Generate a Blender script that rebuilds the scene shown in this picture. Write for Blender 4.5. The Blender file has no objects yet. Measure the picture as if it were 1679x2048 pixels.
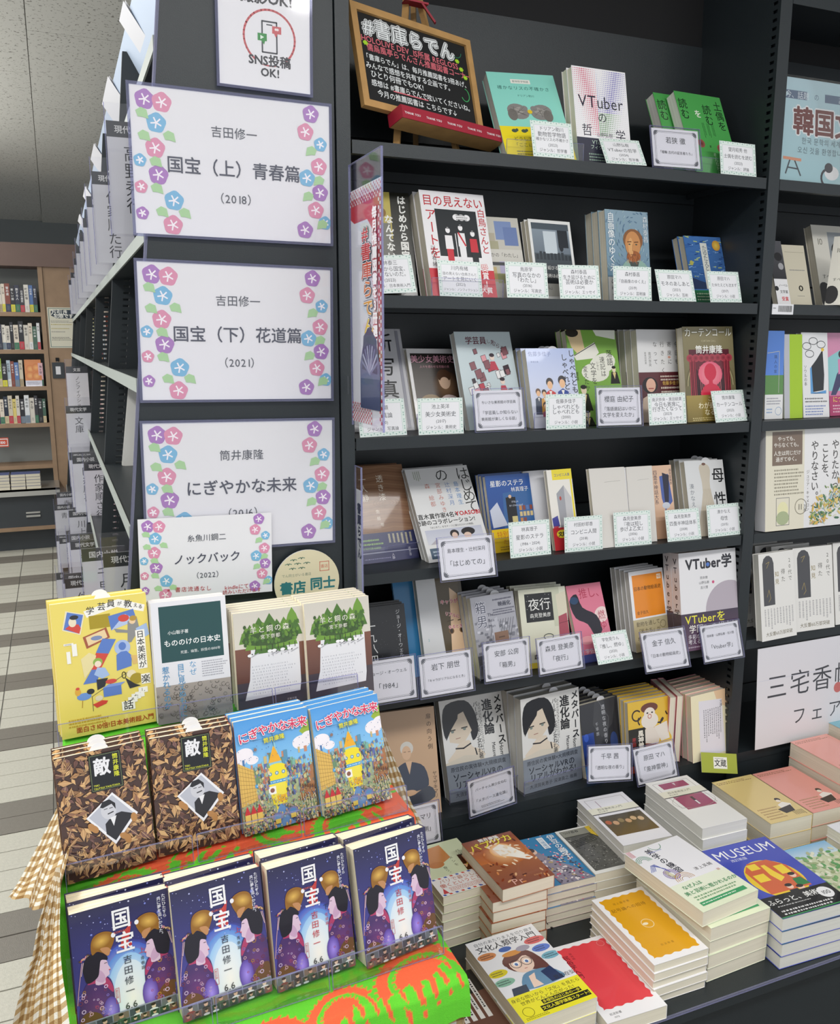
import bpy, math, random
from mathutils import Vector, Matrix
from mathutils.geometry import tessellate_polygon
PI = math.pi
SC = bpy.context.scene
COL = SC.collection
# ---------------------------------------------------------------- camera
FPX, YAW, PITCH = 1743.5, 0.39265, 0.18903
cam = bpy.data.objects.new('camera', bpy.data.cameras.new('camera'))
COL.objects.link(cam)
cam.location = (0, -1.4, 1.5)
cam.rotation_euler = (PI/2-PITCH, 0, -YAW)
cam.data.sensor_fit = 'HORIZONTAL'
cam.data.sensor_width = 36
cam.data.lens = 36*FPX/1679
cam.data.clip_start = .02
cam.data.clip_end = 60
SC.camera = cam
# ---------------------------------------------------------------- world and lamps
wd = bpy.data.worlds.new('room_air')
SC.world = wd
wd.use_nodes = True
wd.node_tree.nodes['Background'].inputs[0].default_value = (.93, .96, 1.0, 1)
wd.node_tree.nodes['Background'].inputs[1].default_value = .80
def lamp(name, loc, sx, sy, watt, rot=(0, 0, 0), col=(1, .985, .96)):
    L = bpy.data.lights.new(name, 'AREA')
    L.shape = 'RECTANGLE'; L.size = sx; L.size_y = sy; L.energy = watt; L.color = col
    o = bpy.data.objects.new(name, L); COL.objects.link(o)
    o.location = loc; o.rotation_euler = rot
    return o
lamp('ceiling_lamp', (.2, -1.5, 2.66), 1.3, .3, 20)
lamp('ceiling_lamp', (1.5, -1.7, 2.66), 1.3, .3, 22)
lamp('ceiling_lamp', (-1.0, .2, 2.66), .3, 1.3, 30)
lamp('ceiling_lamp', (-1.0, -1.6, 2.66), .3, 1.3, 14)
lamp('ceiling_lamp', (-1.2, 3.2, 2.66), .3, 1.3, 40)
lamp('ceiling_lamp', (-1.2, 5.0, 2.66), .3, .8, 14)
for xx, yy in ((-1.1, .4), (-1.2, 3.4)):        # unseen upward area lights, added to brighten the ceiling
    lamp('added_ceiling_fill', (xx, yy, 1.95), 1.2, 2.4, 34, (PI, 0, 0))
SC.view_settings.view_transform = 'Standard'
SC.view_settings.look = 'None'
SC.view_settings.exposure = .04
SC.view_settings.gamma = 1
SC.view_settings.use_curve_mapping = False
# ---------------------------------------------------------------- materials
def lin(h):
    if not isinstance(h, str): return tuple(h)
    h = h.lstrip('#')
    if len(h) == 3: h = ''.join(c*2 for c in h)
    r = []
    for i in (0, 2, 4):
        c = int(h[i:i+2], 16)/255
        r.append(c/12.92 if c <= .04045 else ((c+.055)/1.055)**2.4)
    return tuple(r)
def mat(name, col, rough=.5, metal=0, bump=0, bscale=200, var=0, vscale=8, coat=0):
    m = bpy.data.materials.new(name); m.use_nodes = True
    nt = m.node_tree; b = nt.nodes['Principled BSDF']
    c = lin(col)+(1,)
    b.inputs['Base Color'].default_value = c
    b.inputs['Roughness'].default_value = rough
    b.inputs['Metallic'].default_value = metal
    b.inputs['Coat Weight'].default_value = coat
    if bump or var:
        tc = nt.nodes.new('ShaderNodeTexCoord')
    if bump:
        n = nt.nodes.new('ShaderNodeTexNoise'); n.inputs['Scale'].default_value = bscale
        n.inputs['Detail'].default_value = 3
        nt.links.new(tc.outputs['Object'], n.inputs['Vector'])
        bp = nt.nodes.new('ShaderNodeBump'); bp.inputs['Strength'].default_value = bump
        bp.inputs['Distance'].default_value = .002
        nt.links.new(n.outputs['Fac'], bp.inputs['Height'])
        nt.links.new(bp.outputs['Normal'], b.inputs['Normal'])
    if var:
        n = nt.nodes.new('ShaderNodeTexNoise'); n.inputs['Scale'].default_value = vscale
        n.inputs['Detail'].default_value = 4
        nt.links.new(tc.outputs['Object'], n.inputs['Vector'])
        r = nt.nodes.new('ShaderNodeMapRange'); r.inputs['To Min'].default_value = 1-var; r.inputs['To Max'].default_value = 1+var
        nt.links.new(n.outputs['Fac'], r.inputs['Value'])
        mx = nt.nodes.new('ShaderNodeMix'); mx.data_type = 'RGBA'; mx.blend_type = 'MULTIPLY'
        mx.inputs[0].default_value = 1; mx.inputs[6].default_value = c
        nt.links.new(r.outputs[0], mx.inputs[7]); nt.links.new(mx.outputs[2], b.inputs['Base Color'])
    return m
def vmat(name, rough, coat=0, bump=0, bscale=600):      # colour of the print comes from the mesh's colour attribute
    m = mat(name, '#ffffff', rough, bump=bump, bscale=bscale, coat=coat)
    nt = m.node_tree
    a = nt.nodes.new('ShaderNodeAttribute'); a.attribute_name = 'Col'
    nt.links.new(a.outputs['Color'], nt.nodes['Principled BSDF'].inputs['Base Color'])
    return m
def clear(name, tint, face=.10, edge=False):
    m = bpy.data.materials.new(name); m.use_nodes = True
    nt = m.node_tree; nt.nodes.clear()
    out = nt.nodes.new('ShaderNodeOutputMaterial'); t = nt.nodes.new('ShaderNodeBsdfTransparent')
    g = nt.nodes.new('ShaderNodeBsdfGlossy') if not edge else nt.nodes.new('ShaderNodeBsdfPrincipled')
    t.inputs[0].default_value = lin(tint)+(1,)
    mx = nt.nodes.new('ShaderNodeMixShader')
    if edge:
        g.inputs['Base Color'].default_value = lin('#b4b6d4')+(1,); g.inputs['Roughness'].default_value = .2
        mx.inputs[0].default_value = face
    else:
        g.inputs['Roughness'].default_value = .06
        lw = nt.nodes.new('ShaderNodeLayerWeight'); lw.inputs[0].default_value = .25
        mr = nt.nodes.new('ShaderNodeMapRange'); mr.inputs['To Min'].default_value = face*.5; mr.inputs['To Max'].default_value = .28
        nt.links.new(lw.outputs['Fresnel'], mr.inputs['Value']); nt.links.new(mr.outputs[0], mx.inputs[0])
    nt.links.new(t.outputs[0], mx.inputs[1]); nt.links.new(g.outputs[0], mx.inputs[2]); nt.links.new(mx.outputs[0], out.inputs[0])
    return m
M = dict(
    black=mat('charcoal_painted_steel', (.018, .024, .028), .40, bump=.15, bscale=900, var=.15, vscale=6),
    dark=mat('dark_gap', (.004, .004, .005), .8),
    print=vmat('matt_print', .42), gloss=vmat('gloss_print', .25, coat=.25), chalk=vmat('chalk_marker', .8),
    cloth=vmat('printed_cotton', .9, bump=.5, bscale=900),
    clear=clear('clear_acrylic', '#fdfdfe', .08), edge=clear('acrylic_edge', '#dcdcf4', .3, True),
    film=clear('laminate_film', '#ffffff', .06), fedge=clear('laminate_rim', '#dcdeee', .18, True),
    white=mat('white_card', '#e4e4e8', .6), wood=mat('pine_wood', '#b98f58', .6, var=.25, vscale=40),
    oak=mat('brown_wood_veneer', '#9f846a', .45, var=.18, vscale=14), oakd=mat('dark_wood_fascia', '#77625a', .5, var=.1),
    grey=mat('grey_shelf_lining', '#8d9290', .7), slate=mat('slate_drawer', '#3d4247', .4, var=.1),
    steel=mat('brushed_steel', '#c8c8c4', .35, .8), wall=mat('grey_wall_paint', '#6f7474', .8, var=.05),
    ceil=mat('mineral_ceiling_board', '#b4b3ab', .9), fleck=mat('ceiling_fissure', '#7c7a72', .9),
    rail=mat('grey_price_rail', '#a9b0aa', .5), tlight=mat('light_floor_tile', '#c9c7ba', .45, bump=.3, bscale=400, var=.16, vscale=120),
    tdark=mat('dark_floor_tile', '#7f7a71', .45, bump=.3, bscale=400, var=.12, vscale=90),
    grout=mat('grey_grout', '#77756f', .8), red=mat('red_ribbon', '#a01e34', .55),
    pale=mat('pale_blue_header_board', '#c3d2e6', .5), board=mat('blackboard_face', '#101113', .6),
)
def pagemat(name, c1, c2):
    m = bpy.data.materials.new(name); m.use_nodes = True; nt = m.node_tree; b = nt.nodes['Principled BSDF']
    tc = nt.nodes.new('ShaderNodeTexCoord'); mp = nt.nodes.new('ShaderNodeMapping'); mp.inputs['Scale'].default_value = (3, 900, 3)
    n = nt.nodes.new('ShaderNodeTexNoise'); n.inputs['Scale'].default_value = 1; n.inputs['Detail'].default_value = 2
    nt.links.new(tc.outputs['Object'], mp.inputs[0]); nt.links.new(mp.outputs[0], n.inputs['Vector'])
    mx = nt.nodes.new('ShaderNodeMix'); mx.data_type = 'RGBA'
    mx.inputs[6].default_value = lin(c1)+(1,); mx.inputs[7].default_value = lin(c2)+(1,)
    nt.links.new(n.outputs['Fac'], mx.inputs[0]); nt.links.new(mx.outputs[2], b.inputs['Base Color'])
    b.inputs['Roughness'].default_value = .8
    return m
M['page'] = pagemat('cream_page_edges', '#c9c1ab', '#f6efdc')
M['pagew'] = pagemat('white_page_edges', '#bdbcb4', '#efeee6')
M['pagey'] = pagemat('warm_page_edges', '#e6d7b4', '#fff6dd')
# ---------------------------------------------------------------- mesh helpers
class MB:
    def __init__(s): s.v = []; s.f = []; s.c = []
    def box(s, x0, y0, z0, x1, y1, z1, col=None, mtx=None):
        n = len(s.v)
        p = [(x0,y0,z0),(x1,y0,z0),(x1,y1,z0),(x0,y1,z0),(x0,y0,z1),(x1,y0,z1),(x1,y1,z1),(x0,y1,z1)]
        if mtx: p = [tuple(mtx @ Vector(q)) for q in p]
        s.v += p
        for f in ((0,3,2,1),(4,5,6,7),(0,1,5,4),(1,2,6,5),(2,3,7,6),(3,0,4,7)):
            s.f.append([n+i for i in f]); s.c.append(col)
        return s
    def prism(s, pts, y0, y1, col=None):        # outline in XZ, pushed along Y
        n = len(s.v); k = len(pts)
        s.v += [(x, y0, z) for x, z in pts]+[(x, y1, z) for x, z in pts]
        s.f.append([n+i for i in range(k)]); s.f.append([n+k+i for i in reversed(range(k))]); s.c += [col, col]
        for i in range(k):
            j = (i+1) % k; s.f.append([n+i, n+k+i, n+k+j, n+j]); s.c.append(col)
        return s
    def quad(s, a, b, c, d, col=None):
        n = len(s.v); s.v += [tuple(a), tuple(b), tuple(c), tuple(d)]; s.f.append([n, n+1, n+2, n+3]); s.c.append(col)
        return s
    def build(s, name, m, parent=None, smooth=False):
        me = bpy.data.meshes.new(name); me.from_pydata(s.v, [], s.f)
        if any(c is not None for c in s.c):
            at_ = me.color_attributes.new('Col', 'FLOAT_COLOR', 'CORNER'); k = 0; buf = []
            for f, c in zip(s.f, s.c): buf += (list(lin(c or '#ffffff'))+[1])*len(f)
            at_.data.foreach_set('color', buf)
        me.materials.append(M[m] if isinstance(m, str) else m)
        if smooth: me.polygons.foreach_set('use_smooth', [True]*len(me.polygons))
        o = bpy.data.objects.new(name, me); COL.objects.link(o)
        if parent: o.parent = parent
        return o
def tag(o, label=None, cat=None, group=None, kind=None):
    if label: o['label'] = label
    if cat: o['category'] = cat
    if group: o['group'] = group
    if kind: o['kind'] = kind
    return o
def empty(name, mtx, label, cat, group=None):
    o = bpy.data.objects.new(name, None); o.empty_display_size = .03; COL.objects.link(o)
    o.matrix_world = mtx
    return tag(o, label, cat, group)
def pose(x, y, z, yaw=0, lean=0, roll=0):
    return Matrix.Translation((x, y, z)) @ Matrix.Rotation(yaw, 4, 'Z') @ Matrix.Rotation(-lean, 4, 'X') @ Matrix.Rotation(-roll, 4, 'Y')
def copy_tree(o, mtx=None, parent=None):
    c = o.copy(); COL.objects.link(c)
    if parent: c.parent = parent; c.matrix_parent_inverse = o.matrix_parent_inverse.copy()
    if mtx is not None: c.matrix_world = mtx
    for ch in KIDS.get(o.name, []):
        KIDS.setdefault(c.name, []).append(copy_tree(ch, None, c))
    return c
KIDS = {}
def kid(p, o): KIDS.setdefault(p.name, []).append(o); return o
cY, sY, cP, sP = math.cos(YAW), math.sin(YAW), math.cos(PITCH), math.sin(PITCH)
F_, R_ = Vector((sY*cP, cY*cP, -sP)), Vector((cY, -sY, 0)); U_ = R_.cross(F_); EYE = Vector((0, -1.4, 1.5))
def at(px, py, Y):                      # world point on the upright plane Y that a pixel of the photograph shows
    d = F_+R_*((px-839.5)/FPX)-U_*((py-1024)/FPX); return EYE+d*((Y+1.4)/d.y)
# ---------------------------------------------------------------- glyphs and flat print
_cu = bpy.data.curves.new('glyph', 'FONT'); _go = bpy.data.objects.new('glyph', _cu); _cu.resolution_u = 2
GL = {}
def glyph(ch, b):
    k = (ch, b)
    if k not in GL:
        _cu.body = ch; _cu.offset = b
        me = bpy.data.meshes.new_from_object(_go)
        v = [(p.co.x, p.co.y) for p in me.vertices]; f = [tuple(p.vertices) for p in me.polygons]
        bpy.data.meshes.remove(me)
        x1 = max((p[0] for p in v), default=.25)
        wide = ord(ch) > 0x2000
        GL[k] = (v, f, 1.0 if wide else x1+.06)
    return GL[k]
class Cv:
    """flat print: shapes laid over one another on a sheet w x h metres; x right 0..1, y down 0..1; every shape sits a hair in front of the last"""
    def __init__(s, w, h, bg=None, seed=1):
        s.w, s.h = w, h; s.v = []; s.f = []; s.c = []; s.k = 0; s.rnd = random.Random(seed)
        if bg: s.R(0, 0, 1, 1, bg)
    def add(s, pts, faces, cols, big=0, sub=0):
        s.yy = getattr(s, 'yy', .00004)+(.000012 if s.k < 50 or big else .000002); s.k += 1
        n = len(s.v); y = -s.yy
        if sub: s.v += [(px, y-.0000025*(i//sub), pz) for i, (px, pz) in enumerate(pts)]; s.yy += .0000025*(len(pts)//sub)
        else: s.v += [(px, y, pz) for px, pz in pts]
        for f in faces:
            s.f.append([n+i for i in f]); s.c.append([cols[i] for i in f] if isinstance(cols, list) else cols)
    def q(s, x, y): return (min(max(x, 0), 1)*s.w, s.h-min(max(y, 0), 1)*s.h)
    def R(s, x0, y0, x1, y1, c): s.add([s.q(x0,y1), s.q(x1,y1), s.q(x1,y0), s.q(x0,y0)], [(0,1,2,3)], lin(c))
    def G(s, x0, y0, x1, y1, ct, cb, n=1):
        a, b = lin(ct), lin(cb); s.add([s.q(x0,y1), s.q(x1,y1), s.q(x1,y0), s.q(x0,y0)], [(0,1,2,3)], [b, b, a, a])
    def P(s, pts, c, sm=0):
        if sm:
            n = len(pts); o = []
            for i in range(n):
                a, b, d, e = pts[i-1], pts[i], pts[(i+1) % n], pts[(i+2) % n]
                for k in range(sm):
                    t = k/sm; o.append(tuple(.5*((2*b[m])+(d[m]-a[m])*t+(2*a[m]-5*b[m]+4*d[m]-e[m])*t*t+(3*b[m]-a[m]-3*d[m]+e[m])*t**3) for m in (0, 1)))
            pts = o
        p = [s.q(*t) for t in pts]
        tri = tessellate_polygon([[Vector((a, b, 0)) for a, b in p]])
        s.add(p, [tuple(t) if Vector((p[t[1]][0]-p[t[0]][0], p[t[1]][1]-p[t[0]][1])).cross(Vector((p[t[2]][0]-p[t[0]][0], p[t[2]][1]-p[t[0]][1]))) > 0 else (t[0], t[2], t[1]) for t in tri], lin(c))
    def E(s, cx, cy, rx, ry, c, rot=0, n=18, cin=None):
        ca, sa = math.cos(rot), math.sin(rot); p = []
        for i in range(n):
            a = 2*PI*i/n; x, z = rx*math.cos(a), ry*math.sin(a)
            X = cx*s.w+(x*ca-z*sa)*s.w; Z = s.h-cy*s.h+(x*sa+z*ca)*s.w
            p.append((min(max(X, 0), s.w), min(max(Z, 0), s.h)))
        if cin:
            o, i_ = lin(c), lin(cin); p.append((min(max(cx*s.w,0),s.w), min(max(s.h-cy*s.h,0),s.h)))
            s.add(p, [(i, (i+1) % n, n) for i in range(n)], [o]*n+[i_])
        else: s.add(p, [tuple(range(n))], lin(c))
    def L(s, pts, wd, c):
        p = [(x*s.w, s.h-y*s.h) for x, y in pts]; wd *= s.w/2; P_ = []; F = []
        for (x0, z0), (x1, z1) in zip(p, p[1:]):
            dx, dz = x1-x0, z1-z0; l = math.hypot(dx, dz) or 1; nx, nz = -dz/l*wd, dx/l*wd; ex, ez = dx/l*wd*.5, dz/l*wd*.5
            n = len(P_); P_ += [(x0+nx-ex, z0+nz-ez), (x0-nx-ex, z0-nz-ez), (x1-nx+ex, z1-nz+ez), (x1+nx+ex, z1+nz+ez)]; F.append((n, n+1, n+2, n+3))
        P_ = [(min(max(a, 0), s.w), min(max(b, 0), s.h)) for a, b in P_]
        s.add(P_, F, lin(c))
    def O(s, cx, cy, r, wd, c, ry=None, n=24, a0=0, a1=2*PI):
        ry = ry or r
        s.L([(cx+r*math.cos(a0+(a1-a0)*i/n), cy+ry*s.w/s.h*math.sin(a0+(a1-a0)*i/n)) for i in range(n+1)], wd, c)
    def T(s, t, x, y, sz, c, al='c', v=0, b=0, rot=0, asp=1, sp=1, out=None, ow=.05):
        """text: x, y = centre line (across) or centre top (down, v=1); sz = em height over the sheet's width"""
        if out: s.T(t, x, y, sz, out, al, v, b+ow, rot, asp, sp)
        bold = b if b > .008 else 0; b = 0
        e = sz*s.w; ca, sa = math.cos(rot), math.sin(rot); P_ = []; F = []; X0, Z0 = x*s.w, s.h-y*s.h
        gl = [(ch, glyph(ch, b)) for ch in t]
        if v:
            z = 0
            for ch, (gv, gf, ad) in gl:
                n = len(P_)
                for gx, gy in gv:
                    if ch in 'ー「」『』（）()―…～': px, pz = gy-.38, -(gx-.5)-.5
                    else: px, pz = gx-ad/2, gy-.88
                    if ch in '、。': px += .6; pz += .55
                    px *= e*asp; pz = pz*e+z
                    P_.append((X0+px*ca-pz*sa, Z0+px*sa+pz*ca))
                F += [tuple(n+i for i in f) for f in gf]; z -= e*sp
        else:
            W = sum(g[2] for _, g in gl)*e*asp*sp; x_ = {'c': -W/2, 'l': 0, 'r': -W}[al]
            for ch, (gv, gf, ad) in gl:
                n = len(P_)
                for gx, gy in gv:
                    px, pz = gx*e*asp+x_, (gy-.38)*e
                    P_.append((X0+px*ca-pz*sa, Z0+px*sa+pz*ca))
                F += [tuple(n+i for i in f) for f in gf]; x_ += ad*e*asp*sp
        n = 0
        if bold and F:
            k = 4 if bold < .03 else 8; n = len(P_); B = list(P_); P_ = []; F0 = F; F = []
            for i in range(k):
                an = 2*PI*(i+.5)/k; P_ += [(a+bold*e*math.cos(an), q_+bold*e*math.sin(an)) for a, q_ in B]; F += [tuple(n*i+j for j in f) for f in F0]
        P_ = [(min(max(a, 0), s.w), min(max(q_, 0), s.h)) for a, q_ in P_]
        if F: s.add(P_, F, lin(c), 1, n)
    def S(s, x0, y0, x1, y1, n, c, v=0, d=.62):        # lines of print too small to read
        P_ = []; F = []
        for i in range(n):
            f0 = (i+.5)/n; t = 0.; end = s.rnd.uniform(.75, 1)
            while t < end:
                l = s.rnd.uniform(.02, .07)
                th = .26/n*s.rnd.uniform(.7, 1)
                if v: xa, xb, ya, yb = x1+(x0-x1)*(f0-th), x1+(x0-x1)*(f0+th), y0+(y1-y0)*t, y0+(y1-y0)*min(t+l*d, 1)
                else: xa, xb, ya, yb = x0+(x1-x0)*t, x0+(x1-x0)*min(t+l*d, 1), y0+(y1-y0)*(f0-th), y0+(y1-y0)*(f0+th)
                k = len(P_); P_ += [s.q(xa, yb), s.q(xb, yb), s.q(xb, ya), s.q(xa, ya)]; F.append((k, k+1, k+2, k+3)); t += l
        s.add(P_, F, lin(c))
    def mesh(s, name, m):
        me = bpy.data.meshes.new(name); me.from_pydata(s.v, [], s.f); buf = []
        a = me.color_attributes.new('Col', 'FLOAT_COLOR', 'CORNER')
        for f, c in zip(s.f, s.c):
            if isinstance(c, list):
                for q in c: buf += list(q)+[1]
            else: buf += (list(c)+[1])*len(f)
        a.data.foreach_set('color', buf); me.materials.append(M[m]); return me
    def build(s, name, parent=None, m='print', mtx=None):
        o = bpy.data.objects.new(name, s.mesh(name, m)); COL.objects.link(o)
        if parent: o.parent = parent
        if mtx: o.matrix_local = mtx
        return o
# ---------------------------------------------------------------- books and cards
def make_book(w, h, t, draw, mtx, label, cat='book', name='paperback_book', cover='#f2f0ea', spine=None, page='page', obi=None, group=None, gloss=True, spdraw=None, seed=1, left=False, slip=0, splay=1):
    """a book standing upright in its own frame: front cover on XZ facing -Y, spine at +X, page edges on the other three sides"""
    r = empty(name, mtx, label, cat, group); tc = .0006
    b = MB(); sc = spine or cover
    b.box(0, 0, 0, w, tc, h, cover)
    if splay == 1: b.box(0, t-tc, 0, w, t, h, cover)
    else: b.box(0, -tc, 0, math.hypot(w, t*(splay-1)), 0, h, cover, Matrix.Translation((0, t*splay, 0)) @ Matrix.Rotation(-math.atan2(t*(splay-1), w), 4, 'Z'))
    b.box(0 if left else w-tc, tc, 0, tc if left else w, t-tc, h, sc)
    kid(r, b.build('cover', 'gloss' if gloss else 'print', r))
    if splay != 1:
        g = MB()
        for i in range(5):          # leaves stand in loose gatherings that open towards the fore edge
            f0, f1 = i/5, (i+.94)/5; y0, y1 = tc+(t*splay-2*tc)*f0, tc+(t*splay-2*tc)*f1; z0, z1 = tc+(t-2*tc)*i/5, tc+(t-2*tc)*(i+1)/5; n = len(g.v); q = h-.0012-.0006*(i % 2)
            g.v += [(.0012, y0, .0008), (w-tc, z0, .0008), (w-tc, z1, .0008), (.0012, y1, .0008), (.0012, y0, q), (w-tc, z0, q), (w-tc, z1, q), (.0012, y1, q)]
            for f in ((0,3,2,1),(4,5,6,7),(0,1,5,4),(1,2,6,5),(2,3,7,6),(3,0,4,7)): g.f.append([n+j for j in f]); g.c.append(None)
        kid(r, g.build('page_block', page, r))
    else: kid(r, MB().box(tc if left else .0012, tc, .0008, w-(.0012 if left else tc), t-tc, h-.0012).build('page_block', page, r))
    c = Cv(w, h, None, seed); draw(c); cp = KIDS[r.name][0]
    o = c.build('cover_print', cp, 'gloss' if gloss else 'print'); kid(cp, o)
    if spdraw:
        c2 = Cv(t, h, sc, seed); spdraw(c2)
        kid(cp, c2.build('spine_print', cp, 'gloss', (Matrix.Translation((0, t, 0)) @ Matrix.Rotation(-PI/2, 4, 'Z')) if left else (Matrix.Translation((w, 0, 0)) @ Matrix.Rotation(PI/2, 4, 'Z'))))
    if slip:
        a = .011; kid(r, MB().prism([(w*slip+a*math.cos(i*PI/10), h-.0012+a*.75*math.sin(i*PI/10)) for i in range(11)], t*.5, t*.5+.0003).build('order_slip', 'white', r))
    if obi:
        oh, oc, od = obi; oh *= h
        q = MB().box(-.0002, -.0009, 0, w+.0004, -.0006, oh, oc).box(w+.0001, -.0006, 0, w+.0004, t, oh, oc)
        ob = kid(r, q.build('paper_band', 'print', r))
        c3 = Cv(w, oh, oc, seed+3); od(c3)
        kid(ob, c3.build('band_print', ob, 'gloss', Matrix.Translation((0, -.0009, 0))))
    return r
def card(w, h, draw, mtx, label, kind='G', group=None, hook=0):
    r = empty('title_card', mtx, label, 'label card', group)
    kid(r, MB().box(0, 0, 0, w, .0006, h).build('card_sheet', 'white', r))
    c = Cv(w, h); draw(c); kid(KIDS[r.name][0], c.build('card_print', KIDS[r.name][0], 'print'))
    if kind == 'F':
        m_ = .0035
        kid(r, MB().box(-m_, -.0022, -m_, w+m_, -.001, h+m_).build('clear_sleeve', 'clear', r))
        e = MB()
        for a in ((-m_, -.0024, -m_, -m_+.0007, .0008, h+m_), (w+m_-.0007, -.0024, -m_, w+m_, .0008, h+m_), (-m_, -.0024, -m_, w+m_, .0008, -m_+.0007), (-m_, -.0024, h+m_-.0007, w+m_, .0008, h+m_)): e.box(*a)
        kid(r, e.build('sleeve_edge', 'edge', r))
    s = MB()
    if hook: s.box(w*.3, .0008, h*.02, w*.7, .002, h*.8).box(w*.3, .0008, h*.02, w*.7, hook, h*.02+.0012)
    else:
        s.box(w*.2, .001, 0, w*.8, .0022, h*.5).box(w*.2, .001, 0, w*.8, .03, .0012)
    kid(r, s.build('clear_stand', 'clear', r))
    return r
# ================================================================ prints: cards and signs
INK = '#33363e'
def fit(t, mx=.115, wid=.82): return min(mx, wid/max(1, sum(1 if ord(c) > 0x2000 else .62 for c in t)))
def gcard(*ln):
    def d(c):
        c.R(0, 0, 1, 1, '#dde8e3')
        r = c.rnd; P_ = []; F = []
        def tri(x, y, s, up):
            n = len(P_); a = c.w/c.h; P_.extend([c.q(x-s, y), c.q(x+s, y), c.q(x, y+(s if up else -s)*1.6*a)]); F.append((n, n+1, n+2))
        for i in range(15):
            x = .035+i*.067
            for yy in (.045, .955): tri(x, yy-.02, .02, i % 2)
        for i in range(10):
            y = .09+i*.092
            for xx in (.035, .965): tri(xx, y, .02, i % 2)
        c.add(P_, F, lin('#8db3a8'))
        c.R(.075, .105, .925, .895, '#b7cbc4'); c.R(.082, .115, .918, .885, '#e8e8ec')
        n = len(ln); ys = {3: (.27, .5, .75), 4: (.23, .44, .63, .8), 5: (.2, .36, .5, .65, .8)}[n]
        for i, t in enumerate(ln):
            mx = .115 if 0 < i < n-1 and not t.startswith('(') else (.1 if i == 0 else .085)
            c.T(t, .5, ys[i], fit(t, mx, .8), INK, b=.004)
    return d
def fcard(a, *ti, note=0):
    def d(c):
        c.R(0, 0, 1, 1, '#e6e5ec')
        for o, wd in ((.06, .008), (.085, .004)):
            p = [(o, o*1.2), (1-o, o*1.2), (1-o, 1-o*1.2), (o, 1-o*1.2), (o, o*1.2)]; c.L(p, wd, '#50525a')
        for sx in (0, 1):
            for sy in (0, 1):
                for k in range(5):
                    an = k*PI/8; l = .1
                    x0, y0 = (.05 if sx == 0 else .95), (.07 if sy == 0 else .93); dx = 1 if sx == 0 else -1; dy = 1 if sy == 0 else -1
                    c.E(x0+dx*math.cos(an)*l*.5, y0+dy*math.sin(an)*l*.7, .04, .011, '#5b5d66', rot=-dx*dy*an, n=8)
        c.T(a, .5, .3, fit(a, .13, .72), INK)
        ys = (.62,) if len(ti) == 1 else (.56, .72)
        for t, y in zip(ti, ys): c.T(t, .5, y, fit(t, .125, .78), INK)
        if note: c.S(.25, .78, .78, .86, 2, '#666')
    return d
PNK, BLU, PUR, GRN = '#d98fae', '#79b4da', '#a878bd', '#a9cf9f'
def sign(author, title, year, tsz=.085, note=False):
    def d(c):
        c.G(0, 0, 1, 1, '#e3e2e7', '#e5e4ec')
        def fl(x, y, col, r=.045):
            P5 = [(x+r*(1+.06*math.cos(5*t*PI/12+1))*math.cos(t*PI/12), y+r*(1+.06*math.cos(5*t*PI/12+1))*math.sin(t*PI/12)*c.w/c.h) for t in range(24)]; c.P(P5, col)
            for k in range(5):
                a = k*2*PI/5+.5; c.L([(x, y), (x+math.cos(a)*r*.55, y+math.sin(a)*r*.55*c.w/c.h)], .007, '#f4eef6')
        def lf(x, y, s=1): c.P([(x-.03, y-.01), (x-.005, y-.035), (x+.022, y-.02), (x+.03, y+.04), (x, y+.03), (x-.02, y+.03)][::1 if s > 0 else -1] if s > 0 else [(x+.03, y-.01), (x+.005, y-.035), (x-.022, y-.02), (x-.03, y+.04), (x, y+.03), (x+.02, y+.03)], GRN)
        for x, y, k in ((.07, .09, PUR), (.15, .1, PNK), (.12, .24, BLU), (.11, .41, PNK), (.12, .59, PUR), (.19, .76, BLU), (.18, .93, PNK), (.035, .5, BLU), (.035, .68, PNK), (.035, .86, PUR)):
            fl(x, y, k, .046 if x > .05 else .03)
        for x, y in ((.055, .18), (.06, .33), (.18, .32), (.11, .5), (.11, .68), (.13, .84), (.24, .84)): lf(x, y)
        for x, y, k in ((.9, .07, PUR), (.87, .2, PNK), (.95, .28, BLU), (.94, .44, PNK), (.875, .53, BLU), (.945, .63, PUR), (.92, .76, PNK), (.86, .91, PUR), (.97, .85, BLU)):
            fl(x, y, k, .042 if x < .95 else .034)
        for x, y in ((.9, .33), (.94, .54), (.88, .66), (.955, .86)): lf(x, y, -1)
        c.T(author, .5, .26, .058, '#4d505c', sp=1.02); c.T(title, .5, .51, tsz, '#45485a', b=.012); c.T(year, .5, .72, .056, '#4d505c', sp=1.05)
        if note:
            c.T('※ 書店流通なし', .36, .88, .042, '#b8323c', sp=1.1, b=.006, rot=-.03); c.T('kindleにて', .72, .9, .042, '#b8323c', b=.006); c.T('読みいただけます', .76, .96, .038, '#b8323c', b=.006)
    return d
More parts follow.
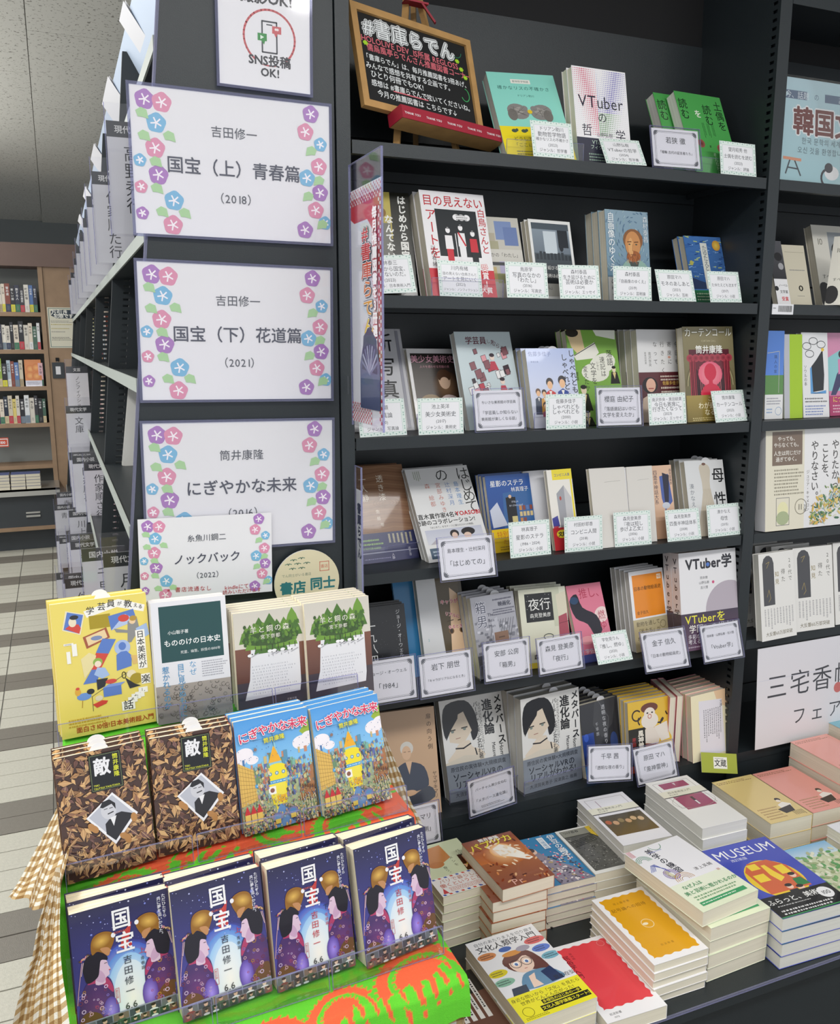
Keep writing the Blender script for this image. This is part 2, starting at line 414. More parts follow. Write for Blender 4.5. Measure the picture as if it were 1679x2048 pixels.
def photo_ok(c):
    c.R(0, 0, 1, 1, '#e9e8ee')
    c.L([(.72, .02), (.64, .14)], .05, '#c9545c')
    c.T('撮影OK!', .52, .26, .15, '#3d3e46', b=.03)
    c.O(.55, .58, .28, .022, '#c9636a', n=40)
    c.L([(.47, .45), (.47, .7), (.63, .7), (.63, .45), (.47, .45)], .016, '#444650'); c.L([(.52, .475), (.58, .475)], .012, '#444650')
    c.R(.58, .48, .68, .54, '#c9636a'); c.P([(.6, .54), (.64, .54), (.62, .57)], '#c9636a'); c.E(.62, .505, .013, .013, '#f4e8ea'); c.E(.64, .505, .013, .013, '#f4e8ea')
    c.R(.42, .55, .52, .61, '#3f9150'); c.P([(.46, .61), (.5, .61), (.49, .64)], '#3f9150'); c.P([(.45, .565), (.49, .58), (.45, .6)], '#e4f2e6')
    c.R(.4, .74, .72, .8, '#e9e8ee'); c.T('SNS投稿', .55, .765, .125, '#3d3e46', b=.03); c.T('OK!', .55, .86, .115, '#3d3e46', b=.03)
# ================================================================ prints: book covers
def B_squirrel(c):
    c.R(0, 0, 1, 1, '#93ded0'); c.R(.33, .075, .62, .125, '#f4f2ea'); c.T('動物哲学物語', .475, .1, .04, '#3e6f68')
    c.T('確かなリスの不確かさ', .5, .18, .072, '#2e5b58', sp=1.08); c.T('ドリアン助川', .5, .27, .042, '#2e5b58')
    for s in (-1, 1):
        x = .5+s*.17; c.E(x, .46, .16, .13, '#8c8987', rot=s*.3); c.E(x-s*.02, .45, .1, .06, '#a5a19c', rot=-s*.4); c.E(x+s*.09, .5, .07, .1, '#77736f'); c.E(x-s*.1, .42, .05, .045, '#8c8987')
        for k in range(14): c.L([(x+c.rnd.uniform(-.12, .12), .46+c.rnd.uniform(-.06, .06)), (x+c.rnd.uniform(-.12, .12), .46+c.rnd.uniform(-.06, .06))], .004, '#6d6966')
    c.E(.5, .46, .035, .035, '#e8c630')
    c.R(0, .64, 1, 1, '#f3de28')
    for x in (.2, .34, .48): c.E(x, .69, .04, .03, '#4a5a4e'); c.E(x+.04, .68, .02, .025, '#4a5a4e')
    c.T('どうして', .16, .78, .07, '#3c4a3a', 'l'); c.T('「ここに', .14, .85, .07, '#3c4a3a', 'l'); c.S(.16, .91, .5, .97, 2, '#555')
def B_vt(c):
    c.R(0, 0, 1, 1, '#f1eff2'); P_ = []; F = []; C_ = []
    for i in range(30):
        for j in range(34):
            x, y = .02+i/30.5, .02+j*.68/34
            dl = math.hypot(x-.25, (y-.2)*1.2); dr = math.hypot(x-.85, (y-.25)*1.1); t = y/.7
            s = .004+.011*max(0, 1-min(math.hypot(x-.5-.33*(1-t), 0), math.hypot(x-.5+.33*(1-t), 0))*3.2)
            col = lin('#d4607a' if x < .42 else ('#6a62b4' if y < .45 else '#6f9a6a')) if s > .006 else lin('#b8a8b4')
            n = len(P_); P_ += [c.q(x-s, y), c.q(x, y-s*.7), c.q(x+s, y), c.q(x, y+s*.7)]; F.append((n, n+1, n+2, n+3)); C_ += [col]*4
    c.add(P_, F, C_)
    c.T('VTuber', .5, .34, .27, '#2e2c3e', b=.005, asp=.95); c.T('の', .5, .5, .18, '#2e2c3e'); c.T('哲', .2, .64, .2, '#2e2c3e'); c.T('学', .82, .67, .2, '#2e2c3e'); c.T('山野弘樹', .52, .68, .075, '#55455e')
    c.G(0, .72, 1, 1, '#3c3d4e', '#2d2e3c'); c.T('VTuberの、', .5, .76, .085, '#c6dccb'); c.T('フィクションを', .5, .81, .075, '#c6dccb'); c.S(.2, .87, .7, .96, 3, '#9ab3a4')
def B_dogu(c):
    c.R(0, 0, 1, 1, '#4fa554')
    for t, x, y, s, k in (('土偶を', .88, .06, .18, '#1f3a24'), ('読む', .62, .12, .19, '#1f3a24'), ('を', .4, .2, .15, '#f1f3e8'), ('読む', .12, .08, .19, '#1f3a24')): c.T(t, x, y, s, k, v=1, b=.01)
    for x in (.42, .52, .62): c.S(x, .36, x+.06, .55, 2, '#24532c', v=1)
    c.E(.3, .62, .075, .075, '#9c5b52', cin='#5e2f2c'); c.E(.7, .66, .075, .075, '#9c5b52', cin='#5e2f2c'); c.T('≠', .5, .64, .09, '#1f3a24'); c.T('?', .84, .64, .1, '#1f3a24')
    for i, t in enumerate(('土偶の正体', '解明したと', 'そんなわけ')): c.T(t, .85-.16*i, .72, .085, '#dcf0d8', v=1, sp=.95)
def B_kokuhou2(c):
    c.R(0, 0, 1, 1, '#26261f'); c.G(0, 0, .72, .45, '#c9b95e', '#b7a75a'); c.G(0, .3, .7, .9, '#7b7a70', '#4d4c49')
    c.L([(.2, 0), (.45, .3)], .04, '#3b372a'); c.L([(.05, .28), (.4, 0)], .03, '#3b372a'); c.E(.6, .2, .05, .06, '#8d6a2d')
    c.R(.32, .05, .44, .22, '#2c2922'); c.T('感性を', .38, .07, .07, '#cfc9a8', v=1)
    for k in range(12): c.E(c.rnd.uniform(.05, .5), c.rnd.uniform(.3, .5), .05, .02, '#cbbfe6' if k % 2 else '#8f86b8', rot=c.rnd.random()*3)
    c.T('はじめから国宝', .88, .03, .125, '#f3f3ef', v=1, b=.03, sp=1.02); c.T('なんてない。', .68, .22, .125, '#f3f3ef', v=1, b=.03, sp=1.02)
def B_me(c):
    c.R(0, 0, 1, 1, '#eceaec'); c.R(.2, .17, .84, .62, '#2e3236')
    c.T('目の見えない', .5, .09, .165, '#bf2f3a', b=.01, asp=.95); c.T('白鳥さんと', .92, .14, .13, '#bf2f3a', v=1, b=.01); c.T('アートを', .13, .17, .17, '#bf2f3a', v=1, b=.01, sp=1.05); c.T('川内有緒', .1, .52, .075, '#333', v=1)
    c.R(0, .74, 1, 1, '#c93a45'); c.T('受賞!!', .86, .68, .11, '#f4eeee', v=1, b=.02, out='#c93a45')
    for x in (.52, .6, .68): c.E(x, .24, .055, .045, '#f0eef0')
    c.S(.52, .21, .7, .27, 3, '#444')
    for x, y, k in ((.36, .37, 0), (.56, .34, 1), (.74, .39, 2)):
        c.E(x, y, .035, .042, '#f0eef0'); c.L([(x-.03, y-.02), (x+.03, y-.02)], .012, '#2e3236')
        c.P([(x-.055, y+.05), (x+.055, y+.05), (x+.06, y+.18), (x-.06, y+.18)], '#c93a45' if k == 2 else '#eceaec')
        c.P([(x-.05, y+.18), (x+.05, y+.18), (x+.045, y+.34), (x-.045, y+.34)], '#c93a45' if k == 0 else ('#2e3236' if k == 2 else '#eceaec'))
        if k == 1: c.L([(x-.04, y+.05), (x+.05, y+.17)], .025, '#c93a45')
    c.L([(.47, .4), (.47, .66)], .012, '#eceaec'); c.T('第', .84, .9, .07, '#f4d0d0'); c.T('大賞', .85, .93, .09, '#f8e8e8', b=.02)
def B_shapes(c):
    c.R(0, 0, 1, 1, '#c3c0b6')
    for a in ((.52, .05, .85, .28, '#7c8fb9'), (.68, .12, .95, .35, '#6d80ae'), (.1, .2, .5, .42, '#b3ab98'), (.52, .55, .8, .72, '#b7b2d0'), (.7, .62, .96, .85, '#a9a4cb'), (.45, .7, .66, .82, '#a7aa7c'), (.2, .62, .45, .8, '#c8b27e'), (.3, .3, .55, .42, '#a9a58a')): c.R(*a)
    c.R(0, .4, 1, .55, '#cfccc4'); c.T('写真のなかの「わたし」', .5, .47, .082, '#4b4a46'); c.R(.2, .56, .9, .6, '#45464b')
def B_photo(c):
    c.R(0, 0, 1, 1, '#e6e6e4'); c.G(.06, .04, .94, .6, '#8d9aa6', '#5b6672'); c.R(.32, .14, .62, .45, '#c9d3da'); c.R(.06, .04, .94, .12, '#4c5660')
    c.G(.06, .42, .94, .8, '#4e5860', '#1f2226'); c.R(.66, .12, .9, .34, '#262c34'); c.E(.72, .34, .05, .08, '#262c34')
    for k in range(10): x = .1+k*.085; c.R(x, .44-c.rnd.random()*.05, x+.06, .5, '#343b42')
    c.T('生き延びるために', .5, .6, .085, '#e9e9e6'); c.T('芸術は必要か', .5, .7, .085, '#e9e9e6'); c.R(.06, .8, .94, .96, '#b3b1aa'); c.T('「私」', .3, .85, .09, '#444')
def B_portrait(c):
    c.G(0, 0, 1, .74, '#8ba4b4', '#6e8da3'); r = c.rnd
    for k in range(150):
        x, y = r.random(), r.random()*.72; a = math.atan2(y-.3, x-.6)+1.5; c.L([(x, y), (x+.05*math.cos(a), y+.035*math.sin(a))], .012, r.choice(['#5f7f9c', '#a9c0c8', '#4c6a88', '#7d98a8', '#93b0b0']))
    c.P([(.3, .74), (.36, .6), (.55, .53), (.8, .55), (1, .66), (1, .74)], '#8fb0a4', 3); c.P([(.5, .56), (.64, .74), (.74, .56)], '#49524c')
    c.E(.62, .32, .23, .2, '#8a5c3a'); c.E(.61, .37, .18, .24, '#c98d58'); c.E(.62, .5, .16, .1, '#9a5b32'); c.E(.56, .4, .06, .17, '#dca56c')
    for x in (.53, .69): c.L([(x-.045, .345), (x+.045, .34)], .018, '#6a4327'); c.E(x, .37, .026, .012, '#3a4a44')
    c.L([(.61, .37), (.6, .44), (.63, .45)], .012, '#9c6238'); c.L([(.55, .485), (.67, .485)], .016, '#74432c')
    for k in range(60): x = .61+r.uniform(-.16, .16); y = .5+r.uniform(-.05, .06); c.L([(x, y), (x+.01, y+.03)], .007, r.choice(['#b4683a', '#80492a', '#c98050']))
    c.T('自画像のゆくえ', .12, .03, .16, '#eef2f4', v=1, b=.01, sp=.95); c.T('森村泰昌', .92, .05, .12, '#dfe6ea', v=1)
    c.R(0, .74, 1, 1, '#ecebe8'); c.T('のゆくえ', .12, .75, .12, '#3c4048', v=1)
def B_swirl(c):
    c.G(0, 0, 1, .78, '#4a78b8', '#35609c'); r = c.rnd
    for k in range(90):
        x, y = r.random(), r.random()*.7; c.L([(x, y), (x+.09, y+r.uniform(-.02, .02))], .02, r.choice(['#86aee0', '#2c4f8e', '#b7c98a', '#6590cc', '#3c68ac']))
    c.E(.84, .13, .11, .11, '#d89c3c', cin='#f3d460')
    for x, y in ((.1, .4), (.75, .6)): c.E(x, y, .05, .05, '#b7b45c')
    c.P([(0, .78), (0, .6), (.25, .66), (.6, .72), (1, .7), (1, .78)], '#2c3f63'); c.R(.4, .1, .58, .78, '#e2e4dc'); c.T('たゆたえども沈まず', .5, .13, .13, '#4a5a70', v=1, sp=.8); c.R(0, .8, 1, 1, '#2c7a50'); c.S(.1, .83, .9, .96, 3, '#cfe6c8')
def B_shinsha(c):
    c.R(0, 0, 1, 1, '#c9c9ce'); c.R(.05, .3, .48, .72, '#486a38'); r = c.rnd
    for k in range(40): c.E(.05+r.random()*.4, .32+r.random()*.38, .04, .02, r.choice(['#6fa04c', '#2f4f2a', '#9bbf6a', '#7d3f36']), rot=r.random()*3)
    for t, y in (('新', .04), ('写', .28), ('真', .5)): c.T(t, .74, y, .26, '#26272b', v=1, b=.01)
    c.R(.92, .02, .96, .98, '#9a9aa6')
def B_bishojo(c):
    c.R(0, 0, 1, 1, '#e8e6e6'); c.G(.06, .06, .96, .82, '#2b2724', '#4a3a30'); c.E(.72, .48, .3, .3, '#3b2c22', cin='#8c6c50'); c.E(.68, .4, .12, .16, '#d4b296'); c.E(.68, .34, .14, .12, '#4c3424'); c.E(.68, .43, .1, .11, '#dcbba0')
    c.P([(.45, .82), (.52, .66), (.66, .58), (.86, .6), (.96, .7), (.96, .82)], '#d9c3c0', 3); c.E(.35, .65, .2, .12, '#8d7450')
    c.T('美少女美術史', .5, .13, .148, '#e6a8bc', b=.01); c.T('人々を惑わせる究極の美', .52, .225, .055, '#c78a98'); c.T('池上英洋', .3, .76, .095, '#e6ddd6')
def B_gakuin(c):
    c.R(0, 0, 1, 1, '#c8d6da'); r = c.rnd; c.T('学芸員', .36, .09, .125, '#6c3b48', b=.02); c.T('しか', .62, .1, .07, '#6c3b48'); c.T('知らない', .78, .16, .085, '#6c3b48', rot=-.5)
    for k in range(26):
        x, y = .5+r.uniform(-.35, .38), .36+r.uniform(-.16, .3); s = r.uniform(.03, .07)
        p = [(x-s, y-s*.5), (x+s*.6, y-s*.8), (x+s, y+s*.5), (x-s*.6, y+s*.8)]; c.P(p, r.choice(['#c04556', '#3a2c36', '#e5a0a8', '#f0eeee', '#8d5a62'])); c.L(p+[p[0]], .006, '#352a34')
    for x, y in ((.6, .27), (.72, .52)): c.E(x, y, .04, .045, '#f0d9cc'); c.E(x, y-.025, .045, .03, '#3a2c36'); c.P([(x-.07, y+.13), (x-.04, y+.04), (x+.04, y+.04), (x+.09, y+.13)], '#c04556')
    c.T('美術', .92, .62, .1, '#6c3b48', v=1); c.T('館が楽しくなる話', .93, .8, .06, '#6c3b48', v=1)
def B_shabere(c):
    c.G(0, 0, 1, 1, '#a9b8e0', '#e6e8f2'); c.T('佐藤多佳子', .28, .07, .095, '#4c5f9c'); c.T('新潮文庫', .16, .17, .04, '#5a6aa0'); c.T('しゃべれども', .94, .02, .135, '#252833', v=1, b=.02); c.T('しゃべれども', .78, .07, .135, '#252833', v=1, b=.02)
    for x, y, s, k, hr in ((.42, .44, 1, '#c93c3c', '#2b2326'), (.68, .42, 1.1, '#2f4a9a', '#26232b'), (.16, .55, .7, '#4c5568', '#6b5040'), (.28, .56, .65, '#d9a24c', '#3a2a22'), (.28, .72, .7, '#b8627c', '#3a2a22')):
        c.P([(x-.13*s, y+.4*s), (x-.1*s, y+.12*s), (x, y+.08*s), (x+.1*s, y+.12*s), (x+.14*s, y+.4*s)], k); c.E(x, y-.01*s, .075*s, .085*s, hr); c.E(x, y+.025*s, .055*s, .075*s, '#e8b98e')
        c.P([(x-.03*s, y+.1*s), (x, y+.17*s), (x+.03*s, y+.1*s)], '#f0ece6')
    c.G(0, .86, 1, 1, '#e6e8f2', '#d8dae8')
def B_rakugo(c):
    c.R(0, 0, 1, 1, '#7fae4c'); c.P([(.0, 0), (.3, 0), (.34, .2), (.2, .26), (.08, .18)], '#e0c79a'); c.E(.12, .03, .13, .07, '#2f2a22'); c.P([(.55, 0), (1, 0), (.98, .1), (.6, .06)], '#e7e9dc')
    c.P([(.1, .27), (.55, .13), (.62, .24), (.5, .3), (.15, .32)], '#eceade'); c.L([(.12, .27), (.56, .14)], .012, '#2c2a26')
    c.E(.66, .36, .28, .16, '#eae9dc', rot=.3); c.E(.5, .45, .28, .15, '#eae9dc'); c.T('落語', .82, .21, .13, '#2c2b28', v=1); c.T('速記は', .66, .28, .11, '#2c2b28', v=1); c.T('文学を', .46, .34, .12, '#2c2b28', v=1); c.T('いかに', .56, .33, .05, '#2c2b28', v=1); c.T('変えたか', .3, .38, .1, '#2c2b28', v=1); c.T('櫻庭', .12, .44, .07, '#2c2b28', v=1)
    for x, y, s in ((.22, .63, 1), (.88, .42, .7), (.24, .88, .9)): c.P([(x-.14*s, y+.22*s), (x-.08*s, y+.04*s), (x+.08*s, y+.04*s), (x+.14*s, y+.22*s)], '#24231f'); c.P([(x-.05*s, y+.05*s), (x, y+.15*s), (x+.05*s, y+.05*s)], '#dfc890'); c.E(x, y, .055*s, .075*s, '#ecdcc0'); c.E(x, y-.03*s, .06*s, .035*s, '#24231f')
def B_yose(c):
    c.R(0, 0, 1, 1, '#e0dfdf')
    for i, t in enumerate(('今日も', '寄席に', '行きたく', 'なって')): c.T(t, .82-.15*i, .13, .09, '#4c4a48', v=1, sp=1.55)
    c.T('南沢奈央', .25, .24, .06, '#6a6866', v=1); c.T('絵黒田硫黄', .16, .24, .04, '#7a7876', v=1); c.E(.66, .3, .03, .02, '#d9a08c')
    c.G(0, .46, 1, 1, '#5d2a30', '#4a2228'); c.E(.22, .6, .16, .13, '#1f1a1c'); c.E(.24, .6, .1, .11, '#e2b39c'); c.L([(.19, .635), (.29, .635)], .016, '#a94c48'); c.P([(0, 1), (.06, .74), (.24, .69), (.42, .76), (.5, 1)], '#cdb9a8')
    c.S(.45, .49, .95, .56, 2, '#e6d8cc'); c.T('佐藤多佳子', .66, .58, .07, '#e8c060'); c.S(.45, .61, .95, .74, 3, '#e6d8cc')
def B_curtain(c):
    c.G(0, 0, 1, .72, '#8d8462', '#6e6648')
    for k in range(6): c.O(.5, .62, .48-.03*k, .009, '#c3b98c' if k % 2 else '#5a5238', ry=.5-.03*k, a0=PI, a1=2*PI, n=20)
    c.G(.1, .24, .9, .72, '#5c2430', '#2c1218'); c.E(.5, .4, .3, .17, '#6c2834')
    for i in range(8): c.E(.12+.11*i, .33, .07, .06, '#b04452', cin='#7c2634')
    for x in (.16, .84):
        for k in range(4): c.L([(x+(k-1.5)*.03, .35), (x+(k-1.5)*.035, .72)], .02, '#8c2c3a' if k % 2 else '#aa3c4a')
    c.E(.5, .5, .24, .2, '#e2607c', cin='#f09aa8')
    for k in range(12): c.L([(.3+.036*k, .42), (.3+.036*k, .72)], .008, '#e4848c')
    c.E(.5, .48, .12, .14, '#cc2c48'); c.P([(.3, .73), (.36, .63), (.46, .6), (.46, .55), (.54, .55), (.54, .6), (.64, .63), (.7, .73)], '#cc2c48', 3)
    c.T('カーテンコール', .5, .06, .15, '#f0eee2', b=.01, out='#6b6446', asp=.9); c.T('CURTAIN CALL', .5, .15, .04, '#d9cfa8'); c.T('筒井康隆', .5, .24, .135, '#f3f1ea', b=.02)
    c.G(0, .72, 1, 1, '#a38f4e', '#7d6c34'); c.T('これが', .55, .76, .09, '#f4eccc'); c.T('わが最後の', .5, .83, .11, '#f4eccc', b=.01); c.T('なる', .45, .9, .11, '#f4eccc', b=.01); c.S(.1, .95, .7, .99, 2, '#d8c88c')
def B_woodgrain(c):
    c.R(0, 0, 1, 1, '#8f6b52')
    for k in range(16): y = .03+.045*k; c.L([(0, y+.01), (.3, y+.015*math.sin(k)), (.65, y-.012), (1, y+.02)], .02, '#84604a' if k % 2 else '#9b775c')
    for k in range(4): c.O(.6, .4, .08+.05*k, .006, '#76543f', ry=.02+.02*k)
    c.T('透き漆', .55, .1, .13, '#e9dfcf', v=1, sp=1.15); c.T('一人静', .25, .1, .13, '#e9dfcf', v=1, sp=1.15); c.T('佐藤', .42, .46, .07, '#e9dfcf', v=1, sp=1.6); c.T('雫', .46, .6, .07, '#e9dfcf', v=1)
    c.G(0, .7, 1, 1, '#3d4268', '#4a4c74'); c.S(.5, .72, .95, .84, 6, '#cfc7a4', v=1); c.S(.05, .75, .42, .87, 3, '#9fc47a'); c.L([(0, .9), (1, .9)], .01, '#c9cadf'); c.T('一人静', .55, .885, .05, '#e6e6f0', v=1); c.T('透き漆', .85, .87, .05, '#e6e6f0', v=1); c.S(.05, .95, .6, .97, 1, '#a8a8cc')
def B_hajimete(c):
    c.R(0, 0, 1, 1, '#e4e4e4')
    for t, x, y in (('は', .89, .01), ('じ', .9, .14), ('め', .9, .26), ('て', .9, .38), ('の', .55, .01)): c.T(t, x, y, .22, '#4a4a4a', v=1)
    for t, x, y, k in (('島本理生', .74, .17, '#5f8fc4'), ('辻村深月', .6, .17, '#6c8cc0'), ('宮部みゆき', .45, .17, '#c98478'), ('森', .28, .17, '#c98478'), ('絵都', .3, .3, '#c98478')): c.T(t, x, y, .085, k, v=1, sp=1.12)
    c.S(.1, .03, .22, .14, 4, '#8d9a7c', v=1)
    c.T('直木賞作家4名×', .32, .525, .088, '#333', b=.02); c.T('YOASOBI', .8, .52, .09, '#c9303c', b=.03); c.T('奇跡のコラボレーション!', .42, .59, .083, '#333', b=.02); c.T('「はじめて」をモチーフに綴られた4つの物語。', .5, .645, .034, '#555')
    c.G(.06, .67, .95, .82, '#c3c6d6', '#d9dbe4'); c.E(.5, .73, .07, .06, '#2f2c30'); c.E(.5, .75, .045, .05, '#e6c9b8'); c.E(.72, .72, .11, .06, '#2b282c'); c.E(.7, .76, .06, .045, '#e6c9b8')
    c.P([(.1, .82), (.2, .77), (.8, .79), (.95, .82)], '#b9b4bc'); c.R(.06, .86, .5, .97, '#4d6378'); c.S(.1, .88, .45, .95, 2, '#c9d6e2')
def B_hoshi(c):
    c.G(0, 0, 1, .7, '#2f5aa4', '#2a4a8c'); c.P([(.35, .24), (1, .2), (1, .7), (.3, .7)], '#37659f'); c.R(.4, .3, .62, .66, '#15161e'); c.E(.5, .33, .1, .06, '#15161e'); c.E(.5, .29, .035, .035, '#dcb89c')
    c.P([(.02, .45), (.2, .35), (.38, .66), (.05, .68)], '#c9cede'); c.R(.5, .55, .62, .64, '#d8c98a')
    for k in range(10): x = .68+(k % 4)*.08; y = .42+(k//4)*.08; c.R(x, y, x+.06, y+.06, c.rnd.choice(['#8d4a3c', '#c98a4c', '#5a7ab4', '#d9c28c']))
    c.T('星影のステラ', .47, .11, .128, '#f0f0ee', b=.01); c.T('林真理子', .74, .2, .1, '#f0f0ee'); c.T('STELLA', .6, .36, .045, '#d6dceb'); c.T('BY STARLIGHT', .62, .41, .045, '#d6dceb')
    c.R(0, .7, 1, 1, '#efc928'); c.T('特別な', .3, .77, .13, '#c96a28'); c.T('ただの', .38, .87, .1, '#c96a28'); c.S(.15, .92, .6, .98, 2, '#8a6a2c')
def B_conveni(c):
    c.R(0, 0, 1, 1, '#e8e4dc'); c.R(.2, 0, 1, .13, '#ead73c'); c.T('コンビニ人間', .6, .07, .11, '#4a5a8c', b=.02); c.R(.9, .02, .97, .9, '#ead73c'); c.P([(.3, .3), (.62, .2), (.6, .85), (.35, .9)], '#9fa0a6'); c.P([(.62, .2), (.88, .36), (.88, .88), (.6, .85)], '#c3c2c4')
    c.E(.44, .36, .04, .07, '#b4463c'); c.P([(.02, .6), (.25, .57), (.3, .7), (.05, .75)], '#4a4c9c'); c.P([(.05, .7), (.25, .7), (.15, .8)], '#c9485c'); c.R(0, .72, .55, 1, '#c33038'); c.E(.35, .8, .22, .14, '#efd83a'); c.T('文庫', .36, .8, .17, '#2c2a2c', b=.04)
def B_titlepage(c):
    c.R(0, 0, 1, 1, '#d6d2cc'); c.L([(.4, .18), (.85, .17)], .006, '#8d8a86')
def B_yojohan(c):
    c.R(0, 0, 1, 1, '#dbb79c'); c.T('四畳半神話大系', .14, .06, .22, '#33324a', v=1, sp=.95); c.P([(.35, .15), (.8, .12), (.95, .5), (.55, .62), (.4, .45)], '#4a5fa4'); c.P([(.5, .1), (.85, .14), (.75, .5), (.55, .55)], '#26263a'); c.E(.6, .55, .2, .14, '#c9ced9'); c.T('森見登美彦', .92, .05, .14, '#33324a', v=1); c.R(0, .75, 1, 1, '#caa284')
def B_bosei(c):
    c.R(0, 0, 1, 1, '#d9dadb'); c.P([(.36, .1), (.46, .05), (.58, .06), (.64, .14), (.6, .4), (.76, 1), (.2, 1), (.4, .42)], '#c9bfae', 3); c.E(.49, .05, .05, .03, '#77584c')
    for k in range(7): c.L([(.42+.03*k, .38), (.28+.075*k, 1)], .009, '#b4a994')
    c.T('母', .83, .1, .33, '#202124', v=1, b=.015); c.T('性', .83, .42, .33, '#202124', v=1, b=.015); c.T('湊かなえ', .13, .3, .12, '#7a8088', v=1, sp=1.05)
def B_1984(c):
    c.R(0, 0, 1, 1, '#232428'); r = c.rnd
    for k in range(60): c.E(r.random(), r.random(), .006, .005, '#56585e')
    c.E(.12, .2, .14, .08, '#5a5b60', cin='#8a8b90'); c.T('一九八四年', .34, .16, .19, '#e9e9ea', v=1, sp=1.02); c.T('ジョージ・オーウェル', .86, .06, .085, '#cfd0d4', v=1, sp=.98)
def B_chara(c):
    c.R(0, 0, 1, 1, '#dcdde0'); c.P([(.42, 0), (1, 0), (1, .84), (.55, .84), (.45, .4)], '#e8c6a4'); c.P([(.42, 0), (1, 0), (.98, .35), (.9, .2), (.72, .12), (.68, .4), (.6, .84), (.48, .84), (.44, .4)], '#5a4e3a'); c.P([(.92, .1), (1, .02), (1, .84), (.95, .84)], '#4c4231')
    for x in (.66, .9): c.E(x, .56, .06, .06, '#7c5c3c'); c.E(x, .56, .035, .045, '#3b2a20'); c.L([(x-.07, .46), (x+.07, .45)], .018, '#4c3c2c')
    c.T('キャラが', .68, .26, .1, '#c93c5c', b=.02, out='#f0e6e0'); c.T('リアルに', .72, .4, .085, '#c93c5c', b=.02, out='#f0e6e0', rot=-.3); c.T('なるとき', .76, .52, .08, '#c93c5c', b=.02, out='#f0e6e0'); c.T('2', .14, .62, .07, '#6cb4b8'); c.R(0, .8, 1, 1, '#c6e43c'); c.S(.6, .82, .95, .86, 1, '#567')
def B_hakootoko(c):
    c.R(0, 0, 1, 1, '#a9a9b2'); r = c.rnd
    for k in range(60): x, y = r.random(), .3+r.random()*.4; c.R(x, y, x+.07, y+.03, r.choice(['#7f808a', '#c9c9d2', '#94959e', '#6c6d76']))
    for k in range(9): x = .45+.06*k; c.L([(x, .32), (x-.2, .7)], .01, '#77787f')
    c.P([(.4, .32), (.55, .28), (.6, .6), (.42, .64)], '#b9b9c2'); c.T('箱男', .2, .06, .25, '#4a4c5c', v=1, sp=1.05, out='#d0d0da'); c.T('The', .34, .24, .085, '#4a4c5c', 'l'); c.T('Box', .34, .31, .085, '#4a4c5c', 'l'); c.T('Man', .34, .38, .085, '#4a4c5c', 'l'); c.T('映画化', .76, .13, .1, '#4a4c5c', b=.02); c.S(.5, .05, .95, .09, 1, '#667'); c.S(.48, .18, .98, .27, 3, '#667')
    c.R(.44, .47, .76, .73, '#8c6c58'); c.R(.53, .53, .67, .545, '#5c4436'); c.R(0, .72, 1, 1, '#5d5e66'); c.S(.1, .76, .9, .95, 4, '#a9aab2')
def B_yako(c):
    c.R(0, 0, 1, 1, '#dcdcc8'); c.R(.12, .06, .7, .42, '#202124'); r = c.rnd
    for k in range(14): c.E(.14+r.random()*.55, .08+r.random()*.32, .006, .008, '#aeb0b0')
    c.T('夜行', .42, .2, .24, '#eeeeea', b=.005); c.T('森見登美彦', .42, .34, .09, '#eeeeea'); c.P([(.55, 0), (.86, 0), (.86, .5), (.7, .5), (.7, .06), (.55, .06)], '#c9cbb4')
    c.P([(.8, .36), (.98, .3), (1, .62), (.78, .64)], '#a94c5c'); c.L([(.8, .47), (1, .45)], .012, '#7c3242'); c.P([(.78, .1), (1, .06), (1, .34), (.8, .38)], '#d9d2bc'); c.R(.45, .7, .72, .72, '#6c7a70'); c.O(.55, .62, .1, .014, '#46504c', ry=.05); c.P([(.38, .7), (.75, .68), (.8, .84), (.36, .85)], '#a8506c'); c.T('森見', .3, .86, .1, '#333', b=.02); c.R(0, .93, 1, 1, '#e0c83c')
def B_oshi(c):
    c.R(0, 0, 1, 1, '#dc7c94'); c.E(.85, .42, .22, .18, '#ecd2d0', rot=.5); c.P([(.02, .2), (.25, .12), (.35, .3), (.7, .42), (.78, .62), (.55, .68), (.4, .52), (.1, .42)], '#262430', 3); c.E(.15, .2, .12, .09, '#2f4a6c'); c.E(.3, .72, .2, .1, '#e8a4ac')
    c.T('推し、', .68, .12, .27, '#b43c58', asp=.9); c.T('燃ゆ', .84, .36, .24, '#b43c58', v=1, asp=.9); c.T('宇佐見りん', .5, .86, .13, '#f2e2e4', b=.01); c.G(0, .9, 1, 1, '#3c4c9c', '#2c3c84')
def B_animal(c):
    c.R(0, 0, 1, 1, '#ebebee'); c.R(.08, .05, .96, .58, '#e88c24'); c.R(.8, .07, .92, .13, '#f3e6d0'); c.T('NS', .86, .1, .08, '#e88c24', b=.02); c.T('日本の動物絵画史', .5, .22, .1, '#4a3418', b=.01); c.T('金子信久', .3, .52, .085, '#4a3418'); c.R(0, .6, 1, 1, '#bfb28c')
    for i, t in enumerate(('動物を通して、', '「私たち」が', 'わかる。')): c.T(t, .08, .66+.09*i, .115, '#4a4230', 'l')
    c.O(.85, .7, .08, .012, '#7a7050'); c.O(.7, .88, .1, .01, '#7a7050'); c.S(.4, .9, .9, .97, 2, '#6a6048')
